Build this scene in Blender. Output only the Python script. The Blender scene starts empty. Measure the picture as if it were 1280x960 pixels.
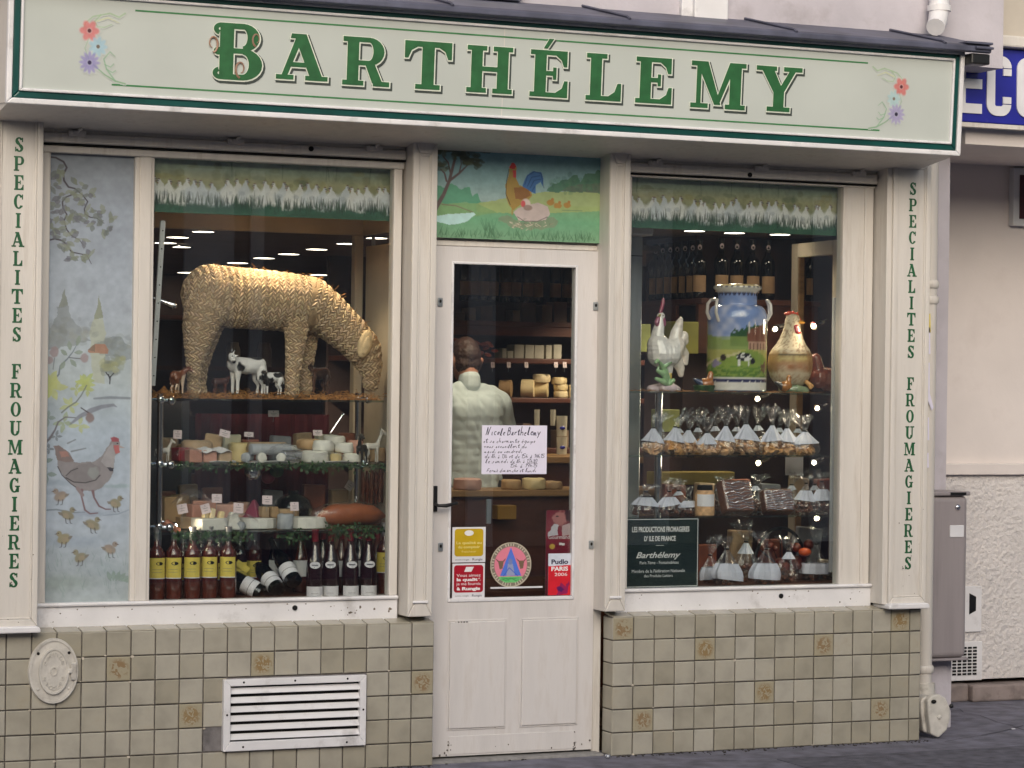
import bpy, math, random
import numpy as np
from mathutils import Vector, Matrix
random.seed(7); rng = np.random.default_rng(7)
S = bpy.context.scene
COL = S.collection
R_ = math.radians

# ------------------------------------------------------------------ camera
FPX = 3184.7                                   # focal length in pixels of a 1280 px wide picture
CAM = Vector((-2.37476, -10.90966, 1.78014))
def _rot(a, b, c):
    ca, sa, cb, sb, cc, sc = math.cos(a), math.sin(a), math.cos(b), math.sin(b), math.cos(c), math.sin(c)
    return (Matrix(((ca, -sa, 0), (sa, ca, 0), (0, 0, 1))) @ Matrix(((1, 0, 0), (0, cb, -sb), (0, sb, cb)))
            @ Matrix(((cc, 0, sc), (0, 1, 0), (-sc, 0, cc))))
CR = _rot(R_(-23.42935), R_(-0.08072), R_(-0.76650))
cam = bpy.data.cameras.new('camera'); camo = bpy.data.objects.new('camera', cam); COL.objects.link(camo)
r_, f_, u_ = CR.col[0], CR.col[1], CR.col[2]
camo.matrix_world = Matrix(((r_[0], u_[0], -f_[0], CAM[0]), (r_[1], u_[1], -f_[1], CAM[1]), (r_[2], u_[2], -f_[2], CAM[2]), (0, 0, 0, 1)))
cam.sensor_fit = 'HORIZONTAL'; cam.sensor_width = 36; cam.lens = FPX / 1280 * 36
cam.clip_start = 0.1; cam.clip_end = 600
S.camera = camo
def pt(u, v, y):
    """the point of the vertical plane y = const that a measurement (u, v) on the survey picture refers to"""
    d = CR @ Vector(((u - 640) / FPX, 1, -(v - 480) / FPX)); s = (y - CAM[1]) / d[1]
    p = CAM + d * s
    return p[0], p[2]
def mpp(u, y):                                 # metres per survey pixel at a spot
    a = pt(u, 400, y); b = pt(u, 500, y); return (a[1] - b[1]) / 100

# ------------------------------------------------------------------ sky, sun, exposure
SUN_EL, SUN_AZ = R_(24), R_(200)               # azimuth: direction towards the sun, clockwise from +y
W = bpy.data.worlds.new('World'); S.world = W; W.use_nodes = True
nt = W.node_tree; nt.nodes.clear()
sky = nt.nodes.new('ShaderNodeTexSky'); sky.sky_type = 'NISHITA'; sky.sun_disc = False
sky.sun_elevation = SUN_EL; sky.sun_rotation = SUN_AZ; sky.air_density = 1.2; sky.dust_density = 4.0; sky.ozone_density = 1.0
bg = nt.nodes.new('ShaderNodeBackground'); bg.inputs['Strength'].default_value = 0.065
wo = nt.nodes.new('ShaderNodeOutputWorld')
nt.links.new(sky.outputs[0], bg.inputs[0]); nt.links.new(bg.outputs[0], wo.inputs[0])
sl = bpy.data.lights.new('sun', 'SUN'); sl.energy = 1.5; sl.angle = R_(60); sl.color = (1.0, 0.97, 0.94)
so = bpy.data.objects.new('sun', sl); COL.objects.link(so)
sd = Vector((math.sin(SUN_AZ) * math.cos(SUN_EL), math.cos(SUN_AZ) * math.cos(SUN_EL), math.sin(SUN_EL)))
so.rotation_euler = (-sd).to_track_quat('-Z', 'Y').to_euler(); so.location = (0, -8, 14)
S.view_settings.view_transform = 'Standard'; S.view_settings.look = 'None'
S.view_settings.exposure = 0.75; S.view_settings.gamma = 1.0; S.view_settings.use_curve_mapping = False
S.render.engine = 'CYCLES'
try:
    S.cycles.use_denoising = True; S.cycles.denoiser = 'OPENIMAGEDENOISE'
    S.cycles.max_bounces = 10; S.cycles.transparent_max_bounces = 24; S.cycles.glossy_bounces = 4
    S.cycles.caustics_reflective = False; S.cycles.caustics_refractive = False
    S.cycles.sample_clamp_indirect = 4.0
except Exception: pass

# ------------------------------------------------------------------ materials
def lin(c):
    return tuple((x / 255 / 12.92 if x / 255 <= 0.04045 else ((x / 255 + 0.055) / 1.055) ** 2.4) for x in c)
def _new(name):
    m = bpy.data.materials.new(name); m.use_nodes = True
    n = m.node_tree.nodes; l = m.node_tree.links
    return m, n, l, n['Principled BSDF']
def M(name, rgb, rough=.5, var=.10, scale=6, bump=.0, bscale=60, metal=0, coat=0, rnd=0., tint=None, spec=.5, stain=None, stain_amt=.0, stain_scale=3, aniso=None, bdist=.004):
    """painted / solid stuff: base colour varied by two noises, fine relief, optional stains and per-object variation"""
    m, n, l, p = _new(name)
    tc = n.new('ShaderNodeTexCoord'); nz = n.new('ShaderNodeTexNoise'); nz.inputs['Scale'].default_value = scale; nz.inputs['Detail'].default_value = 5
    src = tc.outputs['Object']
    if rnd or aniso:
        oi = n.new('ShaderNodeObjectInfo'); mp = n.new('ShaderNodeMapping'); 
        if aniso: mp.inputs['Scale'].default_value = aniso
        cx = n.new('ShaderNodeCombineXYZ'); mul = n.new('ShaderNodeMath'); mul.operation = 'MULTIPLY'; mul.inputs[1].default_value = 37.0
        l.new(oi.outputs['Random'], mul.inputs[0]); l.new(mul.outputs[0], cx.inputs[0]); l.new(mul.outputs[0], cx.inputs[1])
        l.new(tc.outputs['Object'], mp.inputs['Vector']); l.new(cx.outputs[0], mp.inputs['Location']); src = mp.outputs[0]
    l.new(src, nz.inputs['Vector'])
    c = lin(rgb); t = lin(tint) if tint else tuple(x * (1 - 2.2 * var) for x in c)
    cr = n.new('ShaderNodeMix'); cr.data_type = 'RGBA'
    cr.inputs[6].default_value = (*t, 1); cr.inputs[7].default_value = (*[min(1, x * (1 + var)) for x in c], 1)
    mr = n.new('ShaderNodeMapRange'); mr.inputs[1].default_value = .3; mr.inputs[2].default_value = .68
    l.new(nz.outputs[0], mr.inputs[0]); l.new(mr.outputs[0], cr.inputs[0])
    out = cr.outputs[2]
    if rnd:
        hs = n.new('ShaderNodeHueSaturation'); mr2 = n.new('ShaderNodeMapRange')
        mr2.inputs[3].default_value = 1 - rnd; mr2.inputs[4].default_value = 1 + rnd
        l.new(oi.outputs['Random'], mr2.inputs[0]); l.new(mr2.outputs[0], hs.inputs['Value']); l.new(out, hs.inputs['Color'])
        mr3 = n.new('ShaderNodeMapRange'); mr3.inputs[3].default_value = 1.15; mr3.inputs[4].default_value = .85
        l.new(oi.outputs['Random'], mr3.inputs[0]); l.new(mr3.outputs[0], hs.inputs['Saturation']); out = hs.outputs[0]
    if stain:
        n2 = n.new('ShaderNodeTexNoise'); n2.inputs['Scale'].default_value = stain_scale; n2.inputs['Detail'].default_value = 8; n2.inputs['Roughness'].default_value = .65
        l.new(src, n2.inputs['Vector'])
        m4 = n.new('ShaderNodeMapRange'); m4.inputs[1].default_value = .54; m4.inputs[2].default_value = .72; m4.inputs[4].default_value = stain_amt
        l.new(n2.outputs[0], m4.inputs[0])
        c2 = n.new('ShaderNodeMix'); c2.data_type = 'RGBA'; c2.inputs[7].default_value = (*lin(stain), 1)
        l.new(m4.outputs[0], c2.inputs[0]); l.new(out, c2.inputs[6]); out = c2.outputs[2]
    l.new(out, p.inputs['Base Color'])
    p.inputs['Roughness'].default_value = rough; p.inputs['Metallic'].default_value = metal
    p.inputs['Coat Weight'].default_value = coat; p.inputs['Coat Roughness'].default_value = .06
    p.inputs['Specular IOR Level'].default_value = spec
    if bump:
        b = n.new('ShaderNodeBump'); b.inputs['Strength'].default_value = bump; b.inputs['Distance'].default_value = bdist
        n3 = n.new('ShaderNodeTexNoise'); n3.inputs['Scale'].default_value = bscale; n3.inputs['Detail'].default_value = 4
        l.new(src, n3.inputs['Vector']); l.new(n3.outputs[0], b.inputs['Height']); l.new(b.outputs[0], p.inputs['Normal'])
    return m
def MC(name, rough=.5, coat=0, bump=0, bscale=80, var=.12, scale=25):
    """colour carried by the mesh itself (paintings, glazed pottery), broken up by a fine noise"""
    m, n, l, p = _new(name)
    a = n.new('ShaderNodeAttribute'); a.attribute_name = 'Col'
    nz = n.new('ShaderNodeTexNoise'); nz.inputs['Scale'].default_value = scale; nz.inputs['Detail'].default_value = 6
    tc = n.new('ShaderNodeTexCoord'); l.new(tc.outputs['Object'], nz.inputs['Vector'])
    mr = n.new('ShaderNodeMapRange'); mr.inputs[1].default_value = .3; mr.inputs[2].default_value = .7; mr.inputs[3].default_value = 1 - var; mr.inputs[4].default_value = 1 + var
    l.new(nz.outputs[0], mr.inputs[0])
    vm = n.new('ShaderNodeVectorMath'); vm.operation = 'SCALE'; l.new(a.outputs['Color'], vm.inputs[0]); l.new(mr.outputs[0], vm.inputs['Scale'])
    l.new(vm.outputs[0], p.inputs['Base Color']); p.inputs['Roughness'].default_value = rough
    p.inputs['Coat Weight'].default_value = coat; p.inputs['Coat Roughness'].default_value = .05
    if bump:
        b = n.new('ShaderNodeBump'); b.inputs['Strength'].default_value = bump; b.inputs['Distance'].default_value = .003
        n3 = n.new('ShaderNodeTexNoise'); n3.inputs['Scale'].default_value = bscale
        l.new(tc.outputs['Object'], n3.inputs['Vector']); l.new(n3.outputs[0], b.inputs['Height']); l.new(b.outputs[0], p.inputs['Normal'])
    return m
def MG(name, tint=(1, 1, 1), f0=.045, refl=(1, 1, 1), rough=.0, wav=.0, film=0.):
    """thin clear sheet: what is behind shows through, Fresnel reflection on top, optional creased film"""
    m, n, l, p = _new(name); n.remove(p)
    out = n['Material Output']; t = n.new('ShaderNodeBsdfTransparent'); t.inputs[0].default_value = (*tint, 1)
    g = n.new('ShaderNodeBsdfGlossy'); g.inputs['Roughness'].default_value = rough; g.inputs[0].default_value = (*refl, 1)
    lw = n.new('ShaderNodeLayerWeight'); lw.inputs[0].default_value = .5
    pw = n.new('ShaderNodeMath'); pw.operation = 'POWER'; pw.inputs[1].default_value = 5
    mr = n.new('ShaderNodeMapRange'); mr.inputs[3].default_value = f0; mr.inputs[4].default_value = .9
    l.new(lw.outputs['Facing'], pw.inputs[0]); l.new(pw.outputs[0], mr.inputs[0])
    mx = n.new('ShaderNodeMixShader'); fac = mr.outputs[0]
    if wav:
        b = n.new('ShaderNodeBump'); b.inputs['Strength'].default_value = wav; b.inputs['Distance'].default_value = .01
        nz = n.new('ShaderNodeTexNoise'); nz.inputs['Scale'].default_value = 22 if film else 1.5; nz.inputs['Detail'].default_value = 3
        tc = n.new('ShaderNodeTexCoord'); l.new(tc.outputs['Object'], nz.inputs['Vector'])
        l.new(nz.outputs[0], b.inputs['Height']); l.new(b.outputs[0], g.inputs['Normal'])
        if film: l.new(b.outputs[0], lw.inputs['Normal'])
    l.new(fac, mx.inputs[0]); l.new(t.outputs[0], mx.inputs[1]); l.new(g.outputs[0], mx.inputs[2])
    last = mx.outputs[0]
    if film:
        d = n.new('ShaderNodeBsdfDiffuse'); d.inputs[0].default_value = (.75, .75, .78, 1)
        m2 = n.new('ShaderNodeMixShader'); m2.inputs[0].default_value = film
        l.new(last, m2.inputs[1]); l.new(d.outputs[0], m2.inputs[2]); last = m2.outputs[0]
    l.new(last, out.inputs[0])
    return m
def ME(name, rgb, strength):
    m, n, l, p = _new(name); n.remove(p)
    e = n.new('ShaderNodeEmission'); e.inputs[0].default_value = (*rgb, 1); e.inputs[1].default_value = strength
    l.new(e.outputs[0], n['Material Output'].inputs[0]); return m

m_cream = M('cream_painted_wood', (212, 207, 200), .42, .05, 3, .25, 30, stain=(158, 146, 132), stain_amt=.5, stain_scale=3.0, aniso=(5, 5, .5))
m_white = M('white_painted_wood', (226, 225, 227), .4, .05, 4, .25, 40, stain=(140, 134, 130), stain_amt=.55, stain_scale=6)
m_door = M('door_cream_paint', (213, 209, 207), .4, .04, 3, .2, 40, stain=(176, 166, 156), stain_amt=.45, stain_scale=3, aniso=(4, 4, .6))
m_sign = M('sign_panel_paint', (188, 194, 189), .35, .03, 2, .05, 30)
m_green = M('dark_green_gloss_paint', (20, 74, 70), .3, .12, 6, .1, 40)
m_letter = M('green_letter_paint', (44, 100, 58), .4, .1, 20)
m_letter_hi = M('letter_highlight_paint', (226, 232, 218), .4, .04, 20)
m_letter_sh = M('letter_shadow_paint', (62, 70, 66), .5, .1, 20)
m_letter2 = M('dark_green_letter_paint', (34, 92, 58), .4, .14, 30)
m_line = M('green_pinstripe_paint', (64, 128, 78), .4, .1, 20)
m_zinc = M('weathered_zinc_sheet', (92, 94, 112), .5, .16, 5, .25, 12, metal=.3, stain=(58, 58, 66), stain_amt=.6, stain_scale=4)
m_slot = M('grimy_slot', (96, 84, 72), .8, .2, 20)
m_tile = M('beige_glazed_tile', (166, 161, 147), .22, .08, 9, .25, 22, rnd=.11, stain=(130, 116, 90), stain_amt=.25, stain_scale=9)
m_grout = M('dark_grout', (104, 98, 94), .9, .2, 40, .4, 120)
m_plaster = M('lilac_grey_plaster', (190, 185, 192), .85, .07, 3, .6, 45, stain=(130, 120, 118), stain_amt=.35, stain_scale=4)
m_rough = M('rough_cast_render', (212, 207, 205), .9, .06, 3, 1.0, 34, stain=(160, 150, 140), stain_amt=.25, bdist=.02)
m_panelw = M('beige_cladding_panel', (220, 212, 208), .6, .04, 2, .25, 60, stain=(196, 186, 182), stain_amt=.5, stain_scale=2)
m_asphalt = M('worn_asphalt', (112, 111, 124), .85, .2, 9, 1.0, 160, stain=(130, 130, 140), stain_amt=.7, stain_scale=3.5)
m_road = M('road_asphalt', (66, 66, 70), .9, .14, 6, .7, 120)
m_kerb = M('granite_kerb', (140, 138, 136), .8, .12, 30, .4, 80)
m_grey = M('grey_metal_cabinet', (146, 139, 141), .45, .05, 3, .08, 40, aniso=(6, 6, .4), stain=(120, 114, 116), stain_amt=.5, stain_scale=3)
m_iron = M('painted_cast_iron', (200, 196, 188), .5, .08, 20, .3, 70, stain=(120, 110, 100), stain_amt=.5, stain_scale=14)
m_blue = M('blue_enamel', (42, 46, 150), .25, .1, 3, stain=(150, 150, 190), stain_amt=.25, stain_scale=2)
m_enamel = M('white_enamel', (222, 222, 226), .3, .06, 6)
m_black = M('black_metal', (28, 28, 30), .35, .2, 12, .1)
m_dark = M('black_gap', (14, 13, 14), .9, .2, 12)
m_chrome = M('chrome', (215, 216, 222), .12, .04, 4, metal=1)
m_steel = M('brushed_steel', (170, 176, 180), .3, .08, 3, metal=.7, aniso=(8, 8, .6))
m_alu = M('white_perforated_rail', (210, 212, 214), .35, .05, 5)
m_glass = MG('window_glass', (.93, .95, .94), .08, wav=.02)
m_shelf = MG('shelf_glass', (.80, .88, .84), .06)
m_film = MG('clear_cellophane', (.96, .96, .97), .06, rough=.10, wav=1.0, film=.02)
m_foil = M('crumpled_foil', (205, 208, 216), .25, .1, 30, 1.0, 60, metal=.8)
m_paper = M('white_paper', (232, 230, 236), .6, .04, 10)
m_hood = M('bluish_paper_hood', (206, 209, 224), .6, .06, 14, .5, 25)
m_lilac = M('lilac_white_paper', (226, 222, 240), .6, .03, 6)
m_tag = M('pink_white_price_card', (226, 208, 212), .6, .05, 20)
m_ink = M('dark_ink', (46, 40, 70), .6, .1, 30)
m_inkg = M('grey_print', (120, 118, 120), .6, .1, 30)
m_wtext = M('white_print', (232, 232, 232), .5, .05, 30)
m_paint = MC('glass_painting', .35, coat=.6, var=.08, scale=30)
m_paintm = MC('painted_board', .45, coat=.25, var=.08, scale=30)
m_print = MC('printed_sheet', .4, coat=.2, var=.04, scale=30)
m_glaze = MC('glazed_pottery', .16, coat=.8, bump=.1, bscale=40, var=.08)
m_matte = MC('semi_matt_pottery', .62, coat=.0, bump=.3, bscale=60, var=.1)
m_hide = MC('painted_resin', .35, coat=.3, bump=.2, bscale=70, var=.08)
m_wine_y = M('yellow_wine_label', (226, 205, 96), .5, .05, 30)
m_rose = M('rose_wine_glass', (96, 42, 30), .08, .2, 8, coat=1.0)
m_red = M('red_wine_glass', (44, 14, 20), .08, .2, 8, coat=1.0)
m_blackglass = M('black_bottle_glass', (13, 14, 14), .08, .2, 8, coat=1.0)
m_caps = M('silver_capsule', (176, 172, 174), .3, .1, 10, metal=.6)
m_capr = M('red_capsule', (120, 20, 36), .3, .1, 10)
m_wood = M('reddish_shelf_wood', (92, 50, 34), .5, .15, 4, .2, 30, aniso=(.5, 6, 6))
m_wood2 = M('light_wood_board', (150, 116, 76), .5, .15, 5, .2, 30, aniso=(.5, 6, 6))
m_inner = M('inner_cream_frame', (205, 192, 172), .5, .08, 5, .1)
m_wall = M('dark_brown_interior_wall', (80, 60, 55), .8, .2, 2)
m_ceil = M('shop_ceiling', (116, 102, 98), .8, .1, 2)
m_floor = M('brown_shop_floor', (70, 54, 44), .5, .15, 5)
m_lamp = ME('lit_downlight', (1, .86, .66), 8)
m_bulb = ME('lit_halogen_bulb', (1, .84, .55), 22)
m_straw = M('golden_straw', (176, 122, 62), .7, .35, 60)
m_green_leaf = M('dark_green_garland', (46, 76, 34), .6, .35, 40)
m_crimson = M('crimson_cloth', (92, 20, 34), .8, .25, 4, .3, 20)
m_rope = M('plaited_natural_rope', (205, 172, 122), .75, .16, 40, .5, 220, stain=(120, 86, 52), stain_amt=.45, stain_scale=30)
m_ropec = MC('plaited_rope_colours', .75, bump=.5, bscale=260, var=.14, scale=120)
m_rope2 = M('pale_rope_ear', (215, 190, 150), .75, .1, 40, .4, 200)
def cheese_mat(name, rgb, rough=.6, bump=.5, st=(150, 140, 120), sa=.3): return M(name, rgb, rough, .08, 20, bump, 60, rnd=.06, stain=st, stain_amt=sa, stain_scale=20)
m_ch_white = cheese_mat('white_bloomy_rind', (222, 220, 212))
m_ch_ash = cheese_mat('ash_grey_rind', (168, 172, 178), .7, .8, (110, 110, 115), .5)
m_ch_pale = cheese_mat('pale_cut_cheese', (226, 206, 160), .45, .2)
m_ch_pink = cheese_mat('pink_orange_rind', (204, 156, 140), .5, .4, (150, 90, 80), .4)
m_ch_tan = cheese_mat('tan_rind', (186, 156, 120), .6, .6, (130, 92, 60), .5)
m_ch_purple = cheese_mat('plum_wax', (140, 52, 78), .4, .2, (90, 30, 50), .3)
m_ch_orange = cheese_mat('orange_smoked', (170, 100, 66), .5, .4, (120, 50, 30), .5)
m_biscuit = M('golden_biscuit', (216, 166, 112), .7, .18, 40, .6, 90, rnd=.15)
m_choc = M('brown_spice_loaf', (112, 66, 44), .6, .2, 20, .8, 40)
m_mirror_pale = M('pale_mirror_pier', (236, 234, 234), .8, .06, 2)
m_facade = M('opposite_facade_stone', (172, 169, 168), .85, .15, 2)
m_facade2 = M('upper_facade_stone', (186, 178, 166), .85, .1, 2)
m_windark = M('dark_window', (30, 32, 36), .15, .2, 2)

# ------------------------------------------------------------------ mesh helpers
ORG = {}
def origin(o): return ORG.get(o.name, Vector((0, 0, 0))) if o else Vector((0, 0, 0))
def link(o, parent=None):
    COL.objects.link(o)
    if parent: o.parent = parent
    return o
def thing(name, label, cat, loc=(0, 0, 0), group=None):
    o = bpy.data.objects.new(name, None); link(o); o.empty_display_size = .1
    o.location = loc; ORG[o.name] = Vector(loc)
    o['label'] = label; o['category'] = cat
    if group: o['group'] = group
    return o
def tag(o, label, cat, group=None):
    o['label'] = label; o['category'] = cat
    if group: o['group'] = group
    return o
class MB:
    def __init__(s): s.v = []; s.f = []; s.m = []; s.c = []; s.col = None; s.mi = 0
    def add(s, vs, fs):
        o = len(s.v); s.v += [tuple(x) for x in vs]; s.f += [tuple(i + o for i in f) for f in fs]
        s.m += [s.mi] * len(fs)
        s.c += [s.col or (.5, .5, .5)] * len(vs)
        return s
    def box(s, x0, x1, y0, y1, z0, z1):
        return s.add([(x0, y0, z0), (x1, y0, z0), (x1, y1, z0), (x0, y1, z0), (x0, y0, z1), (x1, y0, z1), (x1, y1, z1), (x0, y1, z1)],
                     [(0, 3, 2, 1), (4, 5, 6, 7), (0, 1, 5, 4), (1, 2, 6, 5), (2, 3, 7, 6), (3, 0, 4, 7)])
    def obox(s, c, sz, rot):
        x, y, z = [q / 2 for q in sz]; m = Matrix(rot) if not isinstance(rot, Matrix) else rot
        vs = [Vector(c) + m @ Vector((a * x, b * y, d * z)) for d in (-1, 1) for a, b in ((-1, -1), (1, -1), (1, 1), (-1, 1))]
        return s.add(vs, [(0, 3, 2, 1), (4, 5, 6, 7), (0, 1, 5, 4), (1, 2, 6, 5), (2, 3, 7, 6), (3, 0, 4, 7)])
    def prism(s, p, y0, y1):
        n = len(p); a = sum(p[i][0] * p[(i + 1) % n][1] - p[(i + 1) % n][0] * p[i][1] for i in range(n))
        if a < 0: p = p[::-1]
        vs = [(x, y0, z) for x, z in p] + [(x, y1, z) for x, z in p]
        return s.add(vs, [tuple(range(n)), tuple(range(2 * n - 1, n - 1, -1))] + [(i + n, (i + 1) % n + n, (i + 1) % n, i)[::1] for i in range(n)])
    def frame(s, x0, x1, z0, z1, w, y0, y1):
        l, r, b, t = w if isinstance(w, (tuple, list)) else (w,) * 4
        s.prism([(x0, z0), (x1, z0), (x1 - r, z0 + b), (x0 + l, z0 + b)], y0, y1)
        s.prism([(x1, z0), (x1, z1), (x1 - r, z1 - t), (x1 - r, z0 + b)], y0, y1)
        s.prism([(x1, z1), (x0, z1), (x0 + l, z1 - t), (x1 - r, z1 - t)], y0, y1)
        return s.prism([(x0, z1), (x0, z0), (x0 + l, z0 + b), (x0 + l, z1 - t)], y0, y1)
    def lathe(s, c, prof, n=24, a0=0, a1=2 * math.pi, sx=1, sy=1, cap=True):
        full = abs(a1 - a0 - 2 * math.pi) < 1e-6; k = n if full else n + 1
        vs = []
        for r, z in prof:
            for i in range(k):
                a = a0 + (a1 - a0) * i / n; vs.append((c[0] + sx * r * math.cos(a), c[1] + sy * r * math.sin(a), c[2] + z))
        fs = [(j * k + i, j * k + (i + 1) % k, (j + 1) * k + (i + 1) % k, (j + 1) * k + i) for j in range(len(prof) - 1) for i in range(n)]
        s.add(vs, fs); o = len(s.v) - len(vs)
        if full and cap:
            for j, rev in ((0, True), (len(prof) - 1, False)):
                if prof[j][0] > 1e-5:
                    ring = [o + j * k + i for i in range(k)]; s.f.append(tuple(ring[::-1] if rev else ring)); s.m.append(s.mi)
        return s
    def tube(s, pts, rad, n=8):
        pts = [Vector(p) for p in pts]; rad = rad if isinstance(rad, (list, tuple)) else [rad] * len(pts)
        vs = []; up = None
        for i, p in enumerate(pts):
            d = (pts[min(i + 1, len(pts) - 1)] - pts[max(i - 1, 0)]).normalized()
            if up is None: up = d.orthogonal().normalized()
            else: up = (up - d * up.dot(d)).normalized()
            w = d.cross(up)
            vs += [p + (up * math.cos(2 * math.pi * k / n) + w * math.sin(2 * math.pi * k / n)) * rad[i] for k in range(n)]
        m = len(pts)
        fs = [(i * n + k, i * n + (k + 1) % n, (i + 1) * n + (k + 1) % n, (i + 1) * n + k) for i in range(m - 1) for k in range(n)]
        fs += [tuple(range(n))[::-1], tuple(range((m - 1) * n, m * n))]
        return s.add(vs, fs)
    def ell(s, c, r, n=14, m=9, rot=None):
        r = r if isinstance(r, (tuple, list)) else (r, r, r)
        vs = [(0, 0, -1)] + [(math.sin(math.pi * j / m) * math.cos(2 * math.pi * i / n), math.sin(math.pi * j / m) * math.sin(2 * math.pi * i / n), -math.cos(math.pi * j / m)) for j in range(1, m) for i in range(n)] + [(0, 0, 1)]
        vs = [Vector((a[0] * r[0], a[1] * r[1], a[2] * r[2])) for a in vs]
        if rot is not None: vs = [rot @ a for a in vs]
        vs = [Vector(c) + a for a in vs]
        fs = [(0, 1 + (i + 1) % n, 1 + i) for i in range(n)]
        fs += [(1 + (j - 1) * n + i, 1 + (j - 1) * n + (i + 1) % n, 1 + j * n + (i + 1) % n, 1 + j * n + i) for j in range(1, m - 1) for i in range(n)]
        L = len(vs) - 1; fs += [(L, 1 + (m - 2) * n + i, 1 + (m - 2) * n + (i + 1) % n) for i in range(n)]
        return s.add(vs, fs)
    def mesh(s, name, o=Vector((0, 0, 0))):
        me = bpy.data.meshes.new(name); me.from_pydata([(a[0] - o[0], a[1] - o[1], a[2] - o[2]) for a in s.v], [], s.f)
        if any(c != (.5, .5, .5) for c in s.c):
            at = me.color_attributes.new('Col', 'FLOAT_COLOR', 'POINT'); at.data.foreach_set('color', np.array([(*c, 1) for c in s.c], dtype=np.float32).ravel())
        me.polygons.foreach_set('material_index', s.m); me.update(); return me
    def build(s, name, mat, parent=None, bevel=0, smooth=False, label=None, seg=2):
        me = s.mesh(name, origin(parent))
        for q in (mat if isinstance(mat, (list, tuple)) else [mat]): me.materials.append(q)
        if smooth: me.polygons.foreach_set('use_smooth', [True] * len(me.polygons))
        o = bpy.data.objects.new(name, me); link(o, parent); ORG[o.name] = origin(parent)
        if bevel:
            b = o.modifiers.new('bevel', 'BEVEL'); b.width = bevel; b.segments = seg; b.limit_method = 'ANGLE'; b.angle_limit = R_(35)
        if smooth:
            e = o.modifiers.new('edges', 'EDGE_SPLIT'); e.split_angle = R_(42)
        if label: o['label'] = label
        return o
def structure(o): o['kind'] = 'structure'; return o
def stuff(o): o['kind'] = 'stuff'; return o
def own(name, mb, mat, label, cat, group=None, bevel=0, smooth=False):       # a thing that is one mesh, origin at its base
    v = np.array(mb.v); o = Vector(((v[:, 0].min() + v[:, 0].max()) / 2, (v[:, 1].min() + v[:, 1].max()) / 2, v[:, 2].min()))
    e = bpy.data.objects.new('tmp', None); ORG['tmp'] = o
    me = mb.mesh(name, o)
    for q in (mat if isinstance(mat, (list, tuple)) else [mat]): me.materials.append(q)
    if smooth: me.polygons.foreach_set('use_smooth', [True] * len(me.polygons))
    ob = bpy.data.objects.new(name, me); link(ob); ob.location = o; ORG[ob.name] = o
    bpy.data.objects.remove(e)
    if bevel:
        b = ob.modifiers.new('bevel', 'BEVEL'); b.width = bevel; b.segments = 2; b.limit_method = 'ANGLE'; b.angle_limit = R_(35)
    if smooth:
        e = ob.modifiers.new('edges', 'EDGE_SPLIT'); e.split_angle = R_(42)
    return tag(ob, label, cat, group)
def copy_tree(o, loc=None, parent=None):
    c = o.copy(); link(c)
    if parent: c.parent = parent
    if loc is not None: c.location = loc
    for ch in o.children: copy_tree(ch, None, c)
    return c
def text(s, x, z, y, h, mat, parent, name='lettering', shear=0, xs=1., align='CENTER', thick=.0006, bold=0):
    cu = bpy.data.curves.new('t', 'FONT'); cu.body = s; cu.size = h / .72; cu.shear = shear; cu.extrude = thick; cu.align_x = align
    cu.offset = bold; cu.resolution_u = 3
    to = bpy.data.objects.new('t', cu); COL.objects.link(to)
    me = bpy.data.meshes.new_from_object(to.evaluated_get(bpy.context.evaluated_depsgraph_get()))
    bpy.data.objects.remove(to); bpy.data.curves.remove(cu)
    o = origin(parent); mm = Matrix(((xs, 0, 0, x - o[0]), (0, 0, -1, y - o[1]), (0, 1, 0, z - o[2]), (0, 0, 0, 1)))
    me.transform(mm); me.name = name; me.materials.clear(); me.materials.append(mat)
    return link(bpy.data.objects.new(name, me), parent)
def blob(chains, voxel, sm=2, step=.35):
    """one continuous surface round chains of (x, y, z, radius)"""
    b = MB()
    for ch in chains:
        for (p, q) in zip(ch, ch[1:] if len(ch) > 1 else ch):
            p = np.array(p); q = np.array(q); L = np.linalg.norm(q[:3] - p[:3]); n = max(1, int(L / (step * min(p[3], q[3]) + 1e-6)))
            for i in range(n + 1):
                t = i / n; a = p + (q - p) * t; b.ell(a[:3], float(a[3]), 12, 8)
    me = b.mesh('blob'); o = bpy.data.objects.new('blob', me); COL.objects.link(o)
    m = o.modifiers.new('r', 'REMESH'); m.mode = 'VOXEL'; m.voxel_size = voxel; m.use_smooth_shade = True
    if sm: k = o.modifiers.new('s', 'SMOOTH'); k.iterations = sm; k.factor = .5
    res = bpy.data.meshes.new_from_object(o.evaluated_get(bpy.context.evaluated_depsgraph_get()))
    bpy.data.objects.remove(o); bpy.data.meshes.remove(me)
    return res
def verts(me):
    a = np.empty(len(me.vertices) * 3, np.float32); me.vertices.foreach_get('co', a); return a.reshape(-1, 3)
def setcol(me, c):
    at = me.color_attributes.new('Col', 'FLOAT_COLOR', 'POINT'); c = np.concatenate([c, np.ones((len(c), 1))], 1)
    at.data.foreach_set('color', c.astype(np.float32).ravel())
def addmesh(name, me, mat, parent=None):
    o0 = origin(parent); v = verts(me) - np.array(o0, np.float32); me.vertices.foreach_set('co', v.ravel()); me.update()
    me.materials.clear(); me.materials.append(mat); me.name = name
    me.polygons.foreach_set('use_smooth', [True] * len(me.polygons))
    o = bpy.data.objects.new(name, me); link(o, parent); ORG[o.name] = o0; return o
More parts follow.
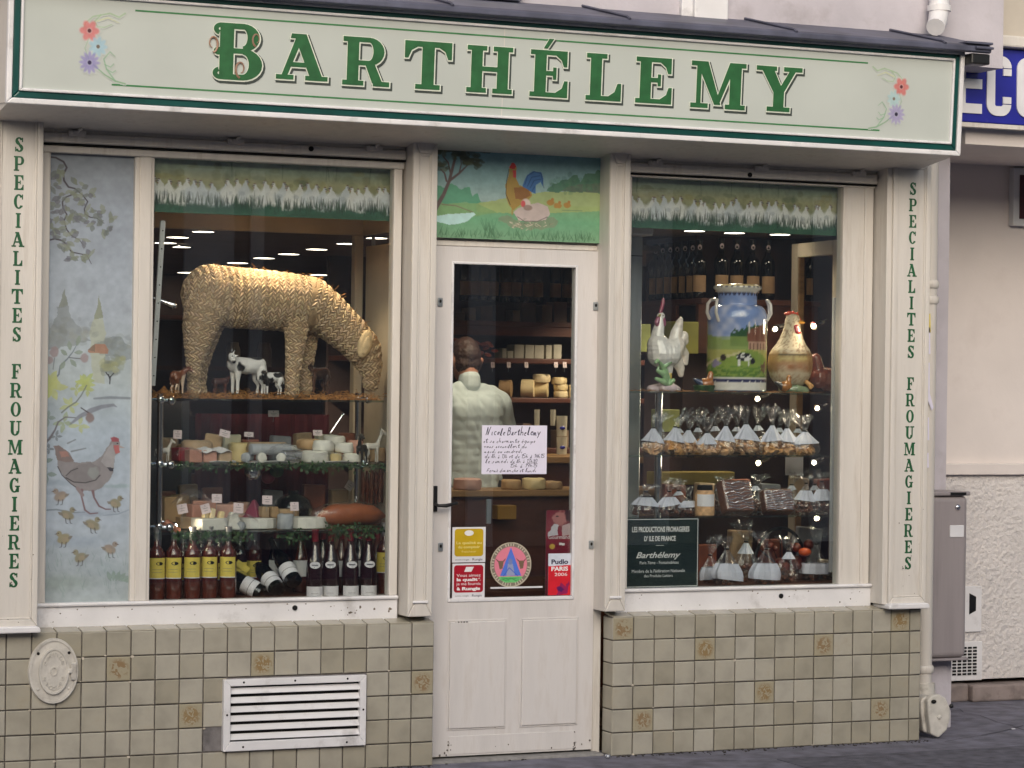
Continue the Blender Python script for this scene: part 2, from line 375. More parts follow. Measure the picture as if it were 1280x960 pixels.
def vnoise(p, s, seed=0):                     # smooth value noise on (n,3) points
    p = p * s + seed * 17.3; i = np.floor(p).astype(int); f = p - i; f = f * f * (3 - 2 * f)
    def h(a): 
        n = (a[:, 0] * 374761393 + a[:, 1] * 668265263 + a[:, 2] * 2147483647) & 0x7fffffff
        n = ((n ^ (n >> 13)) * 1274126177) & 0x7fffffff; return ((n ^ (n >> 16)) & 0xffff) / 65535.
    r = 0
    for dx in (0, 1):
        for dy in (0, 1):
            for dz in (0, 1):
                w = (f[:, 0] if dx else 1 - f[:, 0]) * (f[:, 1] if dy else 1 - f[:, 1]) * (f[:, 2] if dz else 1 - f[:, 2])
                r = r + w * h(i + np.array([dx, dy, dz]))
    return r

# ------------------------------------------------------------------ painter: a dense sheet whose vertices carry the paint
class Sheet:
    def __init__(s, w, h, bg):
        s.w, s.h = w, h; s.a = np.zeros((h, w, 3)); s.a[:] = lin(bg)
        s.yy, s.xx = np.mgrid[0:h, 0:w].astype(float)
    def _mix(s, m, c, sl=None):
        c = np.array(lin(c)); s.a += m[..., None] * (c - s.a)
    def n(s, sc, seed=0):
        p = np.stack([s.xx.ravel() * sc, s.yy.ravel() * sc, np.zeros(s.w * s.h)], 1); return vnoise(p, 1., seed).reshape(s.h, s.w)
    def grad(s, pts):                           # vertical wash: [(row fraction, colour)]
        t = s.yy / (s.h - 1); xs = [p[0] for p in pts]; cs = np.array([lin(p[1]) for p in pts])
        for k in range(3): s.a[..., k] = np.interp(t, xs, cs[:, k])
    def poly(s, pts, c, al=1., rough=0., seed=0):
        p = np.array(pts, float); 
        x, y = s.xx, s.yy
        if rough: x = x + (s.n(.13, seed) - .5) * rough; y = y + (s.n(.13, seed + 5) - .5) * rough
        ins = np.zeros((s.h, s.w), bool); n = len(p)
        for i in range(n):
            x0, y0 = p[i]; x1, y1 = p[(i + 1) % n]
            if y0 == y1: continue
            ins ^= ((y0 > y) != (y1 > y)) & (x < (x1 - x0) * (y - y0) / (y1 - y0) + x0)
        s._mix(ins * al, c)
    def ell(s, cx, cy, rx, ry, c, al=1., rot=0., rough=0., seed=0, soft=.15):
        ca, sa = math.cos(rot), math.sin(rot); dx, dy = s.xx - cx, s.yy - cy
        d = np.sqrt(((dx * ca + dy * sa) / rx) ** 2 + ((-dx * sa + dy * ca) / ry) ** 2)
        if rough: d = d + (s.n(.2, seed) - .5) * rough
        s._mix(np.clip((1 + soft - d) / (2 * soft), 0, 1) * al, c)
    def line(s, pts, w, c, al=1.):
        w = w if isinstance(w, (list, tuple)) else [w] * len(pts)
        m = np.zeros((s.h, s.w))
        for (p, q, w0, w1) in zip(pts, pts[1:], w, w[1:]):
            dx, dy = q[0] - p[0], q[1] - p[1]; L = dx * dx + dy * dy + 1e-9
            t = np.clip(((s.xx - p[0]) * dx + (s.yy - p[1]) * dy) / L, 0, 1)
            d = np.hypot(s.xx - p[0] - t * dx, s.yy - p[1] - t * dy); m = np.maximum(m, np.clip((w0 + (w1 - w0) * t) / 2 - d + .5, 0, 1))
        s._mix(m * al, c)
    def leaf(s, x, y, L, W, a, c, al=.9):
        ca, sa = math.cos(a), math.sin(a); p = []
        for t in np.linspace(0, 1, 7): p.append((t * L, math.sin(math.pi * t) * W / 2))
        for t in np.linspace(1, 0, 7)[1:]: p.append((t * L, -math.sin(math.pi * t) * W / 2))
        s.poly([(x + px * ca - py * sa, y + px * sa + py * ca) for px, py in p], c, al)
    def spray(s, x0, y0, x1, y1, n, L, c, al=.8, W=1.2, up=True, spread=.5):
        for i in range(n):
            x = random.uniform(x0, x1); y = random.uniform(y0, y1); a = -math.pi / 2 + random.uniform(-spread, spread)
            l = L * random.uniform(.5, 1.2); s.line([(x, y), (x + l * math.cos(a), y + l * math.sin(a))], [W, .4], c, al)
    def grain(s, amt, sc=.15, seed=0): s.a *= (1 + amt * (2 * s.n(sc, seed) - 1))[..., None]
    def build(s, name, x0, x1, z0, z1, y, mat, parent=None, thick=.004, mask=None):
        xs = np.linspace(x0, x1, s.w); zs = np.linspace(z1, z0, s.h); o = origin(parent)
        X, Z = np.meshgrid(xs, zs); v = np.stack([X.ravel() - o[0], np.full(X.size, y - o[1]), Z.ravel() - o[2]], 1)
        i = np.arange(s.w * s.h).reshape(s.h, s.w)
        f = np.stack([i[:-1, :-1], i[1:, :-1], i[1:, 1:], i[:-1, 1:]], -1).reshape(-1, 4)
        if mask is not None: f = f[mask[:-1, :-1].ravel()]
        me = bpy.data.meshes.new(name); nv = len(v)
        bx = [(x0 - o[0], y + thick - o[1], z0 - o[2]), (x1 - o[0], y + thick - o[1], z0 - o[2]), (x1 - o[0], y + thick - o[1], z1 - o[2]), (x0 - o[0], y + thick - o[1], z1 - o[2])]
        cs = [int(i[-1, 0]), int(i[-1, -1]), int(i[0, -1]), int(i[0, 0])]
        F = f.tolist()
        if mask is None:
            F += [[nv + 3, nv + 2, nv + 1, nv]] + [[cs[k], nv + k, nv + (k + 1) % 4, cs[(k + 1) % 4]] for k in range(4)]
            v = np.concatenate([v, np.array(bx)])
        me.from_pydata(v.tolist(), [], F)
        c = s.a.reshape(-1, 3)
        if mask is None: c = np.concatenate([c, np.full((4, 3), .3)])
        setcol(me, np.clip(c, 0, 1)); me.materials.append(mat)
        ob = bpy.data.objects.new(name, me); link(ob, parent); ORG[ob.name] = o; return ob

# ================================================================== STREET AND BUILDINGS
structure(MB().box(-60, 60, -2.6, 1.6, -.30, 0).build('pavement', m_asphalt))
structure(MB().box(-60, 60, -2.75, -2.6, -.30, .004).build('kerb', m_kerb))
structure(MB().box(-60, 60, -10.0, -2.75, -.40, -.13).build('road', m_road))
structure(MB().box(-60, 60, -10.15, -10.0, -.30, .004).build('kerb', m_kerb))
structure(MB().box(-60, 60, -14.0, -10.15, -.30, 0).build('pavement', m_asphalt))
structure(MB().box(-300, 300, -300, 300, -.60, -.45).build('ground', m_road))

# the building the shop is in: upper wall, stone pier at its right end
bl = thing('stone_building', 'lilac grey plastered building above the cheese shop with its roughcast pier on the right', 'building', (2.3, .3, 0))
b = MB(); b.box(-.7, 5.05, .0, .35, 3.40, 12.0); b.build('wall', m_plaster, bl)
b = MB(); b.box(4.685, 5.05, .47, .60, 0, 3.40); b.box(4.66, 5.05, .60, 1.3, 0, 3.40); b.build('pier', m_plaster, bl)
b = MB(); b.box(3.26, 3.44, -.05, .0, 3.36, 3.75); b.box(3.20, 3.26, -.03, .0, 3.36, 3.75); b.build('window_surround', m_white, bl, bevel=.004)
b = MB(); b.box(1.42, 2.36, -.06, .0, 3.545, 3.62); b.build('window_sill', m_white, bl, bevel=.006)
b = MB(); b.box(4.62, 5.05, .30, .47, 3.30, 12); b.build('corner_pier', m_plaster, bl)
lw = thing('neighbouring_building', 'dark neighbouring house wall at the left edge beside the shop sign', 'building', (-1.5, .3, 0))
MB().box(-6, -.72, .02, .5, 0, 12).build('wall', m_plaster, lw)
MB().box(-.72, -.085, .05, .5, 0, 3.4).build('pier', m_facade, lw, bevel=.01)

# neighbouring front on the right, set back, with its blue enamel sign
nb = thing('neighbouring_shop', 'pale recessed shop front right of the pier with smooth panels over roughcast', 'building', (6.5, 1.3, 0))
NX0, NX1 = 5.03, 9.0
b = MB(); b.box(NX0, NX1, 1.32, 1.5, 1.32, 3.3); b.build('wall_panel', m_panelw, nb)
b = MB(); b.box(NX0, NX1, 1.30, 1.5, .12, 1.28); b.build('roughcast_wall', m_rough, nb)
b = MB(); b.box(NX0, NX1, 1.27, 1.5, 1.28, 1.345); b.build('ledge', m_panelw, nb, bevel=.006)
b = MB(); xq = pt(1216, 870, 1.22)[0]; b.box(xq, xq + .9, 1.22, 1.5, .0, .095); b.box(NX0, xq, 1.26, 1.5, 0, .10); b.box(xq + .905, NX1, 1.23, 1.5, 0, .09); b.build('plinth', M('pinkish_plinth_stone', (142, 130, 126), .85, .14, 8, .5, 40, stain=(90, 78, 76), stain_amt=.6, stain_scale=10), nb, bevel=.012)
b = MB(); b.box(NX0, NX1, .30, 1.5, 3.04, 3.12); b.build('soffit', m_panelw, nb)
b = MB(); b.box(5.02, 5.075, 1.19, 1.32, 1.345, 3.04); b.build('corner_trim', m_cream, nb, bevel=.004)
b = MB(); b.box(4.70, NX1, .20, .5, 3.58, 12); b.build('upper_wall', m_facade2, nb)
b = MB(); b.box(4.70, NX1, .17, .3, 3.54, 3.60); b.build('cornice', m_cream, nb, bevel=.01)
b = MB(); b.box(6.0, 6.16, 1.27, 1.32, 2.70, 3.03); b.build('letter_box_frame', m_alu, nb, bevel=.005)
b = MB(); b.box(6.04, 6.12, 1.262, 1.27, 2.74, 2.99); b.build('letter_box_glass', M('dark_red_insert', (70, 20, 30), .3), nb)
vg = thing('wall_vent', 'white perforated wall vent low on the roughcast beside the grey cabinet', 'vent', (5.1, 1.28, .3))
b = MB(); vx = pt(1228, 825, 1.29)[0]; vz = pt(1216, 846, 1.29)[1]
for i in range(6):
    for k in range(9):
        x, z = vx - .03 - (i + 1) * .034, vz + .012 + k * .0185
        b.box(x, x + .024, 1.287, 1.2915, z, z + .0105)
b.build('opening', m_dark, vg)
MB().box(vx - .26, vx, 1.292, 1.302, vz - .02, vz + .2).build('plate', m_white, vg, bevel=.003)
hx_ = pt(1214, 760, 1.29)[0]; hz_ = pt(1214, 790, 1.29)[1]; MB().box(hx_ - .2, hx_ + .07, 1.288, 1.30, hz_, hz_ + .26).build('hatch_cover', m_white, vg, bevel=.004)
b = MB(); b.prism([(hx_ - .015, hz_ + .10), (hx_ + .03, hz_ + .12), (hx_ + .03, hz_ + .2), (hx_ - .015, hz_ + .22)], 1.2865, 1.289); b.build('hatch_emblem', m_black, vg)
es = thing('enamel_sign', 'blue enamel shop sign with big white letters ECO at right edge', 'sign', (5.4, .2, 3.15))
MB().box(4.72, 7.4, .22, .26, 3.145, 3.535).build('panel', m_blue, es, bevel=.006)
b = MB(); b.frame(4.70, 7.42, 3.12, 3.56, .022, .215, .27); b.build('frame', m_cream, es)
def rrect(x0, x1, z0, z1, r, n=6):
    p = []
    for cx, cz, a in ((x1 - r, z0 + r, -90), (x1 - r, z1 - r, 0), (x0 + r, z1 - r, 90), (x0 + r, z0 + r, 180)):
        p += [(cx + r * math.cos(R_(a + 90 * k / n)), cz + r * math.sin(R_(a + 90 * k / n))) for k in range(n + 1)]
    return p
def ring(b, x0, x1, z0, z1, r, w, y0, y1, a0=0, n=None):
    o = rrect(x0, x1, z0, z1, r); i = rrect(x0 + w, x1 - w, z0 + w, z1 - w, max(r - w, .004)); N = len(o)
    for k in range(N):
        if n is not None and k in n: continue
        b.prism([o[k], o[(k + 1) % N], i[(k + 1) % N], i[k]], y0, y1)
b = MB(); EX = .115; b.box(4.80 + EX, 4.855 + EX, .212, .22, 3.19, 3.49)
for z in (3.19, 3.3175, 3.44): b.box(4.855 + EX, 4.955 + EX, .212, .22, z, z + .05)
b.build('letter', m_enamel, es)
b = MB(); ring(b, 4.985 + EX, 5.135 + EX, 3.185, 3.495, .06, .05, .212, .22, n=(6,)); b.box(5.085 + EX, 5.135 + EX, .212, .22, 3.25, 3.285); b.box(5.085 + EX, 5.135 + EX, .212, .22, 3.395, 3.43); b.build('letter', m_enamel, es)
b = MB(); ring(b, 5.17 + EX, 5.33 + EX, 3.185, 3.495, .06, .05, .212, .22); b.build('letter', m_enamel, es)

# street opposite (only its reflection shows), kept low and pale for more light
op = thing('opposite_building', 'stone building across the street, kept low and pale for light, reflected in the panes', 'building', (3, -14, 0))
MB().box(-40, 40, -14.6, -14.0, 0, 4.2).build('ground_floor', m_facade, op)
MB().box(-40, 40, -14.6, -14.0, 4.2, 5.6).build('upper_floors', m_facade2, op)
for x, w in ((4.85, .52), (5.55, .14), (3.62, .3), (9.9, .5), (8.0, .3), (12.2, .6), (-3.5, .6)): MB().box(x, x + w, -14.0, -13.94, 0, 3.9).build('pilaster', m_mirror_pale, op)  # pale strips added to mirror as light bands in the panes
for k in range(12): 
    b = MB(); b.box(-14 + k * 2.6, -12.7 + k * 2.6, -14.0, -13.97, 4.6, 5.4); b.build('window', m_windark, op)
ps = thing('parking_sign', 'blue parking sign on a post across the pavement, seen mirrored in the painted pane', 'sign', (2.75, -7.6, 0))
MB().box(2.50, 2.56, -7.62, -7.56, -.13, 3.4).build('post', m_grey, ps)
MB().box(2.33, 2.75, -7.55, -7.54, 2.45, 3.35).build('board', m_enamel, ps, bevel=.01)
MB().box(2.36, 2.72, -7.54, -7.535, 2.50, 3.30).build('field', m_blue, ps)
tp = text('P', 2.54, 2.66, -7.53, .48, m_enamel, ps, 'letter')
tp.data.transform(Matrix(((-1, 0, 0, 2 * (2.54 - 2.75)), (0, 1, 0, 0), (0, 0, 1, 0), (0, 0, 0, 1))))

# ================================================================== SHOP FRONT
sf = thing('cheese_shop', 'cream painted cheese shop facade with two display windows, centre door and tiled base', 'shop', (2.3, .1, 0))
T = .11
def tile_mesh(w, h, name='tile'):
    b = MB(); g = .0027; x, z = w / 2 - g, h / 2 - g; e = .0035
    b.add([(-x + e, 0, -z + e), (x - e, 0, -z + e), (x - e, 0, z - e), (-x + e, 0, z - e), (-x, .0022, -z), (x, .0022, -z), (x, .0022, z), (-x, .0022, z), (-x, .009, -z), (x, .009, -z), (x, .009, z), (-x, .009, z)], [(0, 1, 2, 3)] + [(4 + i, 4 + (i + 1) % 4, (i + 1) % 4, i) for i in range(4)] + [(8 + i, 8 + (i + 1) % 4, 4 + (i + 1) % 4, 4 + i) for i in range(4)]); me = b.mesh(name); me.materials.append(m_tile); return me
full = tile_mesh(T, T)
def deco_mat(name, c, cell, th):
    m, n, l, p = _new(name)
    tc = n.new('ShaderNodeTexCoord'); nz = n.new('ShaderNodeTexNoise'); nz.inputs['Scale'].default_value = cell; nz.inputs['Detail'].default_value = 4; nz.inputs['Distortion'].default_value = 1.2
    oi = n.new('ShaderNodeObjectInfo'); mu = n.new('ShaderNodeMath'); mu.operation = 'MULTIPLY'; mu.inputs[1].default_value = 50; l.new(oi.outputs['Random'], mu.inputs[0])
    ad = n.new('ShaderNodeVectorMath'); ad.operation = 'ADD'; l.new(tc.outputs['Object'], ad.inputs[0]); l.new(mu.outputs[0], ad.inputs[1]); l.new(ad.outputs[0], nz.inputs['Vector'])
    ln = n.new('ShaderNodeVectorMath'); ln.operation = 'LENGTH'; l.new(tc.outputs['Object'], ln.inputs[0])
    m1 = n.new('ShaderNodeMapRange'); m1.inputs[1].default_value = .050; m1.inputs[2].default_value = .030; l.new(ln.outputs['Value'], m1.inputs[0])
    m2 = n.new('ShaderNodeMapRange'); m2.inputs[1].default_value = th; m2.inputs[2].default_value = th + .07; l.new(nz.outputs[0], m2.inputs[0])
    mm = n.new('ShaderNodeMath'); mm.operation = 'MULTIPLY'; l.new(m1.outputs[0], mm.inputs[0]); l.new(m2.outputs[0], mm.inputs[1])
    mx = n.new('ShaderNodeMix'); mx.data_type = 'RGBA'; mx.inputs[6].default_value = (*lin((160, 152, 130)), 1); mx.inputs[7].default_value = (*lin(c), 1)
    l.new(mm.outputs[0], mx.inputs[0]); l.new(mx.outputs[2], p.inputs['Base Color']); p.inputs['Roughness'].default_value = .22; return m
m_deco = [deco_mat('decorated_tile_brown', (140, 118, 90), 45, .46), deco_mat('decorated_tile_ochre', (142, 120, 86), 60, .44)]
deco_me = []
for m in m_deco:
    me = full.copy(); me.materials.clear(); me.materials.append(m); deco_me.append(me)
def put_tile(me, x, y, z, parent, rot=None, label=None):
    o = bpy.data.objects.new('tile', me); o.parent = parent; COL.objects.link(o); og = origin(parent)
    j = random.uniform(-.0009, .0009); o.location = (x - og[0] + random.uniform(-.0006, .0006), y - og[1] + j, z - og[2] + random.uniform(-.0006, .0006))
    r = list(rot or (0, 0, 0)); r[0] += R_(random.uniform(-.5, .5)); r[2] += R_(random.uniform(-.5, .5)); o.rotation_euler = r
    if label: o['label'] = label
    return o
GX = lambda i: i * T + .0                       # left block joints
DECL = {(4, 1): 0, (7, 3): 1, (10, 1): 1, (17, 2): 0}
base = MB()
base.box(-.09, 18 * T, .0095, .12, .0, .655); tb = base.build('tiled_base', m_grout, sf)
for c in range(-1, 18):
    for r in range(6):
        x, z = (c + .5) * T, .66 - (r + .5) * T
        if (9 <= c <= 14 and r in (2, 3, 4)) or (c, r) == (8, 4): continue
        d = DECL.get((c, r)); y = -.004 if (c, r) == (17, 5) else 0
        put_tile(deco_me[d] if d is not None else full, x, y, z, tb, label='decorated tile with a small brown country scene' if d is not None else None)
# narrow cut tiles left and right of the vent
hw = tile_mesh(.06, T)
LR = (R_(-90 + 17), 0, 0)
for c in range(-1, 18): put_tile(full, (c + .5) * T, .052, .6715, tb, rot=(R_(-90 + 9), 0, 0))
MB().box(-.09, 18 * T, .010, .10, .655, .661).build('ledge_mortar', m_grout, tb)
RX = 2.8937
DR = {(0, 0): 0, (4, 1): 1, (10, 1): 0, (7, 3): 1, (14, 0): 1, (1, 4): 0, (13, 4): 0}
tb2 = MB().box(RX + .0095, RX + 15.6 * T, .0095, .12, 0, .655).build('tiled_base', m_grout, sf)
half = tile_mesh(.6 * T, T)
for c in range(16):
    for r in range(6):
        d = DR.get((c, r)); z = .66 - (r + .5) * T
        if c == 15: put_tile(half, RX + 15.3 * T, 0, z, tb2)
        else: put_tile(deco_me[d] if d is not None else full, RX + (c + .5) * T, 0, z, tb2, label='decorated tile with a small brown country scene' if d is not None else None)
rev = tile_mesh(.112, T)
for r in range(6): put_tile(rev, RX, .056, .66 - (r + .5) * T, tb2, rot=(0, 0, R_(-90)))
for c in range(15): put_tile(full, RX + (c + .5) * T, .052, .6715, tb2, rot=(R_(-90 + 9), 0, 0))
MB().box(RX, RX + 15.6 * T, .010, .10, .655, .661).build('ledge_mortar', m_grout, tb2)
# vent opening
MB().box(.884, 1.66, .0065, .0092, .114, .436).build('bare_wall_patch', M('bare_cement', (120, 116, 116), .9, .25, 12, .6, 60, stain=(60, 58, 60), stain_amt=.7, stain_scale=14), tb)

# --- glyphs -------------------------------------------------------------
def R4(x0, z0, x1, z1): return ('p', [(x0, z0), (x1, z0), (x1, z1), (x0, z1)])
def P(*a): return ('p', list(a))
def A(cx, cz, ro, ri, a0, a1): return ('a', cx, cz, ro, ri, a0, a1)
GL = {
 'I': (.42, [R4(.09, 0, .33, 1), R4(0, 0, .42, .1), R4(0, .9, .42, 1)]),
 'L': (.76, [R4(.09, 0, .33, 1), R4(0, .9, .44, 1), R4(0, 0, .76, .1), P((.46, .08), (.76, .08), (.76, .38), (.68, .38), (.62, .2))]),
 'E': (.76, [R4(.09, 0, .33, 1), R4(0, .9, .76, 1), R4(0, 0, .78, .1), P((.5, .08), (.78, .08), (.78, .36), (.71, .36), (.66, .2)), P((.5, .92), (.64, .8), (.69, .66), (.76, .66), (.76, .92)), R4(.3, .46, .52, .56), R4(.47, .38, .54, .64)]),
 'F': (.74, [R4(.09, 0, .33, 1), R4(0, .9, .74, 1), R4(0, 0, .46, .1), P((.5, .92), (.62, .8), (.67, .64), (.74, .64), (.74, .92)), R4(.3, .45, .52, .55), R4(.47, .36, .54, .64)]),
 'H': (.98, [R4(.09, 0, .33, 1), R4(.65, 0, .89, 1), R4(0, 0, .42, .1), R4(0, .9, .42, 1), R4(.56, 0, .98, .1), R4(.56, .9, .98, 1), R4(.3, .46, .68, .56)]),
 'T': (.92, [R4(.34, 0, .58, 1), R4(0, .88, .92, 1), P((0, .9), (0, .64), (.07, .64), (.13, .8), (.28, .9)), P((.92, .9), (.64, .9), (.79, .8), (.85, .64), (.92, .64)), R4(.22, 0, .70, .1)]),
 'A': (1.06, [P((.1, .05), (.22, .05), (.56, 1), (.42, 1)), P((.34, 1), (.60, 1), (.96, .05), (.70, .05)), R4(.24, .28, .76, .38), R4(0, 0, .36, .1), R4(.60, 0, 1.06, .1), P((.28, .9), (.5, .9), (.5, 1), (.30, 1))]),
 'R': (.98, [R4(.09, 0, .33, 1), R4(0, 0, .44, .1), R4(0, .9, .56, 1), R4(.3, .42, .56, .52), A(.54, .71, (.32, .29), (.09, .19), -90, 90), P((.46, .46), (.66, .46), (.84, .06), (.62, .06)), P((.64, 0), (.98, 0), (.98, .1), (.64, .1))]),
 'P': (.84, [R4(.09, 0, .33, 1), R4(0, 0, .44, .1), R4(0, .9, .54, 1), R4(.3, .40, .54, .50), A(.52, .70, (.32, .30), (.09, .20), -90, 90)]),
 'B': (.92, [R4(.12, .02, .38, .98), R4(.3, .9, .58, 1), R4(.3, 0, .58, .1), R4(.3, .47, .58, .56), A(.55, .755, (.31, .245), (.08, .15), -90, 90), A(.55, .28, (.37, .28), (.12, .18), -90, 90), A(.14, .89, (.14, .11), (.05, .03), 0, 250), A(.14, .11, (.14, .11), (.05, .03), 110, 360), ('e', .10, .50, .09, .07), R4(.14, .92, .4, 1), R4(.14, 0, .4, .08)]),
 'M': (1.2, [R4(.12, 0, .22, 1), R4(.85, 0, 1.1, 1), P((.1, 1), (.36, 1), (.66, .08), (.52, .08)), P((.52, .08), (.62, .08), (.98, 1), (.84, 1)), R4(0, 0, .38, .1), R4(0, .9, .3, 1), R4(.76, 0, 1.2, .1), R4(.85, .9, 1.2, 1)]),
 'Y': (1.04, [P((.08, 1), (.36, 1), (.62, .46), (.40, .42)), P((.80, 1), (.94, 1), (.62, .40), (.50, .46)), R4(.40, 0, .64, .48), R4(0, .9, .46, 1), R4(.62, .9, 1.04, 1), R4(.26, 0, .78, .1)]),
 'S': (.72, [A(.35, .735, (.31, .265), (.10, .165), 20, 262), A(.37, .27, (.33, .27), (.11, .165), -165, 96), P((.14, .66), (.26, .80), (.60, .36), (.50, .20)), R4(.58, .68, .67, .97), R4(.03, .03, .12, .34)]),
 'C': (.76, [A(.40, .5, (.40, .5), (.16, .40), 38, 322), R4(.66, .64, .75, .98), R4(.58, .13, .72, .24)]),
 'G': (.86, [A(.40, .5, (.40, .5), (.16, .40), 38, 322), R4(.63, .66, .72, .98), R4(.56, .04, .78, .44), R4(.46, .38, .86, .47)]),
 'O': (.84, [A(.42, .5, (.42, .5), (.18, .40), 0, 360)]),
 'U': (.96, [R4(.09, .3, .33, 1), R4(.68, .3, .80, 1), A(.445, .32, (.355, .32), (.115, .22), 180, 360), R4(0, .9, .44, 1), R4(.54, .9, .96, 1)]),
}
def offset(p, g):
    n = len(p); a = sum(p[i][0] * p[(i + 1) % n][1] - p[(i + 1) % n][0] * p[i][1] for i in range(n))
    if a < 0: p = p[::-1]
    L = []
    for i in range(n):
        (x0, z0), (x1, z1) = p[i], p[(i + 1) % n]; d = math.hypot(x1 - x0, z1 - z0); nx, nz = (z1 - z0) / d, -(x1 - x0) / d
        L.append((nx, nz, nx * x0 + nz * z0 + g))
    out = []
    for i in range(n):
        a, b_ = L[i - 1], L[i]; det = a[0] * b_[1] - a[1] * b_[0]
        if abs(det) < 1e-4: out.append((p[i][0] + g * a[0], p[i][1] + g * a[1])); continue
        out.append(((a[2] * b_[1] - a[1] * b_[2]) / det, (a[0] * b_[2] - a[2] * b_[0]) / det))
    return out
def glyph(b, ch, x, z, sx, sz, y, grow=0, dx=0, dz=0, thick=.003, mi=0):
    """strokes of one letter, each a hair proud of the one before so that no faces coincide"""
    b.mi = mi
    for k, st in enumerate(GL[ch][1]):
        y0 = y - k * .00012
        if st[0] == 'p':
            p = [(x + a * sx + dx, z + c * sz + dz) for a, c in st[1]]
            b.prism(offset(p, grow), y0, y + thick)
        elif st[0] == 'e':
            b.prism([(x + st[1] * sx + dx + (st[3] * sx + grow) * math.cos(t), z + st[2] * sz + dz + (st[4] * sz + grow) * math.sin(t)) for t in np.linspace(0, 2 * math.pi, 17)[:-1]], y0, y + thick)
        else:
            _, cx, cz, ro, ri, a0, a1 = st; n = max(6, int(abs(a1 - a0) / 14))
            o = [(x + cx * sx + dx + (ro[0] * sx + grow) * math.cos(R_(a0 + (a1 - a0) * i / n)), z + cz * sz + dz + (ro[1] * sz + grow) * math.sin(R_(a0 + (a1 - a0) * i / n))) for i in range(n + 1)]
            q = [(x + cx * sx + dx + max(ri[0] * sx - grow, .0005) * math.cos(R_(a0 + (a1 - a0) * i / n)), z + cz * sz + dz + max(ri[1] * sz - grow, .0005) * math.sin(R_(a0 + (a1 - a0) * i / n))) for i in range(n + 1)]
            for i in range(n): b.prism([o[i], o[i + 1], q[i + 1], q[i]], y0, y + thick)

# --- pilasters with painted lettering --------------------------------------
def pilaster(x0, x1, words, zt, zb, lx):
    b = MB(); b.box(x0, x1, -.022, .13, zb, zt); p = b.build('pilaster', m_cream, sf, bevel=.004)
    q = MB(); q.frame(x0, x1, zb, zt, (.026, .026, .035, .03), -.034, -.022); q.build('moulding', m_cream, p, bevel=.005)
    q = MB(); q.frame(x0 + .026, x1 - .026, zb + .035, zt - .03, .008, -.029, -.022); q.build('bead', m_cream, p, bevel=.003)
    q = MB(); q.prism([(x0 - .012, zb - .022), (x1 + .008, zb - .022), (x1 + .008, zb - .004), (x1 - .004, zb + .006), (x0 + .0, zb + .006), (x0 - .012, zb - .004)], -.062, .1); q.build('base_ledge', m_white, p, bevel=.006)
    z = 2.7645
    for w in words:
        for ch in w:
            g = MB(); h = .064; wd = GL[ch][0] * h * .82
            glyph(g, ch, lx - wd / 2, z - h / 2, h * .82, h, -.0232, thick=.002)
            g.build('letter', m_letter2, p)
            z -= .0815
        z -= .0775
    return p
pilaster(-.085, .126, ('SPECIALITES', 'FROUMAGIERES'), 2.90, .69, .022)
pilaster(4.394, 4.612, ('SPECIALITES', 'FROUMAGIERES'), 2.90, .69, 4.512)
MB().box(4.365, 4.394, -.02, .13, .69, 2.9).build('pilaster_return', m_cream, sf, bevel=.003)
def midpil(x0, x1):
    b = MB(); b.box(x0, x1, -.012, .14, .69, 2.9); p = b.build('pilaster', m_cream, sf, bevel=.004)
    q = MB(); q.frame(x0, x1, .69, 2.9, (.03, .03, .06, .085), -.022, -.012); q.build('moulding', m_cream, p, bevel=.006)
    q = MB(); q.frame(x0 + .03, x1 - .03, .75, 2.815, (.010, .010, .012, .012), -.018, -.012); q.build('bead', m_cream, p, bevel=.003)
    q = MB(); q.box(x0 + .022, x1 - .022, -.030, -.022, .752, .764); q.build('foot_bead', m_white, p, bevel=.003)
midpil(1.838, 1.958); midpil(2.838, 2.945)

# --- windows: frames, sill, head box, panes --------------------------------
wl = MB(); wl.box(.127, 1.83, .085, .145, .668, .78); wl_ = wl.build('window_frame', m_white, sf, bevel=.006)
q = MB(); q.box(.127, 1.83, .070, .09, .765, .782); q.build('sill_nose', m_white, wl_, bevel=.007)
q = MB(); q.box(.127, 1.836, .075, .15, 2.835, 2.90); q.build('head_board', m_cream, wl_, bevel=.005)
q = MB(); q.box(.127, 1.836, .060, .15, 2.790, 2.8338); q.build('blind_box', m_cream, wl_, bevel=.008)
q = MB(); q.box(.127, 1.836, .07, .15, 2.782, 2.788); q.build('blind_slot', m_dark, wl_)
q = MB(); q.box(.127, 1.836, .085, .15, 2.748, 2.780); q.build('top_rail', m_cream, wl_, bevel=.006)
q = MB(); q.box(.127, .186, .088, .15, .78, 2.748); q.build('stile', m_cream, wl_, bevel=.006)
q = MB(); q.box(.184, .188, .096, .15, .78, 2.748); q.build('stile_bead', m_cream, wl_, bevel=.002)
q = MB(); q.box(.566, .655, .098, .15, .78, 2.748); q.box(.585, .640, .088, .098, .78, 2.748); q.build('mullion', m_cream, wl_, bevel=.005)
q = MB(); q.box(1.786, 1.828, .088, .15, .78, 2.748); q.build('stile', m_cream, wl_, bevel=.006)
q = MB(); q.box(1.8285, 1.8375, .115, .15, .69, 2.79); q.build('gap', m_dark, wl_)
q = MB(); q.box(.655, 1.786, .112, .118, .778, 2.750); q.build('pane', m_glass, wl_)
wr = MB(); wr.box(2.946, 4.366, .085, .145, .668, .785); wr_ = wr.build('window_frame', m_white, sf, bevel=.006)
q = MB(); q.box(2.946, 4.366, .070, .09, .77, .787); q.build('sill_nose', m_white, wr_, bevel=.007)
q = MB(); q.box(2.946, 4.36, .060, .15, 2.785, 2.8338); q.build('blind_box', m_cream, wr_, bevel=.008)
q = MB(); q.box(2.946, 4.36, .075, .15, 2.835, 2.90); q.build('head_board', m_cream, wr_, bevel=.005)
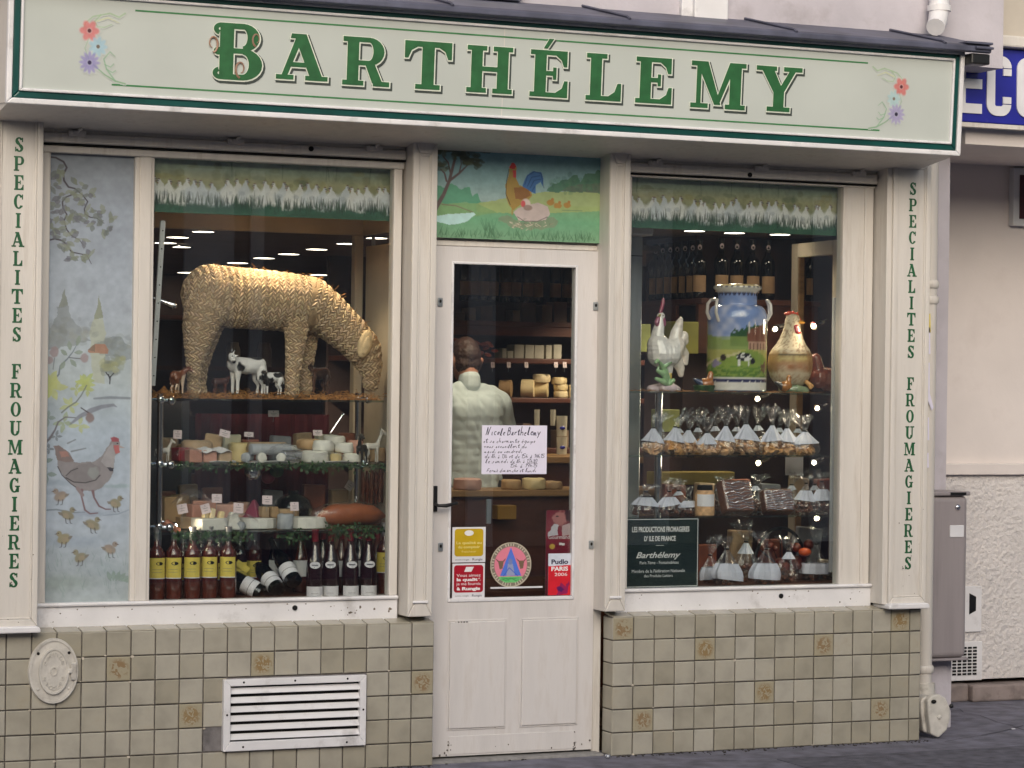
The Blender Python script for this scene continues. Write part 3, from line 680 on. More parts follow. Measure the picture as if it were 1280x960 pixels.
q = MB(); q.box(2.946, 4.36, .07, .15, 2.778, 2.783); q.build('blind_slot', m_dark, wr_)
q = MB(); q.box(2.946, 4.36, .085, .15, 2.766, 2.776); q.build('top_rail', m_cream, wr_, bevel=.004)
q = MB(); q.box(2.946, 3.008, .088, .15, .785, 2.766); q.build('stile', m_cream, wr_, bevel=.006)
q = MB(); q.box(4.178, 4.355, .092, .15, .785, 2.766); q.box(4.30, 4.318, .084, .092, .785, 2.766); q.box(4.178, 4.20, .086, .092, .785, 2.766); q.build('stile', m_cream, wr_, bevel=.005)
q = MB(); q.box(4.3555, 4.3645, .12, .15, .785, 2.80); q.build('gap', m_dark, wr_)
q = MB(); q.box(3.008, 4.178, .112, .118, .783, 2.768); q.build('pane', m_glass, wr_)
def catch(x, z, par):
    b = MB(); b.box(x - .045, x + .03, .045, .06, z - .012, z + .010); b.tube([(x, .052, z + .005), (x - .004, .034, z + .014), (x + .012, .030, z + .022)], .006, 6); b.ell((x - .03, .05, z + .004), .009, 8, 6); b.build('blind_catch', m_cream, par, smooth=True)
for x in (.30, 1.02, 1.68): catch(x, 2.832, wl_)
for x in (3.12, 3.70, 4.25): catch(x, 2.832, wr_)
for par, x, z in ((wl_, 1.37, 2.818), (wl_, 1.33, .735), (wr_, 3.63, 2.80), (wr_, 3.85, .735)):
    b = MB(); b.lathe((0, 0, 0), [(.012, 0), (.012, .012)], 12); 
    b.v = [(x + a, .060 if z > 2 else .084, z + c_) if False else (x + a, (.060 if z > 2 else .085) - h_ * .4, z + c_) for a, c_, h_ in b.v]; b.build('bolt_hole', m_dark, par)

# --- transom and door -------------------------------------------------------
q = MB(); q.box(1.96, 2.836, .13, .2, 2.40, 2.9); dt = q.build('door_frame', m_cream, sf, bevel=.004)
q = MB(); q.box(1.958, 1.985, .07, .2, .0, 2.43); q.build('jamb', m_cream, dt, bevel=.004)
q = MB(); q.box(2.842, 2.885, .115, .2, .0, 2.43); q.build('jamb', m_cream, dt, bevel=.004)
q = MB(); q.box(1.985, 2.842, .12, .2, 2.405, 2.43); q.build('head', m_cream, dt, bevel=.004)
q = MB(); q.box(1.96, 2.87, .03, .2, -.02, .012); q.build('threshold', m_kerb, dt, bevel=.008)
y0, y1 = .105, .145
b = MB(); X0, X1, Z0, Z1 = 1.988, 2.838, .022, 2.402; gx0, gx1, gz0, gz1 = 2.094, 2.722, .757, 2.322
b.frame(X0, X1, gz0, Z1, (gx0 - X0, X1 - gx1, .0001, Z1 - gz1), y0, y1)
b = MB(); b.box(X0, gx0, y0, y1, gz0, Z1); b.box(gx1, X1, y0, y1, gz0, Z1); b.box(gx0, gx1, y0, y1, gz1, Z1); b.box(X0, X1, y0, y1, Z0, gz0 - .0)
door = b.build('door', m_door, sf)
q = MB(); q.frame(gx0 - .012, gx1 + .012, gz0 - .016, gz1 + .010, (.014, .014, .018, .012), y0 - .006, y0 + .01); q.build('glazing_bead', m_white, door, bevel=.004)
q = MB(); q.box(gx0, gx1, .122, .128, gz0, gz1); q.build('pane', m_glass, door)
for x0, x1 in ((2.097, 2.380), (2.466, 2.752)):
    q = MB(); q.box(x0, x1, y0 - .010, y0, .150, .650); q.build('panel', m_door, door, bevel=.010, seg=3)
    q = MB(); q.frame(x0 - .008, x1 + .008, .142, .658, .008, y0 - .004, y0); q.build('panel_groove', m_door, door, bevel=.002)
q = MB(); q.box(2.10, 2.75, y0 - .0035, y0, .03, .115); q.build('kick_board', m_door, door, bevel=.002)
q = MB(); q.box(2.006, 2.024, y0 - .012, y0, 1.165, 1.285); q.tube([(2.015, y0 - .01, 1.20), (2.015, y0 - .05, 1.195), (2.05, y0 - .055, 1.195), (2.11, y0 - .05, 1.207)], [.008, .008, .010, .007], 8); q.build('handle', m_black, door, bevel=.002)
def lock(x, z):
    q = MB(); q.box(x - .012, x + .012, y0 - .008, y0, z - .02, z + .02); k = q.build('lock_plate', m_steel, door, bevel=.003)
    q = MB(); q.ell((x, y0 - .008, z + .004), (.006, .004, .008), 8, 6); q.build('keyhole', m_dark, k)
for x, z in ((2.027, 2.14), (2.827, 2.14), (2.045, 1.0), (2.820, 1.0)): lock(x, z)
# bits of chipped paint
b = MB()
for i in range(26):
    x = random.choice([2.10 + random.gauss(0, .006), 2.745 + random.gauss(0, .006), random.uniform(2.0, 2.83)]); z = abs(random.gauss(0, .04)) + .026; r = random.uniform(.002, .006)
    b.prism([(x + r * math.cos(t) * random.uniform(.6, 1.2), z + r * math.sin(t) * random.uniform(.6, 1.4)) for t in np.linspace(0, 6.28, 7)[:-1]], y0 - .0042, y0 - .003)
for i in range(5): b.prism([(2.125 + i * .014 + r * math.cos(t), .648 + r * .6 * math.sin(t)) for r in [random.uniform(.002, .006)] for t in np.linspace(0, 6.28, 7)[:-1]], y0 - .0106, y0 - .009)
stuff(b.build('paint_chips', m_grout, door))

# ================================================================== SIGN BOX
sg = thing('shop_sign', 'long cream fascia sign with green letters BARTHELEMY and painted flowers over the windows', 'sign', (2.2, -.36, 2.904))
b = MB(); b.box(-.105, 4.552, -.352, .02, 2.908, 3.395); box = b.build('sign_box', m_cream, sg)
b = MB(); b.frame(-.112, 4.560, 2.904, 3.418, .024, -.372, -.340); b.build('outer_moulding', m_white, sg, bevel=.005)
b = MB(); b.frame(-.088, 4.536, 2.928, 3.404, .030, -.364, -.340); b.build('green_frame', m_green, sg, bevel=.006)
b = MB(); b.frame(-.058, 4.506, 2.958, 3.374, .012, -.374, -.340); b.build('inner_bead', m_white, sg, bevel=.004)
b = MB(); b.box(-.046, 4.494, -.360, -.352, 2.970, 3.362); pan = b.build('panel', m_sign, sg)
b = MB(); b.box(2.125, 2.1285, -.3603, -.356, 2.970, 3.362); b.build('panel_joint', m_cream, pan)
YP = -.3606
def signpt(u, v): return pt(u, v, -.372)
LET = [('B', 266, 330, 28, 107), ('A', 345, 412, 41, 107), ('R', 428, 489, 45.5, 114), ('T', 505, 566, 50.5, 118.5), ('H', 583, 642, 56.5, 123), ('E', 662, 710, 62, 128), ('L', 732, 778, 66.5, 132.5), ('E', 794, 840, 71, 136), ('M', 863, 933, 76, 142.5), ('Y', 944, 1003, 82, 146)]
for i, (ch, u0, u1, v0, v1) in enumerate(LET):
    um = (u0 + u1) / 2; sl_ = .054
    x0, x1 = signpt(u0, v0)[0], signpt(u1, v1)[0]; zt = signpt(u0 + 6, v0)[1]; zb = signpt(um, v1 - 4)[1]
    b = MB(); sx = (x1 - x0 - .012) / GL[ch][0]; sz = zt - zb - .010; zb += .010
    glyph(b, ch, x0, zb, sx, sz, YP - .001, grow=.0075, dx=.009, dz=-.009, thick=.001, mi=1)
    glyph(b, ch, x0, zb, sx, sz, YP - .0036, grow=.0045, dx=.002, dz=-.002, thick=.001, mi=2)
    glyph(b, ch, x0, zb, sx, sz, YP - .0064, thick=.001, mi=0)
    if i == 5:
        for g, y, d, mi in ((.005, YP - .001, .008, 1), (.0035, YP - .0036, .002, 2), (0, YP - .0084, 0, 0)):
            b.mi = mi; b.prism(offset([(x0 + .062 + d, zt + .008 - d), (x0 + .082 + d, zt + .008 - d), (x0 + .112 + d, zt + .052 - d), (x0 + .088 + d, zt + .052 - d)], g), y, y + .001)
    if i == 0:
        b.mi = 3
        for cx, cz, s, fl in ((-.012, .62, 1, 1), (.80, .74, .8, -1), (.52, .2, 1.0, -1)):
            X, Z = x0 + cx * sx, zb + cz * sz
            pp = [(X + fl * s * .022 * math.cos(t) * (1 - t / 9), YP - .0066, Z + s * .034 * math.sin(t) * (1 - t / 9)) for t in np.linspace(-1.4, 4.6, 14)]
            b.tube(pp, [.002 + .004 * (1 - k / 13) for k in range(14)], 5)
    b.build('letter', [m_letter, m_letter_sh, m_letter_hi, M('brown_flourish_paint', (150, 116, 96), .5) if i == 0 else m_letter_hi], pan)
# pin stripes
def stripe(p, w, y=YP - .0008):
    b = MB()
    for a, c in zip(p, p[1:]):
        d = math.hypot(c[0] - a[0], c[1] - a[1]); nx, nz = -(c[1] - a[1]) / d * w / 2, (c[0] - a[0]) / d * w / 2
        b.prism([(a[0] - nx, a[1] - nz), (c[0] - nx, c[1] - nz), (c[0] + nx, c[1] + nz), (a[0] + nx, a[1] + nz)], y, y + .001)
    return b.build('pinstripe', m_line, pan)
zt_, zb_ = signpt(540, 41)[1], signpt(540, 118 + 5)[1]
zt_ = signpt(400, 30)[1]; zb_ = signpt(400, 121)[1]
stripe([(signpt(168, 12)[0], zt_), (signpt(1083, 78)[0], zt_)], .007)
stripe([(signpt(140, 104)[0], zb_), (signpt(1100, 163)[0], zb_)], .007)
def garland(cx, flip, fl, curls):
    s = Sheet(110, 150, (188, 194, 189)); bgc = s.a.copy()
    X = lambda t: t if not flip else 110 - t
    for (pts, w, c) in curls: s.line([(X(a), d) for a, d in pts], w, c, .8)
    for (x, y, r, c, n, cc) in fl:
        x = X(x)
        for k in range(n):
            a = 2 * math.pi * k / n; s.ell(x + r * .62 * math.cos(a), y + r * .62 * math.sin(a), r * .42, r * (.9 / n * 2.2), c, .72, a, soft=.3)
        s.ell(x, y, r * .2, r * .2, cc, 1)
    m = np.abs(s.a - bgc).sum(2) > .012; m[:, -1] = False; m[-1] = False
    mm = m.copy(); mm[1:] |= m[:-1]; mm[:, 1:] |= m[:, :-1]; mm[:-1] |= m[1:]; mm[:, :-1] |= m[:, 1:]
    z0, z1 = zb_ - .012, zt_ + .012
    s.build('flower_painting', cx, cx + .235, z0, z1, YP - .0012, m_paintm, pan, mask=mm)
gl = lambda: [([(100, 12), (88, 20), (70, 14), (52, 18), (40, 30), (46, 40), (60, 40), (74, 34)], [3, 3, 3, 2.5, 2.5, 2, 2, 1.5], (150, 176, 140)), ([(52, 18), (36, 22), (22, 34), (18, 46)], [3, 2.5, 2, 1.5], (150, 176, 140)), ([(44, 30), (66, 22), (88, 30)], [2, 2, 1], (188, 192, 140)),
             ([(104, 141), (84, 137), (62, 126), (40, 110)], [3, 3, 2.5, 2], (120, 160, 120)), ([(84, 137), (66, 116), (60, 98), (72, 84), (82, 92)], [3, 3, 2.5, 2, 1.5], (130, 168, 136)), ([(66, 116), (78, 122), (84, 118)], 2, (130, 168, 136)), ([(62, 108), (74, 112), (80, 106)], 2, (130, 168, 136)), ([(30, 60), (22, 80), (30, 100)], 1.8, (150, 176, 150))]
garland(signpt(92, 50)[0], False, [(30, 48, 19, (206, 86, 90), 6, (90, 40, 50)), (48, 76, 18, (150, 188, 206), 9, (110, 100, 90)), (32, 106, 20, (136, 126, 186), 12, (50, 40, 80))], gl())
garland(signpt(1084, 110)[0], True, [(24, 50, 19, (200, 70, 66), 6, (90, 40, 50)), (42, 76, 17, (160, 192, 196), 9, (120, 110, 100)), (34, 108, 21, (150, 138, 186), 12, (40, 34, 60))], gl())
sg.rotation_euler = (R_(3.5), 0, 0)
b = MB(); b.add([(-.10, -.338, 2.906), (4.546, -.338, 2.906), (4.546, .13, 2.842), (-.10, .13, 2.842), (-.10, -.338, 2.93), (4.546, -.338, 2.93), (4.546, .13, 2.95), (-.10, .13, 2.95)], [(0, 3, 2, 1), (4, 5, 6, 7), (0, 1, 5, 4), (1, 2, 6, 5), (2, 3, 7, 6), (3, 0, 4, 7)])
b.build('soffit', m_cream, sf)
# zinc roof over the sign
zc = thing('zinc_canopy', 'grey sheet zinc canopy sloping over the sign with raised seams', 'canopy', (2.3, -.2, 3.42))
b = MB(); b.prism([(-.16, 3.50)] * 0 or [(0, 0), (1, 0), (1, 1)], 0, 1); b = MB()
def slope(x0, x1, y_, z_, b): return b
prof = [(-.455, 3.398), (-.470, 3.405), (-.470, 3.428), (-.455, 3.438), (.0, 3.545), (.0, 3.52), (-.44, 3.415)]
b = MB(); n = len(prof)
for X0_, X1_ in ((-.16, 4.665),):
    vs = [(X0_, y, z) for y, z in prof] + [(X1_, y, z) for y, z in prof]
    b.add(vs, [tuple(range(n)), tuple(range(2 * n - 1, n - 1, -1))] + [(i + n, (i + 1) % n + n, (i + 1) % n, i) for i in range(n)])
b.build('zinc_sheet', m_zinc, zc, bevel=.003)
for x in (.1, .97, 1.84, 2.71, 3.58, 4.40):
    b = MB(); b.tube([(x, -.472, 3.432), (x, -.45, 3.446), (x - .02, 0, 3.552)], .007, 6); b.build('seam', m_zinc, zc, smooth=True)
b = MB(); b.box(4.52, 4.672, -.474, -.05, 3.440, 3.452); b.obox((4.62, -.28, 3.468), (.1, .42, .012), Matrix.Rotation(R_(13), 3, 'X')); b.build('end_cap', m_zinc, zc, bevel=.003)
b = MB(); b.box(4.560, 4.668, -.455, -.36, 3.345, 3.398); b.build('gutter_end', m_black, zc, bevel=.008)

# ================================================================== PIPES, CABINET, VENTS
dp = thing('downpipe', 'cream painted downpipe with collars between the right pilaster and the pier', 'pipe', (4.68, .24, 0))
b = MB(); b.tube([(4.768, .22, .24), (4.768, .22, 3.30)], .042, 14); b.build('pipe', m_cream, dp, smooth=True)
for z in (2.30, 2.22, .33): b = MB(); b.lathe((4.768, .22, z), [(.046, -.02), (.052, -.012), (.052, .012), (.046, .02)], 14); b.build('collar', m_cream, dp, smooth=True)
b = MB(); b.tube([(4.768, .22, .26), (4.768, .22, .20), (4.765, .20, .12)], [.058, .062, .055], 14); b.build('shoe', m_iron, dp, smooth=True)
rp = thing('rainwater_pipe', 'white rainwater pipe with elbow coming down the wall above the zinc canopy', 'pipe', (4.60, -.08, 3.5))
b = MB(); b.tube([(4.62, -.07, 3.85), (4.62, -.07, 3.66), (4.60, -.09, 3.60), (4.555, -.14, 3.56)], [.05, .05, .048, .046], 14); b.build('pipe', m_white, rp, smooth=True)
b = MB(); b.lathe((4.62, -.07, 3.66), [(.05, -.012), (.06, -.008), (.06, .02), (.05, .024)], 16); b.build('collar', m_white, rp, smooth=True)
gc = thing('metal_cabinet', 'grey metal utility cabinet with lock and small plate hung on the pier', 'cabinet', (4.85, .3, .37))
cx0, cx1, cz0, cz1 = 4.785, 5.055, .375, 1.215
b = MB(); b.box(cx0, cx1, .26, .46, cz0, cz1); b.build('housing', m_grey, gc, bevel=.03, seg=4)
b = MB(); b.box(cx0 - .006, cx1 + .004, .25, .462, cz1, cz1 + .022); b.build('lid', m_grey, gc, bevel=.006)
b = MB(); b.box(cx0 - .008, cx1 + .006, .25, .462, cz0 - .012, cz0); b.build('base_flange', m_grey, gc, bevel=.003)
b = MB(); b.ell((4.985, .258, 1.155), (.016, .012, .016), 12, 8); b.build('lock', m_chrome, gc, smooth=True)
b = MB(); b.box(4.94, 5.025, .2555, .2615, 1.0, 1.062); b.build('name_plate', m_enamel, gc, bevel=.004)
b = MB(); b.tube([(4.862, .33, 1.237), (4.862, .33, 1.275), (4.845, .34, 1.33), (4.80, .37, 1.40), (4.76, .40, 1.47)], [.014, .012, .008, .008, .008], 8); b.build('cable', m_grey, gc, smooth=True)
b = MB(); b.box(4.935, 5.03, .2465, .2495, 1.2185, 1.233); b.build('warning_label', m_black, gc)
b = MB(); b.box(4.87, 5.03, .36, .47, 0, .363); b.box(4.895, 5.0, .35, .36, 0, .362); b.build('support_post', m_plaster, gc, bevel=.01)
b = MB(); b.ell((5.02, .345, .115), .012, 8, 6); b.build('bolt', m_black, gc, smooth=True)
ic = thing('pipe_hatch_cover', 'weathered white cast iron inspection cover leaning at the foot of the downpipe', 'cover', (4.73, .08, 0))
cv = [(4.690, .02), (4.735, .0), (4.785, .04), (4.805, .10), (4.800, .15), (4.775, .20), (4.735, .222), (4.69, .215), (4.668, .19), (4.672, .12)]
b = MB(); b.prism([(x, z + .004) for x, z in cv], .02, .06); b.prism([(x * .9 + .47 - .02, z * .9 + .015) for x, z in cv], .06, .16); b.build('body', m_iron, ic, bevel=.008)
b = MB(); b.ell((4.735, .018, .11), (.012, .008, .012), 10, 6); b.build('bolt', m_iron, ic, smooth=True)
b = MB(); b.ell((4.700, .016, .19), (.016, .006, .010), 10, 6); b.build('hole', m_dark, ic, smooth=True)
ov = thing('gas_hatch', 'oval white cast iron wall hatch with raised lettering on the left tiles', 'hatch', (.2, 0, .495))
def oval(rx, rz, n=40): return [(.203 + rx * math.cos(t), .496 + rz * math.sin(t)) for t in np.linspace(0, 2 * math.pi, n + 1)[:-1]]
b = MB(); b.prism(oval(.110, .142), -.014, .009); b.build('plate', m_iron, ov, bevel=.006)
def oring(b, rx, rz, w, y0_, y1_, n=40):
    o, i = oval(rx, rz, n), oval(rx - w, rz - w, n)
    for k in range(n): b.prism([o[k], o[(k + 1) % n], i[(k + 1) % n], i[k]], y0_, y1_)
b = MB(); oring(b, .108, .140, .010, -.019, -.014); b.build('rim', m_iron, ov)
b = MB(); b.prism(oval(.066, .100), -.021, -.014); b.build('flap', m_iron, ov, bevel=.004)
b = MB(); oring(b, .066, .100, .008, -.026, -.021); b.build('flap_rim', m_iron, ov); b = MB(); oring(b, .016, .020, .005, -.025, -.021); b.build('flap_boss', m_iron, ov)
b = MB(); b.box(.278, .302, -.026, -.014, .455, .53); b.box(.262, .286, -.028, -.014, .484, .506); b.build('hinge', m_iron, ov, bevel=.004)
for s_, a0, a1 in (('SERVICE', 150, 30), ('DE', 240, 300), ('SECOURS', 205, 335)):
    for k, ch in enumerate(s_):
        if s_ == 'DE': continue
        a = R_(a0 + (a1 - a0) * k / (len(s_) - 1)); t_ = text(ch, 0, 0, 0, .016, m_iron, ov, 'raised_letter', thick=.002, bold=.0006)
        t_.data.transform(Matrix.Translation(Vector((.203, -.5, .496 )) * 0)); o = origin(ov)
        t_.data.transform(Matrix.Translation(-Vector((-o[0], -o[1], -o[2])) * 1)) if False else None
        t_.location = (o[0] + .203 + .043 * math.cos(a) - o[0], -.0235 - 0 + 0, o[2] + .488 + .074 * math.sin(a) - o[2])
        t_.location = Vector((.203 + .043 * math.cos(a), -.0225, .488 + .074 * math.sin(a)))
for a in (40, 140, 220, 320): b = MB(); b.ell((.203 + .088 * math.cos(R_(a)), -.014, .496 + .120 * math.sin(R_(a))), (.007, .004, .007), 8, 6); b.build('screw', m_dark if a < 200 else m_iron, ov, smooth=True)
vn = thing('vent_grille', 'white metal louvre grille set into the tiles below the left window', 'grille', (1.3, 0, .11))
VX0, VX1, VZ0, VZ1 = .968, 1.642, .112, .432
b = MB(); b.frame(VX0, VX1, VZ0, VZ1, (.032, .03, .042, .030), -.024, .008); b.build('frame', m_white, vn, bevel=.003)
b = MB(); b.box(VX0 + .02, VX1 - .02, .004, .0084, VZ0 + .02, VZ1 - .02); b.build('backing', m_dark, vn)
for k in range(6):
    z = VZ0 + .055 + k * .041; b = MB(); b.prism([(0, 0), (1, 0), (1, 1)], 0, 1); b = MB()
    x0, x1 = VX0 + .031, VX1 - .029
    b.add([(x0, -.018, z - .004), (x1, -.018, z - .004), (x1, .002, z + .020), (x0, .002, z + .020), (x0, -.016, z - .006), (x1, -.016, z - .006), (x1, .004, z + .018), (x0, .004, z + .018)], [(0, 1, 2, 3), (7, 6, 5, 4), (0, 4, 5, 1), (2, 6, 7, 3), (0, 3, 7, 4), (1, 5, 6, 2)])
    b.build('slat', m_white, vn)
for x, z in ((VX0 + .016, .275), (1.06, VZ1 - .014), (1.3, VZ1 - .014), (1.06, VZ0 + .018), (VX1 - .014, .275), (1.55, VZ0 + .018), (1.55, VZ1 - .014)):
    b = MB(); b.ell((x, -.024, z), (.005, .003, .005), 8, 6); b.build('screw', m_dark, vn, smooth=True)
for k, (z, h, c) in enumerate(((2.05, .1, 'yellow'), (1.94, .14, 'white'), (1.70, .2, 'white'), (1.50, .12, 'white'), (1.36, .08, 'white'))):
    b = MB(); x = pt(1158, 450, .178)[0] - .002; b.prism([(x, z), (x + .026, z + .004), (x + .022, z + h), (x - .002, z + h - .006)], .178, .180)
    if k == 2: b.prism([(x + .004, z + .02), (x + .016, z + .06), (x + .045, z - .03), (x + .034, z - .045)], .172, .174)
    own('torn_flyer', b, m_wine_y if c == 'yellow' else m_lilac, ['small yellow torn flyer stuck on the downpipe', 'upper white torn flyer on the downpipe, just under the yellow one', 'long white torn flyer with a loose strip on the downpipe', 'short white torn flyer on the downpipe below the loose strip', 'lowest white torn flyer on the downpipe above the grey cabinet'][k], 'flyer', 'flyers stuck on the downpipe')

# ================================================================== PAINTED GLASS AND BLINDS
def pxs(pts, ox, oy, k, x0, y0, sc):           # zoomed survey coordinates -> sheet coordinates
    return [((ox + a * k - x0) * sc, (oy + c * k - y0) * sc) for a, c in pts]
# tall painted panel, left of the first window: survey rectangle u 58..167, v 192..757
SW, SH = 152, 790; sc = 1.4
s = Sheet(SW, SH, (150, 165, 176))
s.grad([(0, (128, 136, 144)), (.12, (138, 148, 160)), (.35, (152, 162, 172)), (.5, (160, 172, 176)), (.62, (156, 170, 182)), (.8, (152, 164, 176)), (1, (148, 158, 160))])
s.grain(.10, .03, 3); s.grain(.06, .12, 4)
def T1(pts, oy): return [((50 + a * .15625 - 58) * sc, (oy + c * .15625 - 192) * sc) for a, c in pts]
br = (66, 62, 70)
s.line(T1([(65, 115), (120, 120), (180, 150), (205, 195), (180, 250), (185, 300), (220, 350), (270, 360), (330, 410), (370, 460), (345, 520), (350, 560), (390, 585), (440, 590), (500, 630)], 180), [3.2] * 6 + [3, 2.6, 2.4, 2.2, 2, 2, 2, 1.6, 1], br)
s.line(T1([(290, 380), (260, 405), (205, 430), (175, 470), (180, 520), (210, 570), (190, 620), (210, 690), (250, 740), (310, 770), (345, 815)], 180), [2.4] * 8 + [2, 1.4, .8], br)
s.line(T1([(60, 785), (120, 768), (180, 780), (225, 830), (250, 870), (310, 880), (370, 890), (405, 960)], 180), [3, 3, 2.8, 2.6, 2.4, 2, 1.6, 1], br)
for x, y in ((90, 290), (90, 330), (130, 330), (140, 220), (160, 260), (150, 410), (210, 380), (290, 320), (340, 370), (380, 400), (310, 440), (300, 490), (150, 445), (200, 490), (110, 520), (270, 540), (285, 580), (310, 600), (370, 540), (380, 620), (430, 640), (95, 570), (150, 580), (110, 620), (225, 640), (160, 680), (300, 720), (330, 760), (150, 720), (200, 750), (110, 750), (160, 800), (190, 860), (260, 840), (260, 910), (330, 910), (400, 890), (430, 545), (480, 545), (490, 670), (530, 690), (540, 620)):
    a, c_ = T1([(x, y)], 180)[0]
    for _ in (0, 1, 2): s.leaf(a + random.uniform(-4, 4), c_ + random.uniform(-4, 4), random.uniform(10, 20), random.uniform(6, 10), random.uniform(0, 6.28), random.choice([(100, 108, 104), (112, 120, 104), (96, 98, 106), (124, 132, 118)]), .75)
# towers and trees of the misty village
for cx, w, top, sh, c in ((200, 60, 210, 340, (112, 118, 104)), (470, 55, 250, 430, (122, 128, 100))):
    s.poly(T1([(cx, top), (cx + w * .55, sh), (cx - w * .75, sh + 20)], 330), c, .75, 3, cx)
s.poly(T1([(150, 350), (240, 350), (265, 470), (350, 560), (400, 620), (60, 700), (60, 540), (135, 470)], 330), (126, 134, 136), .75, 8, 3)
s.poly(T1([(420, 440), (500, 430), (525, 560), (520, 960), (430, 960), (400, 560)], 330), (160, 166, 146), .7, 4, 4)
s.poly(T1([(530, 600), (580, 560), (640, 590), (750, 690), (740, 760), (520, 730)], 330), (118, 128, 130), .7, 8, 5)
for i in range(40):
    a, c_ = T1([(random.gauss(560, 70), random.gauss(640, 40))], 330)[0]; s.ell(a, c_, random.uniform(3, 8), random.uniform(3, 7), random.choice([(112, 120, 122), (130, 138, 134)]), .35, rough=.5, seed=i)
for i in range(50):
    a, c_ = T1([(random.uniform(60, 420), random.gauss(560, 45))], 330)[0]; s.ell(a, c_, random.uniform(3, 8), random.uniform(3, 7), random.choice([(120, 126, 124), (140, 146, 142)]), .3, rough=.5, seed=i)
s.poly(T1([(385, 690), (440, 640), (520, 640), (548, 690), (540, 720), (390, 712)], 330), (150, 112, 92), .85); s.poly(T1([(385, 690), (440, 640), (440, 705)], 330), (108, 100, 90), .7)
for i in range(26):
    a, c_ = T1([(random.gauss(560, 48), random.gauss(810, 30))], 330)[0]; s.ell(a, c_, random.uniform(5, 10), random.uniform(4, 8), random.choice([(110, 118, 112), (128, 136, 116), (146, 150, 110)]), .5, rough=.5, seed=i)
for q in ([(560, 960), (565, 900)], [(560, 910), (530, 870)], [(565, 905), (590, 875)], [(562, 930), (550, 885)]): s.line(T1(q, 330), 2, (52, 54, 60))
# flower sprig
s.line(T1([(130, 935), (165, 890), (175, 820), (225, 770), (270, 710), (300, 650)], 330), [3, 2.6, 2.2, 2, 1.6, 1], (100, 110, 120)); s.line(T1([(130, 760), (120, 850)], 330), 1.4, (110, 116, 120)); s.line(T1([(245, 755), (330, 762)], 330), 1.6, (90, 92, 98))
for x, y, r in ((127, 710, 36), (92, 778, 26), (360, 755, 32)):
    a, c_ = T1([(x, y)], 330)[0]; s.ell(a, c_, r * .21, r * .25, (142, 130, 132), .9, rough=.3)
for x, y, L, an in ((300, 660, 20, -1.3), (250, 700, 18, -1.7), (230, 740, 16, -2.4), (280, 715, 16, -.1), (210, 780, 18, 2.0), (250, 765, 18, .9)):
    a, c_ = T1([(x, y)], 330)[0]; s.leaf(a, c_, L, 8, an, (126, 140, 128), .85)
for (x, y, n, L, c, oy) in ((95, 950, 7, 26, (164, 172, 112), 330), (375, 940, 6, 18, (150, 164, 98), 330), (365, 70, 6, 18, (160, 172, 104), 470), (390, 110, 4, 16, (156, 166, 110), 470), (300, 110, 4, 14, (150, 160, 110), 470), (330, 400, 4, 18, (160, 170, 124), 470), (210, 380, 4, 20, (140, 154, 124), 470), (80, 340, 5, 18, (124, 140, 132), 470), (250, 240, 5, 18, (160, 170, 120), 470), (110, 100, 6, 28, (166, 174, 116), 470), (60, 690, 4, 18, (110, 128, 120), 470), (80, 790, 4, 20, (116, 132, 124), 470), (95, 590, 4, 12, (96, 104, 110), 470), (150, 490, 4, 12, (104, 112, 118), 470)):
    a, c_ = T1([(x, y)], oy)[0]
    for k in range(n): s.leaf(a, c_, L * random.uniform(.7, 1.1), L * .42, 6.28 * k / n + random.uniform(-.3, .3), c, .8)
s.line(T1([(380, 80), (340, 160), (300, 215), (240, 255), (190, 300)], 470), [2, 2, 2.4, 2.6, 2.2], (104, 110, 108)); s.line(T1([(45, 560), (100, 510), (140, 440), (165, 375), (220, 335), (300, 340)], 470), [5, 4, 3, 2.6, 2.2, 1.5], (100, 98, 104))
s.line(T1([(260, 390), (330, 330), (420, 280), (500, 250), (590, 235), (620, 252)], 470), [3, 7, 9, 7, 5, 1], (112, 116, 126), .8); s.line(T1([(440, 185), (560, 175), (740, 180)], 470), [3, 5, 4], (112, 120, 128), .8)
s.line(T1([(340, 260), (400, 300)], 470), 2, (70, 66, 70)); s.ell(*T1([(408, 340)], 470)[0], 7, 9, (120, 106, 104), .9, rough=.3)
for q in ([(240, 545), (300, 515)], [(270, 610), (380, 585)]): s.line(T1(q, 470), [3, 2], (104, 108, 110), .8)
# ground washes
for x, y, rx, ry, c in ((160, 860, 60, 12, (130, 144, 158)), (640, 890, 50, 8, (120, 142, 140)), (100, 930, 60, 14, (128, 138, 150)), (420, 1110, 90, 12, (132, 144, 160)), (120, 1200, 50, 16, (172, 184, 196)), (300, 1330, 120, 24, (138, 152, 168)), (200, 1660, 120, 30, (128, 142, 134)), (560, 1560, 70, 30, (146, 160, 166))):
    a, c_ = T1([(x, y)], 470)[0]; s.ell(a, c_, rx * .22 * 2, ry * .4, c, .5, rough=.5, seed=x, soft=.5)
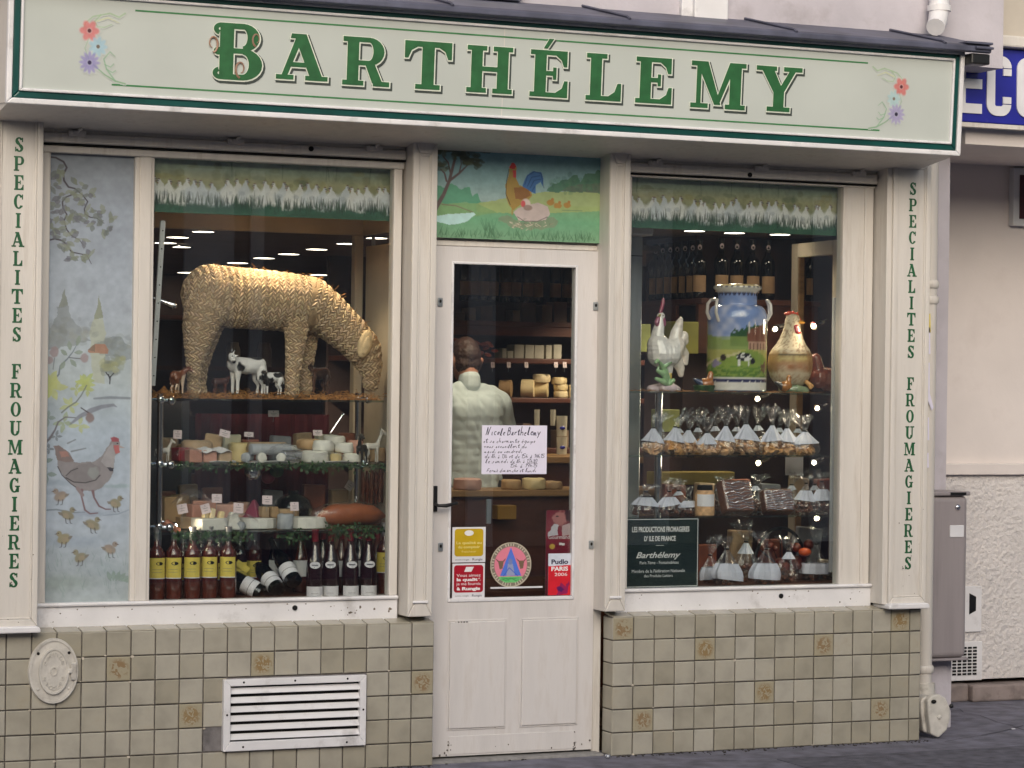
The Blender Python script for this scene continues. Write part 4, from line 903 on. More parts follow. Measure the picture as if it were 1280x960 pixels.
# the hen
H = T1
s.poly(H([(135, 560), (165, 560), (240, 610), (290, 690), (330, 705), (440, 690), (500, 650), (560, 560), (585, 500), (620, 495), (645, 530), (640, 620), (605, 650), (600, 770), (560, 850), (500, 910), (440, 940), (340, 920), (270, 870), (200, 800), (165, 730), (150, 640)], 470), (128, 126, 128), 1, 3, 9)
s.poly(H([(135, 560), (165, 560), (240, 610), (290, 690), (230, 700), (165, 680), (150, 620)], 470), (116, 104, 102), .8, 3); s.poly(H([(170, 610), (235, 610), (250, 650), (190, 660)], 470), (150, 116, 108), .8, 2)
s.poly(H([(250, 770), (330, 720), (420, 700), (500, 740), (490, 810), (400, 855), (290, 860), (230, 810)], 470), (116, 114, 116), .8, 3); s.ell(*H([(440, 780)], 470)[0], 9, 10, (132, 140, 138), .6, rough=.4)
s.line(H([(230, 805), (270, 765), (320, 745)], 470), 1.4, (50, 50, 54)); s.line(H([(230, 820), (290, 855), (380, 862), (460, 840), (495, 800)], 470), 1.6, (48, 48, 52)); s.line(H([(165, 730), (200, 800), (270, 870), (340, 920)], 470), 1.6, (70, 66, 68))
s.poly(H([(545, 740), (600, 740), (598, 770), (570, 770)], 470), (44, 46, 56), .9, 2); s.poly(H([(560, 570), (590, 540), (610, 640), (600, 740), (550, 740), (500, 690), (520, 640)], 470), (150, 150, 152), .7, 3)
s.poly(H([(572, 500), (600, 490), (640, 505), (640, 530), (585, 530)], 470), (140, 72, 80), .9, 1); s.poly(H([(600, 560), (640, 560), (645, 620), (610, 630)], 470), (160, 92, 92), .9, 2); s.poly(H([(645, 560), (690, 582), (645, 580)], 470), (150, 140, 136), 1); s.ell(*H([(628, 545)], 470)[0], 1.6, 1.2, (40, 40, 46))
for q in ([(355, 920), (350, 960), (380, 1080), (420, 1110), (480, 1105)], [(440, 930), (450, 980), (490, 1050), (540, 1075), (580, 1075)]): s.line(H(q, 470), [5, 3, 3, 2.6, 2], (112, 92, 96))
s.line(H([(320, 905), (360, 960)], 470), 6, (128, 118, 120)); s.line(H([(60, 1080), (160, 1075), (300, 1100), (380, 1098)], 470), [2, 3, 2, 1], (104, 116, 122), .8); s.line(H([(520, 1125), (640, 1115), (740, 1075)], 470), [1, 2, 1], (120, 132, 142), .7)
for (x, y, d, L, h) in ((190, 970, 1, 1, 1), (245, 1120, -1, 1.1, .9), (615, 1030, -1, .9, 1), (440, 1200, -1, 1.2, 1), (220, 1310, 1, 1, 1.1), (580, 1400, -1, 1, 1), (350, 1460, 1, 1, .9)):
    a, c_ = H([(x, y)], 470)[0]; cc = random.choice([(140, 136, 112), (128, 126, 108), (136, 128, 120)])
    s.ell(a, c_, 11 * L, 8 * h, cc, 1, -.5 * d, rough=.25, seed=x); s.ell(a - d * 8, c_ - 9, 4.5, 5, cc, 1); s.leaf(a + d * 6, c_ + 1, 11 * L, 5, -.6 if d > 0 else 3.7, (116, 112, 104), .9); s.ell(a + 2 * d, c_ + 1, 6, 4, (150, 138, 120), .5, -.5 * d)
    s.line([(a - d * 12, c_ - 9), (a - d * 15, c_ - 8)], [2, .6], (90, 76, 70)); s.ell(a - d * 9.5, c_ - 10, .9, .9, (40, 40, 44))
    for q in (-3, 4): s.line([(a + q, c_ + 6), (a + q - d, c_ + 14), (a + q - 4 * d, c_ + 15)], [1.6, 1.2, .8], (70, 66, 70))
s.spray(5, 700, 150, 780, 60, 18, (120, 140, 134), .5, 1.4)
for k in range(6): s.leaf(118 + k * 4, 752, 20, 8, -1.9 + k * .35, (118, 138, 128), .7)
x0, x1 = .176, .574
s.a = np.clip(s.a * 1.10, 0, .9); pp = s.build('glass_painting', x0, x1, .775, 2.752, .122, m_paint); tag(pp, 'tall misty blue glass painting with a grey hen, chicks and branches at far left', 'painting')

# over-door painting
w_, h_ = 330, 158; k_ = 330 / 1280
s = Sheet(w_, h_, (120, 150, 158)); s.grad([(0, (104, 142, 152)), (.35, (124, 156, 158)), (.58, (140, 162, 160)), (.6, (110, 150, 112)), (.78, (96, 146, 112)), (1, (104, 140, 110))]); s.grain(.06, .08, 2); s.grain(.05, .3, 3)
def T2(p): return [((a - 20) * 330 / 1232, (c - 18 - (a - 20) * .032) * 158 / 590) for a, c in p]
s.poly(T2([(330, 385), (560, 345), (820, 305), (1260, 300), (1260, 430), (700, 450), (330, 440)]), (142, 158, 104), .9, 2); s.poly(T2([(20, 385), (330, 385), (480, 440), (300, 470), (20, 470)]), (112, 146, 98), .8, 2)
s.poly(T2([(20, 250), (90, 290), (150, 255), (200, 290), (275, 285), (300, 340), (335, 310), (360, 380), (20, 385)]), (82, 140, 112), .95, 5, 2)
s.poly(T2([(840, 305), (900, 250), (1000, 220), (1060, 180), (1085, 240), (1130, 180), (1200, 180), (1255, 150), (1260, 310)]), (74, 112, 92), .95, 6, 3); s.poly(T2([(950, 300), (1000, 265), (1260, 240), (1260, 310)]), (92, 100, 88), .7, 5, 4)
for i in range(60):
    a, c_ = T2([(random.uniform(860, 1255), random.gauss(245, 30))])[0]; s.ell(a, c_, random.uniform(2, 6), random.uniform(2, 5), random.choice([(60, 112, 84), (84, 124, 96), (56, 96, 80)]), .3, rough=.6, seed=i)
s.poly(T2([(20, 470), (120, 455), (310, 445), (325, 455), (240, 510), (140, 525), (20, 500)]), (168, 200, 200), .9, 3); s.line(T2([(80, 392), (180, 400), (300, 440)]), [2, 2, 1.5], (112, 92, 84), .8)
s.line(T2([(20, 440), (90, 330), (130, 240), (170, 90)]), [9, 7, 6, 5], (92, 78, 78)); s.line(T2([(130, 240), (200, 190), (262, 135)]), [5, 4, 2], (92, 78, 78)); s.line(T2([(110, 240), (95, 190), (65, 165)]), [4, 3, 1.5], (92, 78, 78)); s.line(T2([(140, 200), (120, 120), (85, 85)]), [3, 3, 2], (92, 78, 78)); s.line(T2([(200, 190), (215, 130), (210, 80)]), [3, 2, 2], (92, 78, 78))
for cx, cy, rx, ry in ((150, 50, 40, 14), (60, 45, 34, 14), (230, 70, 30, 14), (320, 120, 20, 11), (350, 35, 24, 8), (60, 140, 16, 8), (260, 105, 20, 10)):
    for i in range(16):
        a, c_ = T2([(cx + random.gauss(0, rx * 1.5), cy + random.gauss(0, ry * 1.2))])[0]; s.ell(a, c_, random.uniform(4, 8), random.uniform(2, 4.5), random.choice([(70, 78, 62), (90, 94, 72), (58, 68, 56)]), .7, rough=.6, seed=i + cx)
# rooster
s.poly(T2([(565, 155), (600, 130), (618, 150), (612, 200), (640, 265), (720, 280), (735, 330), (700, 370), (650, 390), (600, 430), (565, 390), (540, 330), (538, 270), (560, 200)]), (148, 124, 66), 1, 2); s.poly(T2([(600, 280), (700, 270), (725, 330), (660, 360), (610, 350)]), (122, 80, 50), .8, 3); s.poly(T2([(565, 150), (580, 115), (600, 118), (616, 140), (600, 160)]), (170, 50, 50), 1, 1); s.poly(T2([(590, 165), (615, 165), (616, 215), (596, 215)]), (178, 66, 66), 1, 1)
s.line(T2([(562, 160), (545, 240), (542, 320), (575, 390)]), 1.2, (40, 44, 40)); s.line(T2([(590, 400), (590, 455)]), 2, (150, 120, 60))
s.poly(T2([(660, 270), (690, 200), (740, 170), (800, 178), (820, 220), (815, 270), (800, 240), (765, 260), (760, 320), (720, 300)]), (58, 100, 150), 1, 2)
for q in ([(680, 260), (700, 200), (750, 172), (800, 185), (822, 280)], [(700, 270), (730, 210), (790, 200)], [(720, 280), (750, 230), (800, 222)], [(735, 300), (755, 270)]): s.line(T2(q), [1.2] * len(q), (26, 44, 84), .8)
# hen on nest
s.poly(T2([(490, 470), (560, 460), (640, 500), (760, 500), (880, 470), (940, 500), (900, 540), (740, 556), (600, 545), (530, 510)]), (112, 128, 104), .9, 6); s.poly(T2([(600, 440), (640, 410), (720, 390), (780, 375), (850, 400), (872, 450), (840, 490), (740, 500), (640, 495)]), (172, 160, 156), 1, 2)
for i in range(60): a, c_ = T2([(random.gauss(730, 100), random.gauss(520, 14))])[0]; s.line([(a, c_), (a + random.uniform(-8, 8), c_ + random.uniform(-3, 3))], [1.4, .6], random.choice([(190, 176, 160), (80, 100, 80), (140, 130, 110)]), .8)
s.line(T2([(630, 470), (680, 498), (780, 498), (850, 470)]), 1.2, (80, 70, 74)); s.ell(*T2([(690, 385)])[0], 9, 9, (190, 176, 170), 1); s.ell(*T2([(670, 385)])[0], 4.5, 6, (180, 80, 84), 1); s.ell(*T2([(705, 410)])[0], 9, 5, (120, 100, 90), .8)
for x, y in ((872, 375), (925, 395), (995, 392)): s.ell(*T2([(x, y)])[0], 8, 5, (150, 116, 60), 1, rough=.4, seed=x); s.ell(*T2([(x + 15, y - 20)])[0], 3, 3, (150, 110, 60), 1)
s.line(T2([(960, 425), (1110, 428)]), [1, 1.5], (80, 110, 90), .7)
s.spray(4, 148, 326, 157, 150, 14, (60, 96, 66), .75, 1.6, spread=.7); s.spray(98, 140, 118, 152, 22, 22, (66, 104, 76), .8, 1.6)
s.a = np.clip(s.a * 1.3, 0, .9); zb0 = 2.440
p2 = s.build('board_painting', 1.985, 2.842, zb0, 2.862, .094, m_paintm); p2['label'] = 'landscape painting with rooster, nesting hen and tree above the shop door'; p2['category'] = 'painting'
# blinds with a row of white hens
def blind(x0, x1, z0, z1, n, label, seed):
    random.seed(seed); n = int(n * 1.45); w = int((x1 - x0) * 330); h = 80; s = Sheet(w, h, (110, 130, 110))
    s.grad([(0, (150, 168, 150)), (.25, (164, 176, 152)), (.42, (190, 186, 140)), (.62, (156, 162, 126)), (.74, (46, 74, 58)), (.85, (52, 96, 76)), (1, (62, 106, 84))]); s.grain(.18, .06, seed); s.grain(.1, .25, seed + 1)
    for i in range(40): s.ell(random.uniform(0, w), random.gauss(30, 8), random.uniform(4, 12), random.uniform(3, 7), random.choice([(170, 158, 90), (120, 120, 70), (140, 150, 110), (104, 126, 96)]), .35, rough=.6, seed=i)
    for i in range(10): x = random.uniform(0, w); s.line([(x, 0), (x + random.uniform(-4, 4), 28)], [2.5, .8], (88, 112, 88), .5); s.ell(x, 4, 14, 5, (92, 122, 92), .4, rough=.7, seed=i)
    xs = [(i + .5 + random.uniform(-.45, .45)) * w / n for i in range(n)]
    for i, x in enumerate(xs):
        y = random.uniform(37, 45); d = random.choice((-1, 1)); W_ = random.uniform(9, 13); c = random.choice([(244, 246, 248), (226, 232, 238), (248, 248, 246)])
        W_ *= 1.15; s.ell(x + d, y + 14, W_, 11, c, .92, rough=.25, seed=i, soft=.25); s.poly([(x, y - 3), (x + 4, y), (x + W_ * .6, y + 8), (x - W_ * .6, y + 8), (x - 3, y)], c, .9, 3, i); s.ell(x - d * 2, y - 3, 3, 3.6, c, 1); s.ell(x - d * 2.5, y - 6.4, 2.0, 1.0, (120, 70, 60), .8); s.ell(x - d * 4, y - 1.5, 1.0, 1.5, (150, 90, 60), .8); s.line([(x - d * 4.5, y - 4), (x - d * 7, y - 3)], [1.6, .5], (70, 50, 40)); s.ell(x - d * 3, y - 4, .8, .8, (30, 30, 30)); s.ell(x + d * 5, y + 12, 5, 3, (168, 180, 192), .4)
        for k in range(7): xx = x + random.uniform(-W_, W_); s.line([(xx, y + 18), (xx + random.uniform(-2, 2), y + 27)], [2.4, .5], c, .5)
    for i in range(int(w * .9)): x = random.uniform(0, w); y = random.gauss(61, 3); s.line([(x, y + 6), (x + random.uniform(-3, 3), y - random.uniform(3, 9))], [2, .4], random.choice([(40, 66, 52), (58, 92, 70), (34, 58, 48)]), .8)
    s.ell(w * .3, 72, w * .2, 5, (40, 84, 66), .4, rough=.6); s.ell(w * .75, 76, w * .2, 4, (44, 80, 56), .5, rough=.6)
    o = s.build('painted_blind', x0, x1, z0, z1, .170, m_paintm); o['label'] = label; o['category'] = 'blind'
blind(.59, 1.835, 2.512, 2.775, 21, 'green painted blind with white hens across the left window top', 5)
blind(2.99, 4.262, 2.527, 2.795, 20, 'green painted blind with white hens across the right window top', 9)
random.seed(7)

# ================================================================== SHOP INTERIOR (setting)
IZ = .12
structure(MB().box(-.7, 4.62, .20, 1.6, 0, IZ).build('shop_floor', m_floor))
structure(MB().box(-.7, 9.0, 1.6, 13, 0, IZ).build('shop_floor', m_floor))
structure(MB().box(-.75, -.7, .15, 13, 0, 2.9).build('interior_wall', m_wall))
structure(MB().box(4.60, 4.63, .15, 1.6, 0, 2.9).build('interior_wall', m_wall))
structure(MB().box(4.60, 9.0, 1.55, 1.6, 0, 2.9).build('interior_wall', m_wall))
structure(MB().box(9.0, 9.03, 1.6, 13, 0, 3.0).build('interior_wall', m_wall))
structure(MB().box(-.75, 9.03, 13, 13.1, 0, 2.9).build('interior_wall', m_wall))
structure(MB().box(-.7, 2.9, 1.02, 1.6, 2.50, 2.53).build('shop_ceiling', m_ceil))
structure(MB().box(2.9, 4.60, 1.3, 1.6, 2.58, 2.62).build('shop_ceiling', m_ceil))
structure(MB().box(-.7, 9.0, 1.6, 13, 2.50, 2.53).build('shop_ceiling', m_ceil))
structure(MB().box(2.9, 4.60, .20, 1.3, 2.575, 2.60).build('display_ceiling', m_ceil))
structure(MB().box(-.7, 2.9, .20, 1.02, 2.575, 2.60).build('display_ceiling', m_inner))
structure(MB().box(-.7, 4.60, .15, .2, 2.84, 2.9).build('lintel', m_wall))
structure(MB().box(.13, 1.835, .15, .95, .70, .772).build('display_floor', m_wood))
structure(MB().box(2.95, 4.36, .15, .95, .70, .775).build('display_floor', m_wood))
structure(MB().box(.10, .14, .2, 1.0, .7, 2.62).build('display_side', m_wall))
structure(MB().box(.58, .60, .2, 1.0, .772, 2.5).build('display_side', m_wall))
structure(MB().box(1.95, 1.955, .2, .9, .12, 2.43).build('display_side', m_inner))
structure(MB().box(.14, .58, .2, .21, .772, 2.78).build('panel_backing', m_wall))
def px(u, v, y): return pt(u, v, y)[0]
def lampdisc(u, v, y, label, r=.045, mat=m_lamp):
    x, z = pt(u, v, y); t = thing('ceiling_downlight', label, 'downlight', (x, y, z), 'recessed ceiling downlights')
    b = MB(); b.lathe((x, y, z), [(.001, .004), (r, .004), (r, .008), (.001, .008)], 16); b.build('lens', mat, t)
    b = MB(); b.lathe((x, y, z), [(r, .0), (r + .014, .0), (r + .014, .012), (r, .012)], 16, cap=False); b.build('trim_ring', m_chrome, t, smooth=True)
    return x, y, z
def spot(x, y, z, tx, ty, tz, e, ang=70, col=(1, .82, .58), r=.04):
    l = bpy.data.lights.new('lamp', 'SPOT'); l.energy = e; l.spot_size = R_(ang); l.spot_blend = .6; l.color = col; l.shadow_soft_size = r
    o = bpy.data.objects.new('lamp', l); COL.objects.link(o); o.location = (x, y, z)
    o.rotation_euler = (Vector((tx, ty, tz)) - Vector((x, y, z))).to_track_quat('-Z', 'Y').to_euler(); return o
def fill_downlight(x, y, e, lb):                                # an added, unseen fill lamp in the form of a downlight: fixture and light
    t = thing('ceiling_downlight', lb, 'downlight', (x, y, 2.49), 'added fill downlights inside the shop')
    b = MB(); b.lathe((x, y, 2.488), [(.001, .0), (.05, .0), (.05, .01), (.001, .01)], 16); b.build('lens', m_lamp, t)
    b = MB(); b.lathe((x, y, 2.484), [(.05, .0), (.066, .0), (.066, .015), (.05, .015)], 16, cap=False); b.build('trim_ring', m_chrome, t, smooth=True)
    spot(x, y, 2.47, x + .15, y + .5, 1.0, e, 115, (1, .82, .6))
# ceiling z 2.75 beyond the display: depth from the height measured
def lamp_on(u, v, zc, label, lo=1.05, hi=12.8, r=None, **kw):
    for _ in range(40):
        m = (lo + hi) / 2
        if pt(u, v, m)[1] > zc: hi = m
        else: lo = m
    return lampdisc(u, v, lo, label, r or .05 + .004 * lo)
DLAMPS = [(207, 304, 'far left downlight seen just right of the white rail'), (222, 297, 'downlight above the straw animal rump, upper left'), (254, 290, 'bright downlight near the top of the left window'), (235, 341, 'small downlight just above the straw animal rump'), (297, 329, 'downlight over the middle of the straw animal back'), (330, 323, 'downlight right of the one above the straw back'), (361, 318, 'fifth downlight of the rising row in the left window'), (396, 312, 'sixth downlight of the rising row in the left window'), (434, 305, 'downlight left of the cream post in the left window'), (430, 339, 'low downlight left of the cream post above the neck'), (212, 345, 'lowest downlight beside the white rail'), (471, 298, 'upper downlight right of the cream post'), (466, 333, 'lower downlight right of the cream post'), (400, 344, 'downlight just above the straw animal shoulder')]
for u, v, lb in DLAMPS: lamp_on(u, v, 2.494, lb)
a = lampdisc(333, 267, .40, 'left of the two downlights under the blind of the left window', .04); spot(*a[:2], a[2] - .02, a[0] - .22, .47, 1.9, 15, 100, (1, .76, .48))
a = lampdisc(410, 269, .40, 'right of the two downlights under the blind of the left window', .04); spot(*a[:2], a[2] - .02, a[0] - .02, .47, 1.9, 13, 100, (1, .76, .48))
for u, v, lb, e in ((868, 289, 'left downlight over the milk can in the right window', 12), (918, 291.5, 'middle downlight over the milk can in the right window', 18), (975, 293.5, 'right downlight over the hen jar in the right window', 6)):
    a = lamp_on(u, v, 2.568, lb, .22, 1.27, .055); spot(*a[:2], a[2] - .02, a[0], .42, 1.7, e, 90)
fill_downlight(3.05, 1.72, 13, 'unseen fill downlight added above the man in the pale shirt'); fill_downlight(4.3, 2.2, 60, 'unseen fill downlight added above the cheese wheels behind the door'); fill_downlight(2.7, 1.35, 12, 'unseen fill downlight added just inside the shop door'); fill_downlight(1.5, 2.6, 110, 'unseen fill downlight added behind the cream partition')

# inner cream partition of the left display
ip = thing('inner_partition', 'cream framed glazed partition behind the straw animal', 'partition', (1.4, 1.0, 1.5))
xp = px(447, 300, 1.0)
MB().box(.15, xp + .03, .98, 1.02, 2.489, 2.574).build('head_rail', m_inner, ip, bevel=.006)
MB().box(xp - .022, xp + .022, .97, 1.03, .78, 2.489).build('post', m_inner, ip, bevel=.006)
b = MB(); b.add([(xp + .02, .98, 2.489), (1.94, .25, 2.489), (1.94, .25, 2.574), (xp + .02, .98, 2.574), (xp + .05, 1.01, 2.489), (1.97, .27, 2.489), (1.97, .27, 2.574), (xp + .05, 1.01, 2.574)], [(0, 1, 2, 3), (7, 6, 5, 4), (0, 4, 5, 1), (3, 2, 6, 7), (1, 5, 6, 2), (0, 3, 7, 4)]); b.build('return_rail', m_inner, ip)
MB().box(xp + .055, xp + .068, .93, .95, .78, 2.48).build('mirror_edge', m_alu, ip)
cc = MB(); n = 40
for i in range(n):
    xa, xb = 1.10 + i * .017, 1.10 + (i + 1) * .017; ya, yb = .93 + .018 * math.sin(i * 1.1), .93 + .018 * math.sin((i + 1) * 1.1)
    cc.add([(xa, ya, .775), (xb, yb, .775), (xb, yb, 1.60), (xa, ya, 1.60)], [(0, 1, 2, 3)])
own('crimson_curtain', cc, m_crimson, 'crimson cloth hanging behind the lower shelves of the left window', 'curtain', smooth=True)
own('dark_cupboard', MB().box(.62, 1.09, .95, .99, .775, 1.62), M('dark_plum_board', (44, 26, 30), .5, .2, 4), 'dark plum board behind the cheeses at the left of the left window', 'board')
own('grey_fridge_panel', MB().box(.80, 1.06, .90, .94, 1.02, 1.66), M('dull_grey_panel', (96, 96, 102), .4, .1, 3), 'dull grey panel standing behind the pink cheese blocks', 'panel')

# ------------------------------------------------------------------ shelves and chrome uprights, left window
ZA, ZB, ZC, ZD = pt(330, 499, .22)[1], pt(330, 581, .22)[1], pt(330, 664, .22)[1], .772
for z, lb in ((ZA, 'top glass shelf of the left window strewn with straw'), (ZB, 'middle glass shelf of the left window under the cheese plates'), (ZC, 'lower glass shelf of the left window above the bottles')):
    own('glass_shelf', MB().box(.66, 1.80, .22, .72, z - .010, z), m_shelf, lb, 'shelf', 'glass shelves of the left window', bevel=.002)
def upright(u, y, segs, name, label):
    x = px(u, 550, y); t = thing(name, label, 'post', (x, y, ZD))
    b = MB(); b.tube([(x, y, ZD), (x, y, segs[-1] + .03)], .014, 12); b.build('tube', m_chrome, t, smooth=True)
    for z in segs:
        b = MB(); b.ell((x, y, z + .005), (.022, .022, .022), 12, 8); b.tube([(x - .06, y - .01, z + .005), (x, y, z + .005)], .006, 8); b.ell((x + .045, y - .02, z), (.020, .016, .020), 12, 8); b.tube([(x, y, z), (x + .045, y - .02, z)], .010, 8); b.build('shelf_clamp', m_chrome, t, smooth=True)
upright(200, .26, (ZC + .02, ZB, ZA - .01), 'chrome_upright', 'chrome shelf upright at the left edge of the left window')
upright(447, .60, (ZC, ZB, ZA), 'chrome_upright', 'chrome shelf upright right of the goat cheese pile')
b = MB(); (xa, za), (xb, zb_2) = pt(204, 276, .24), pt(191, 482, .24)
b.add([(xa - .012, .235, za), (xa + .010, .235, za), (xb + .010, .235, zb_2), (xb - .012, .235, zb_2), (xa - .012, .25, za), (xa + .010, .25, za), (xb + .010, .25, zb_2), (xb - .012, .25, zb_2)], [(3, 2, 1, 0), (4, 5, 6, 7), (0, 1, 5, 4), (2, 3, 7, 6), (1, 2, 6, 5), (3, 0, 4, 7)])
ra = own('perforated_rail', b, m_alu, 'white perforated metal rail leaning at the left edge of the left window', 'rail')
b = MB()
for k in range(9):
    t_ = .06 + k * .11; b.ell((xa + (xb - xa) * t_ - .0, .2345, za + (zb_2 - za) * t_), (.0035, .002, .0035), 6, 4)
h = b.build('rail_hole', m_dark, ra); stuff(h)
def halogen(u, v, y, du, label, on=True, s=1.):
    x, z = pt(u, v, y); t = thing('spotlight', label, 'spotlight', (x, y, z))
    b = MB(); b.tube([(x - .035 * s * du, y, z + .012 * s), (x, y, z), (x + .03 * s * du, y - .01, z - .01 * s)], [.010 * s, .014 * s, .022 * s], 12); b.build('housing', m_chrome, t, smooth=True)
    b = MB(); b.tube([(x - .06 * s * du, y + .01, z + .022 * s), (x - .035 * s * du, y, z + .012 * s)], .006 * s, 8); b.build('arm', m_chrome, t, smooth=True)
    b = MB(); b.ell((x + .033 * s * du, y - .012, z - .011 * s), (.009 * s, .010 * s, .012 * s), 10, 8); b.build('bulb', m_bulb if on else m_chrome, t, smooth=True)
    if on: spot(x + .045 * s * du, y - .016, z - .012 * s, x + .6 * du, y - .05, z - .25, 1.6, 110)
halogen(209, 379, .26, 1, 'chrome spotlight clamped to the white rail, beside the straw rump', False)
halogen(212, 655, .27, 1, 'lit chrome spotlight at the left end of the lower shelf', True, .8)
halogen(1022, 405, .34, -1, 'lit chrome spotlight right of the hen jar'); halogen(974, 409, .62, -1, 'lit spotlight glowing between milk can and hen jar')
halogen(1026, 508, .35, -1, 'chrome spotlight at the right end of the biscuit bag shelf', True, .9); halogen(952, 496, .62, -1, 'lit spotlight right under the milk can'); halogen(953, 576, .60, -1, 'lit spotlight under the biscuit bag shelf'); halogen(1022, 576, .40, -1, 'lit chrome spotlight below the last biscuit bag', True, .9); halogen(1026, 645, .40, -1, 'lit chrome spotlight above the wheel')

# ------------------------------------------------------------------ the straw rope animal
YA = .47
def c3(u, v, r, dy=0): x, z = pt(u, v, YA + dy); return (x, YA + dy, z, r * mpp(350, YA))
chains = [
 [c3(264, 369, 38), c3(290, 372, 38), c3(320, 374, 37.5), c3(355, 377, 37), c3(380, 381, 36)],
 [c3(384, 378, 34), c3(402, 388, 30), c3(422, 405, 26.5), c3(440, 421, 24.5), c3(454, 436, 23), c3(462, 455, 16.5), c3(464, 469, 12), c3(463, 481, 9.5)],
 [c3(258, 382, 27, -.04), c3(250, 408, 22, -.05), c3(246, 432, 15.5, -.055), c3(243, 455, 10, -.055), c3(242, 478, 7.5, -.055), c3(243, 492, 8.5, -.055)],
 [c3(264, 382, 26, .06), c3(258, 408, 20, .07), c3(255, 432, 13.5, .075), c3(252, 455, 9, .075), c3(250, 478, 7, .075), c3(251, 490, 8, .075)],
 [c3(371, 398, 17, -.05), c3(370, 420, 13.5, -.055), c3(368, 445, 11, -.055), c3(365, 475, 8.5, -.055), c3(365, 492, 9, -.055)],
 [c3(386, 398, 17, .06), c3(385, 420, 13, .07), c3(383, 445, 10.5, .07), c3(381, 475, 9, .07), c3(381, 489, 9.5, .07)]]
from mathutils.bvhtree import BVHTree
me = blob(chains, .007, 4, .25); bv = BVHTree.FromPolygons([q_.co for q_ in me.vertices], [tuple(p_.vertices) for p_ in me.polygons])
an = thing('straw_animal', 'large grazing foal figure of plaited straw rope in the left window', 'straw figure', c3(310, 495, 1)[:3])
setcol(me, np.tile(np.array(lin((150, 126, 96))), (len(me.vertices), 1))); addmesh('body', me, m_ropec, an)
segs = [(ci, np.array(p), np.array(q_)) for ci, ch in enumerate(chains) for p, q_ in zip(ch, ch[1:])]
def nearest(P):
    bst = (9, 0)
    for ci, p, q_ in segs:
        d = q_[:3] - p[:3]; t = max(0, min(1, float((P - p[:3]) @ d / (d @ d)))); v_ = np.linalg.norm(P - p[:3] - t * d) / (p[3] + t * (q_[3] - p[3]))
        if v_ < bst[0]: bst = (v_, ci)
    return bst
def ratio(P, ch):
    o_ = 9
    for p, q_ in zip(ch, ch[1:]):
        p, q_ = np.array(p), np.array(q_); d = q_[:3] - p[:3]; t = max(0, min(1, float((P - p[:3]) @ d / (d @ d)))); o_ = min(o_, np.linalg.norm(P - p[:3] - t * d) / (p[3] + t * (q_[3] - p[3])))
    return o_
sb = MB(); PITCH, STEP = .0175, .0215
def stitch(c, no_, t, a, al):
    Ld = (t * math.cos(al) + a * math.sin(al)).normalized(); Wd = no_.cross(Ld).normalized(); hl = random.uniform(.0185, .0235); hw = random.uniform(.0082, .0104); up = random.uniform(.0045, .0075)
    k_ = random.uniform(.62, 1.12); w_ = random.uniform(.92, 1.04); sb.col = tuple(x_ * k_ * f_ for x_, f_ in zip(lin((202, 179, 150)), (1, w_, w_ * random.uniform(.85, 1.05))))
    c = c - no_ * .0015; sb.add([c - Ld * hl - no_ * .003, c - Ld * hl * .2 - Wd * hw - no_ * .002, c + Ld * hl - no_ * .001, c - Ld * hl * .2 + Wd * hw - no_ * .002, c - Ld * hl * .45 + no_ * up * .8, c + Ld * hl * .45 + no_ * up], [(0, 1, 4), (0, 4, 3), (1, 5, 4), (3, 4, 5), (1, 2, 5), (3, 5, 2)])
for ci, ch in enumerate(chains):
    P_ = [Vector(c_[:3]) for c_ in ch]; rr_ = [c_[3] for c_ in ch]; smp = []
    L_acc = 0; total = sum((b_ - a_).length for a_, b_ in zip(P_, P_[1:])); n_ = int(total / PITCH)
    for k_ in range(n_ + 1):
        s_ = k_ * PITCH; acc = 0
        for (a_, b_, r0, r1) in zip(P_, P_[1:], rr_, rr_[1:]):
            L = (b_ - a_).length
            if s_ <= acc + L: break
            acc += L
        t = min(1, (s_ - acc) / L); smp.append((a_ + (b_ - a_) * t, (b_ - a_).normalized(), r0 + (r1 - r0) * t, 0.))
    if ci in (0, 1):
        e0 = smp[0] if ci == 0 else smp[-1]; m_ = int(1.4 * e0[2] / PITCH)
        for k_ in range(1, m_ + 1): smp.append((e0[0], e0[1], e0[2], (-1 if ci == 0 else 1) * k_ * PITCH / e0[2]))
    for k_, (c0, d, r, ph) in enumerate(smp):
        up_ = Vector((0, 1, 0)); up_ = (up_ - d * up_.dot(d)).normalized(); w_ = d.cross(up_); re = r * math.cos(ph); m_ = max(5, int(6.2832 * re / STEP))
        for q_ in range(m_):
            th = 6.2832 * (q_ + .5 * (k_ % 2) + random.uniform(-.12, .12)) / m_; rad = up_ * math.cos(th) + w_ * math.sin(th); dr = rad * math.cos(ph) + d * math.sin(ph)
            hit, no_, _, dist = bv.ray_cast(c0, dr, r * 2.2)
            if hit is None: continue
            if no_.dot(dr) < 0: no_ = -no_
            if hit[1] > YA + .12 and random.random() < .5: continue
            nb = nearest(np.array(hit))
            if nb[1] != ci and ratio(np.array(hit), ch) > nb[0] * 1.10: continue
            tg = (-up_ * math.sin(th) + w_ * math.cos(th)); tg = (tg - no_ * tg.dot(no_)).normalized(); ax = no_.cross(tg)
            if ax.dot(d) < 0: ax = -ax
            al = (.60 if k_ % 2 else -.60) + random.uniform(-.14, .14); stitch(hit, no_, tg, ax, al)
sb.col = None
stuff(sb.build('straw_stitches', m_ropec, an))
b = MB()
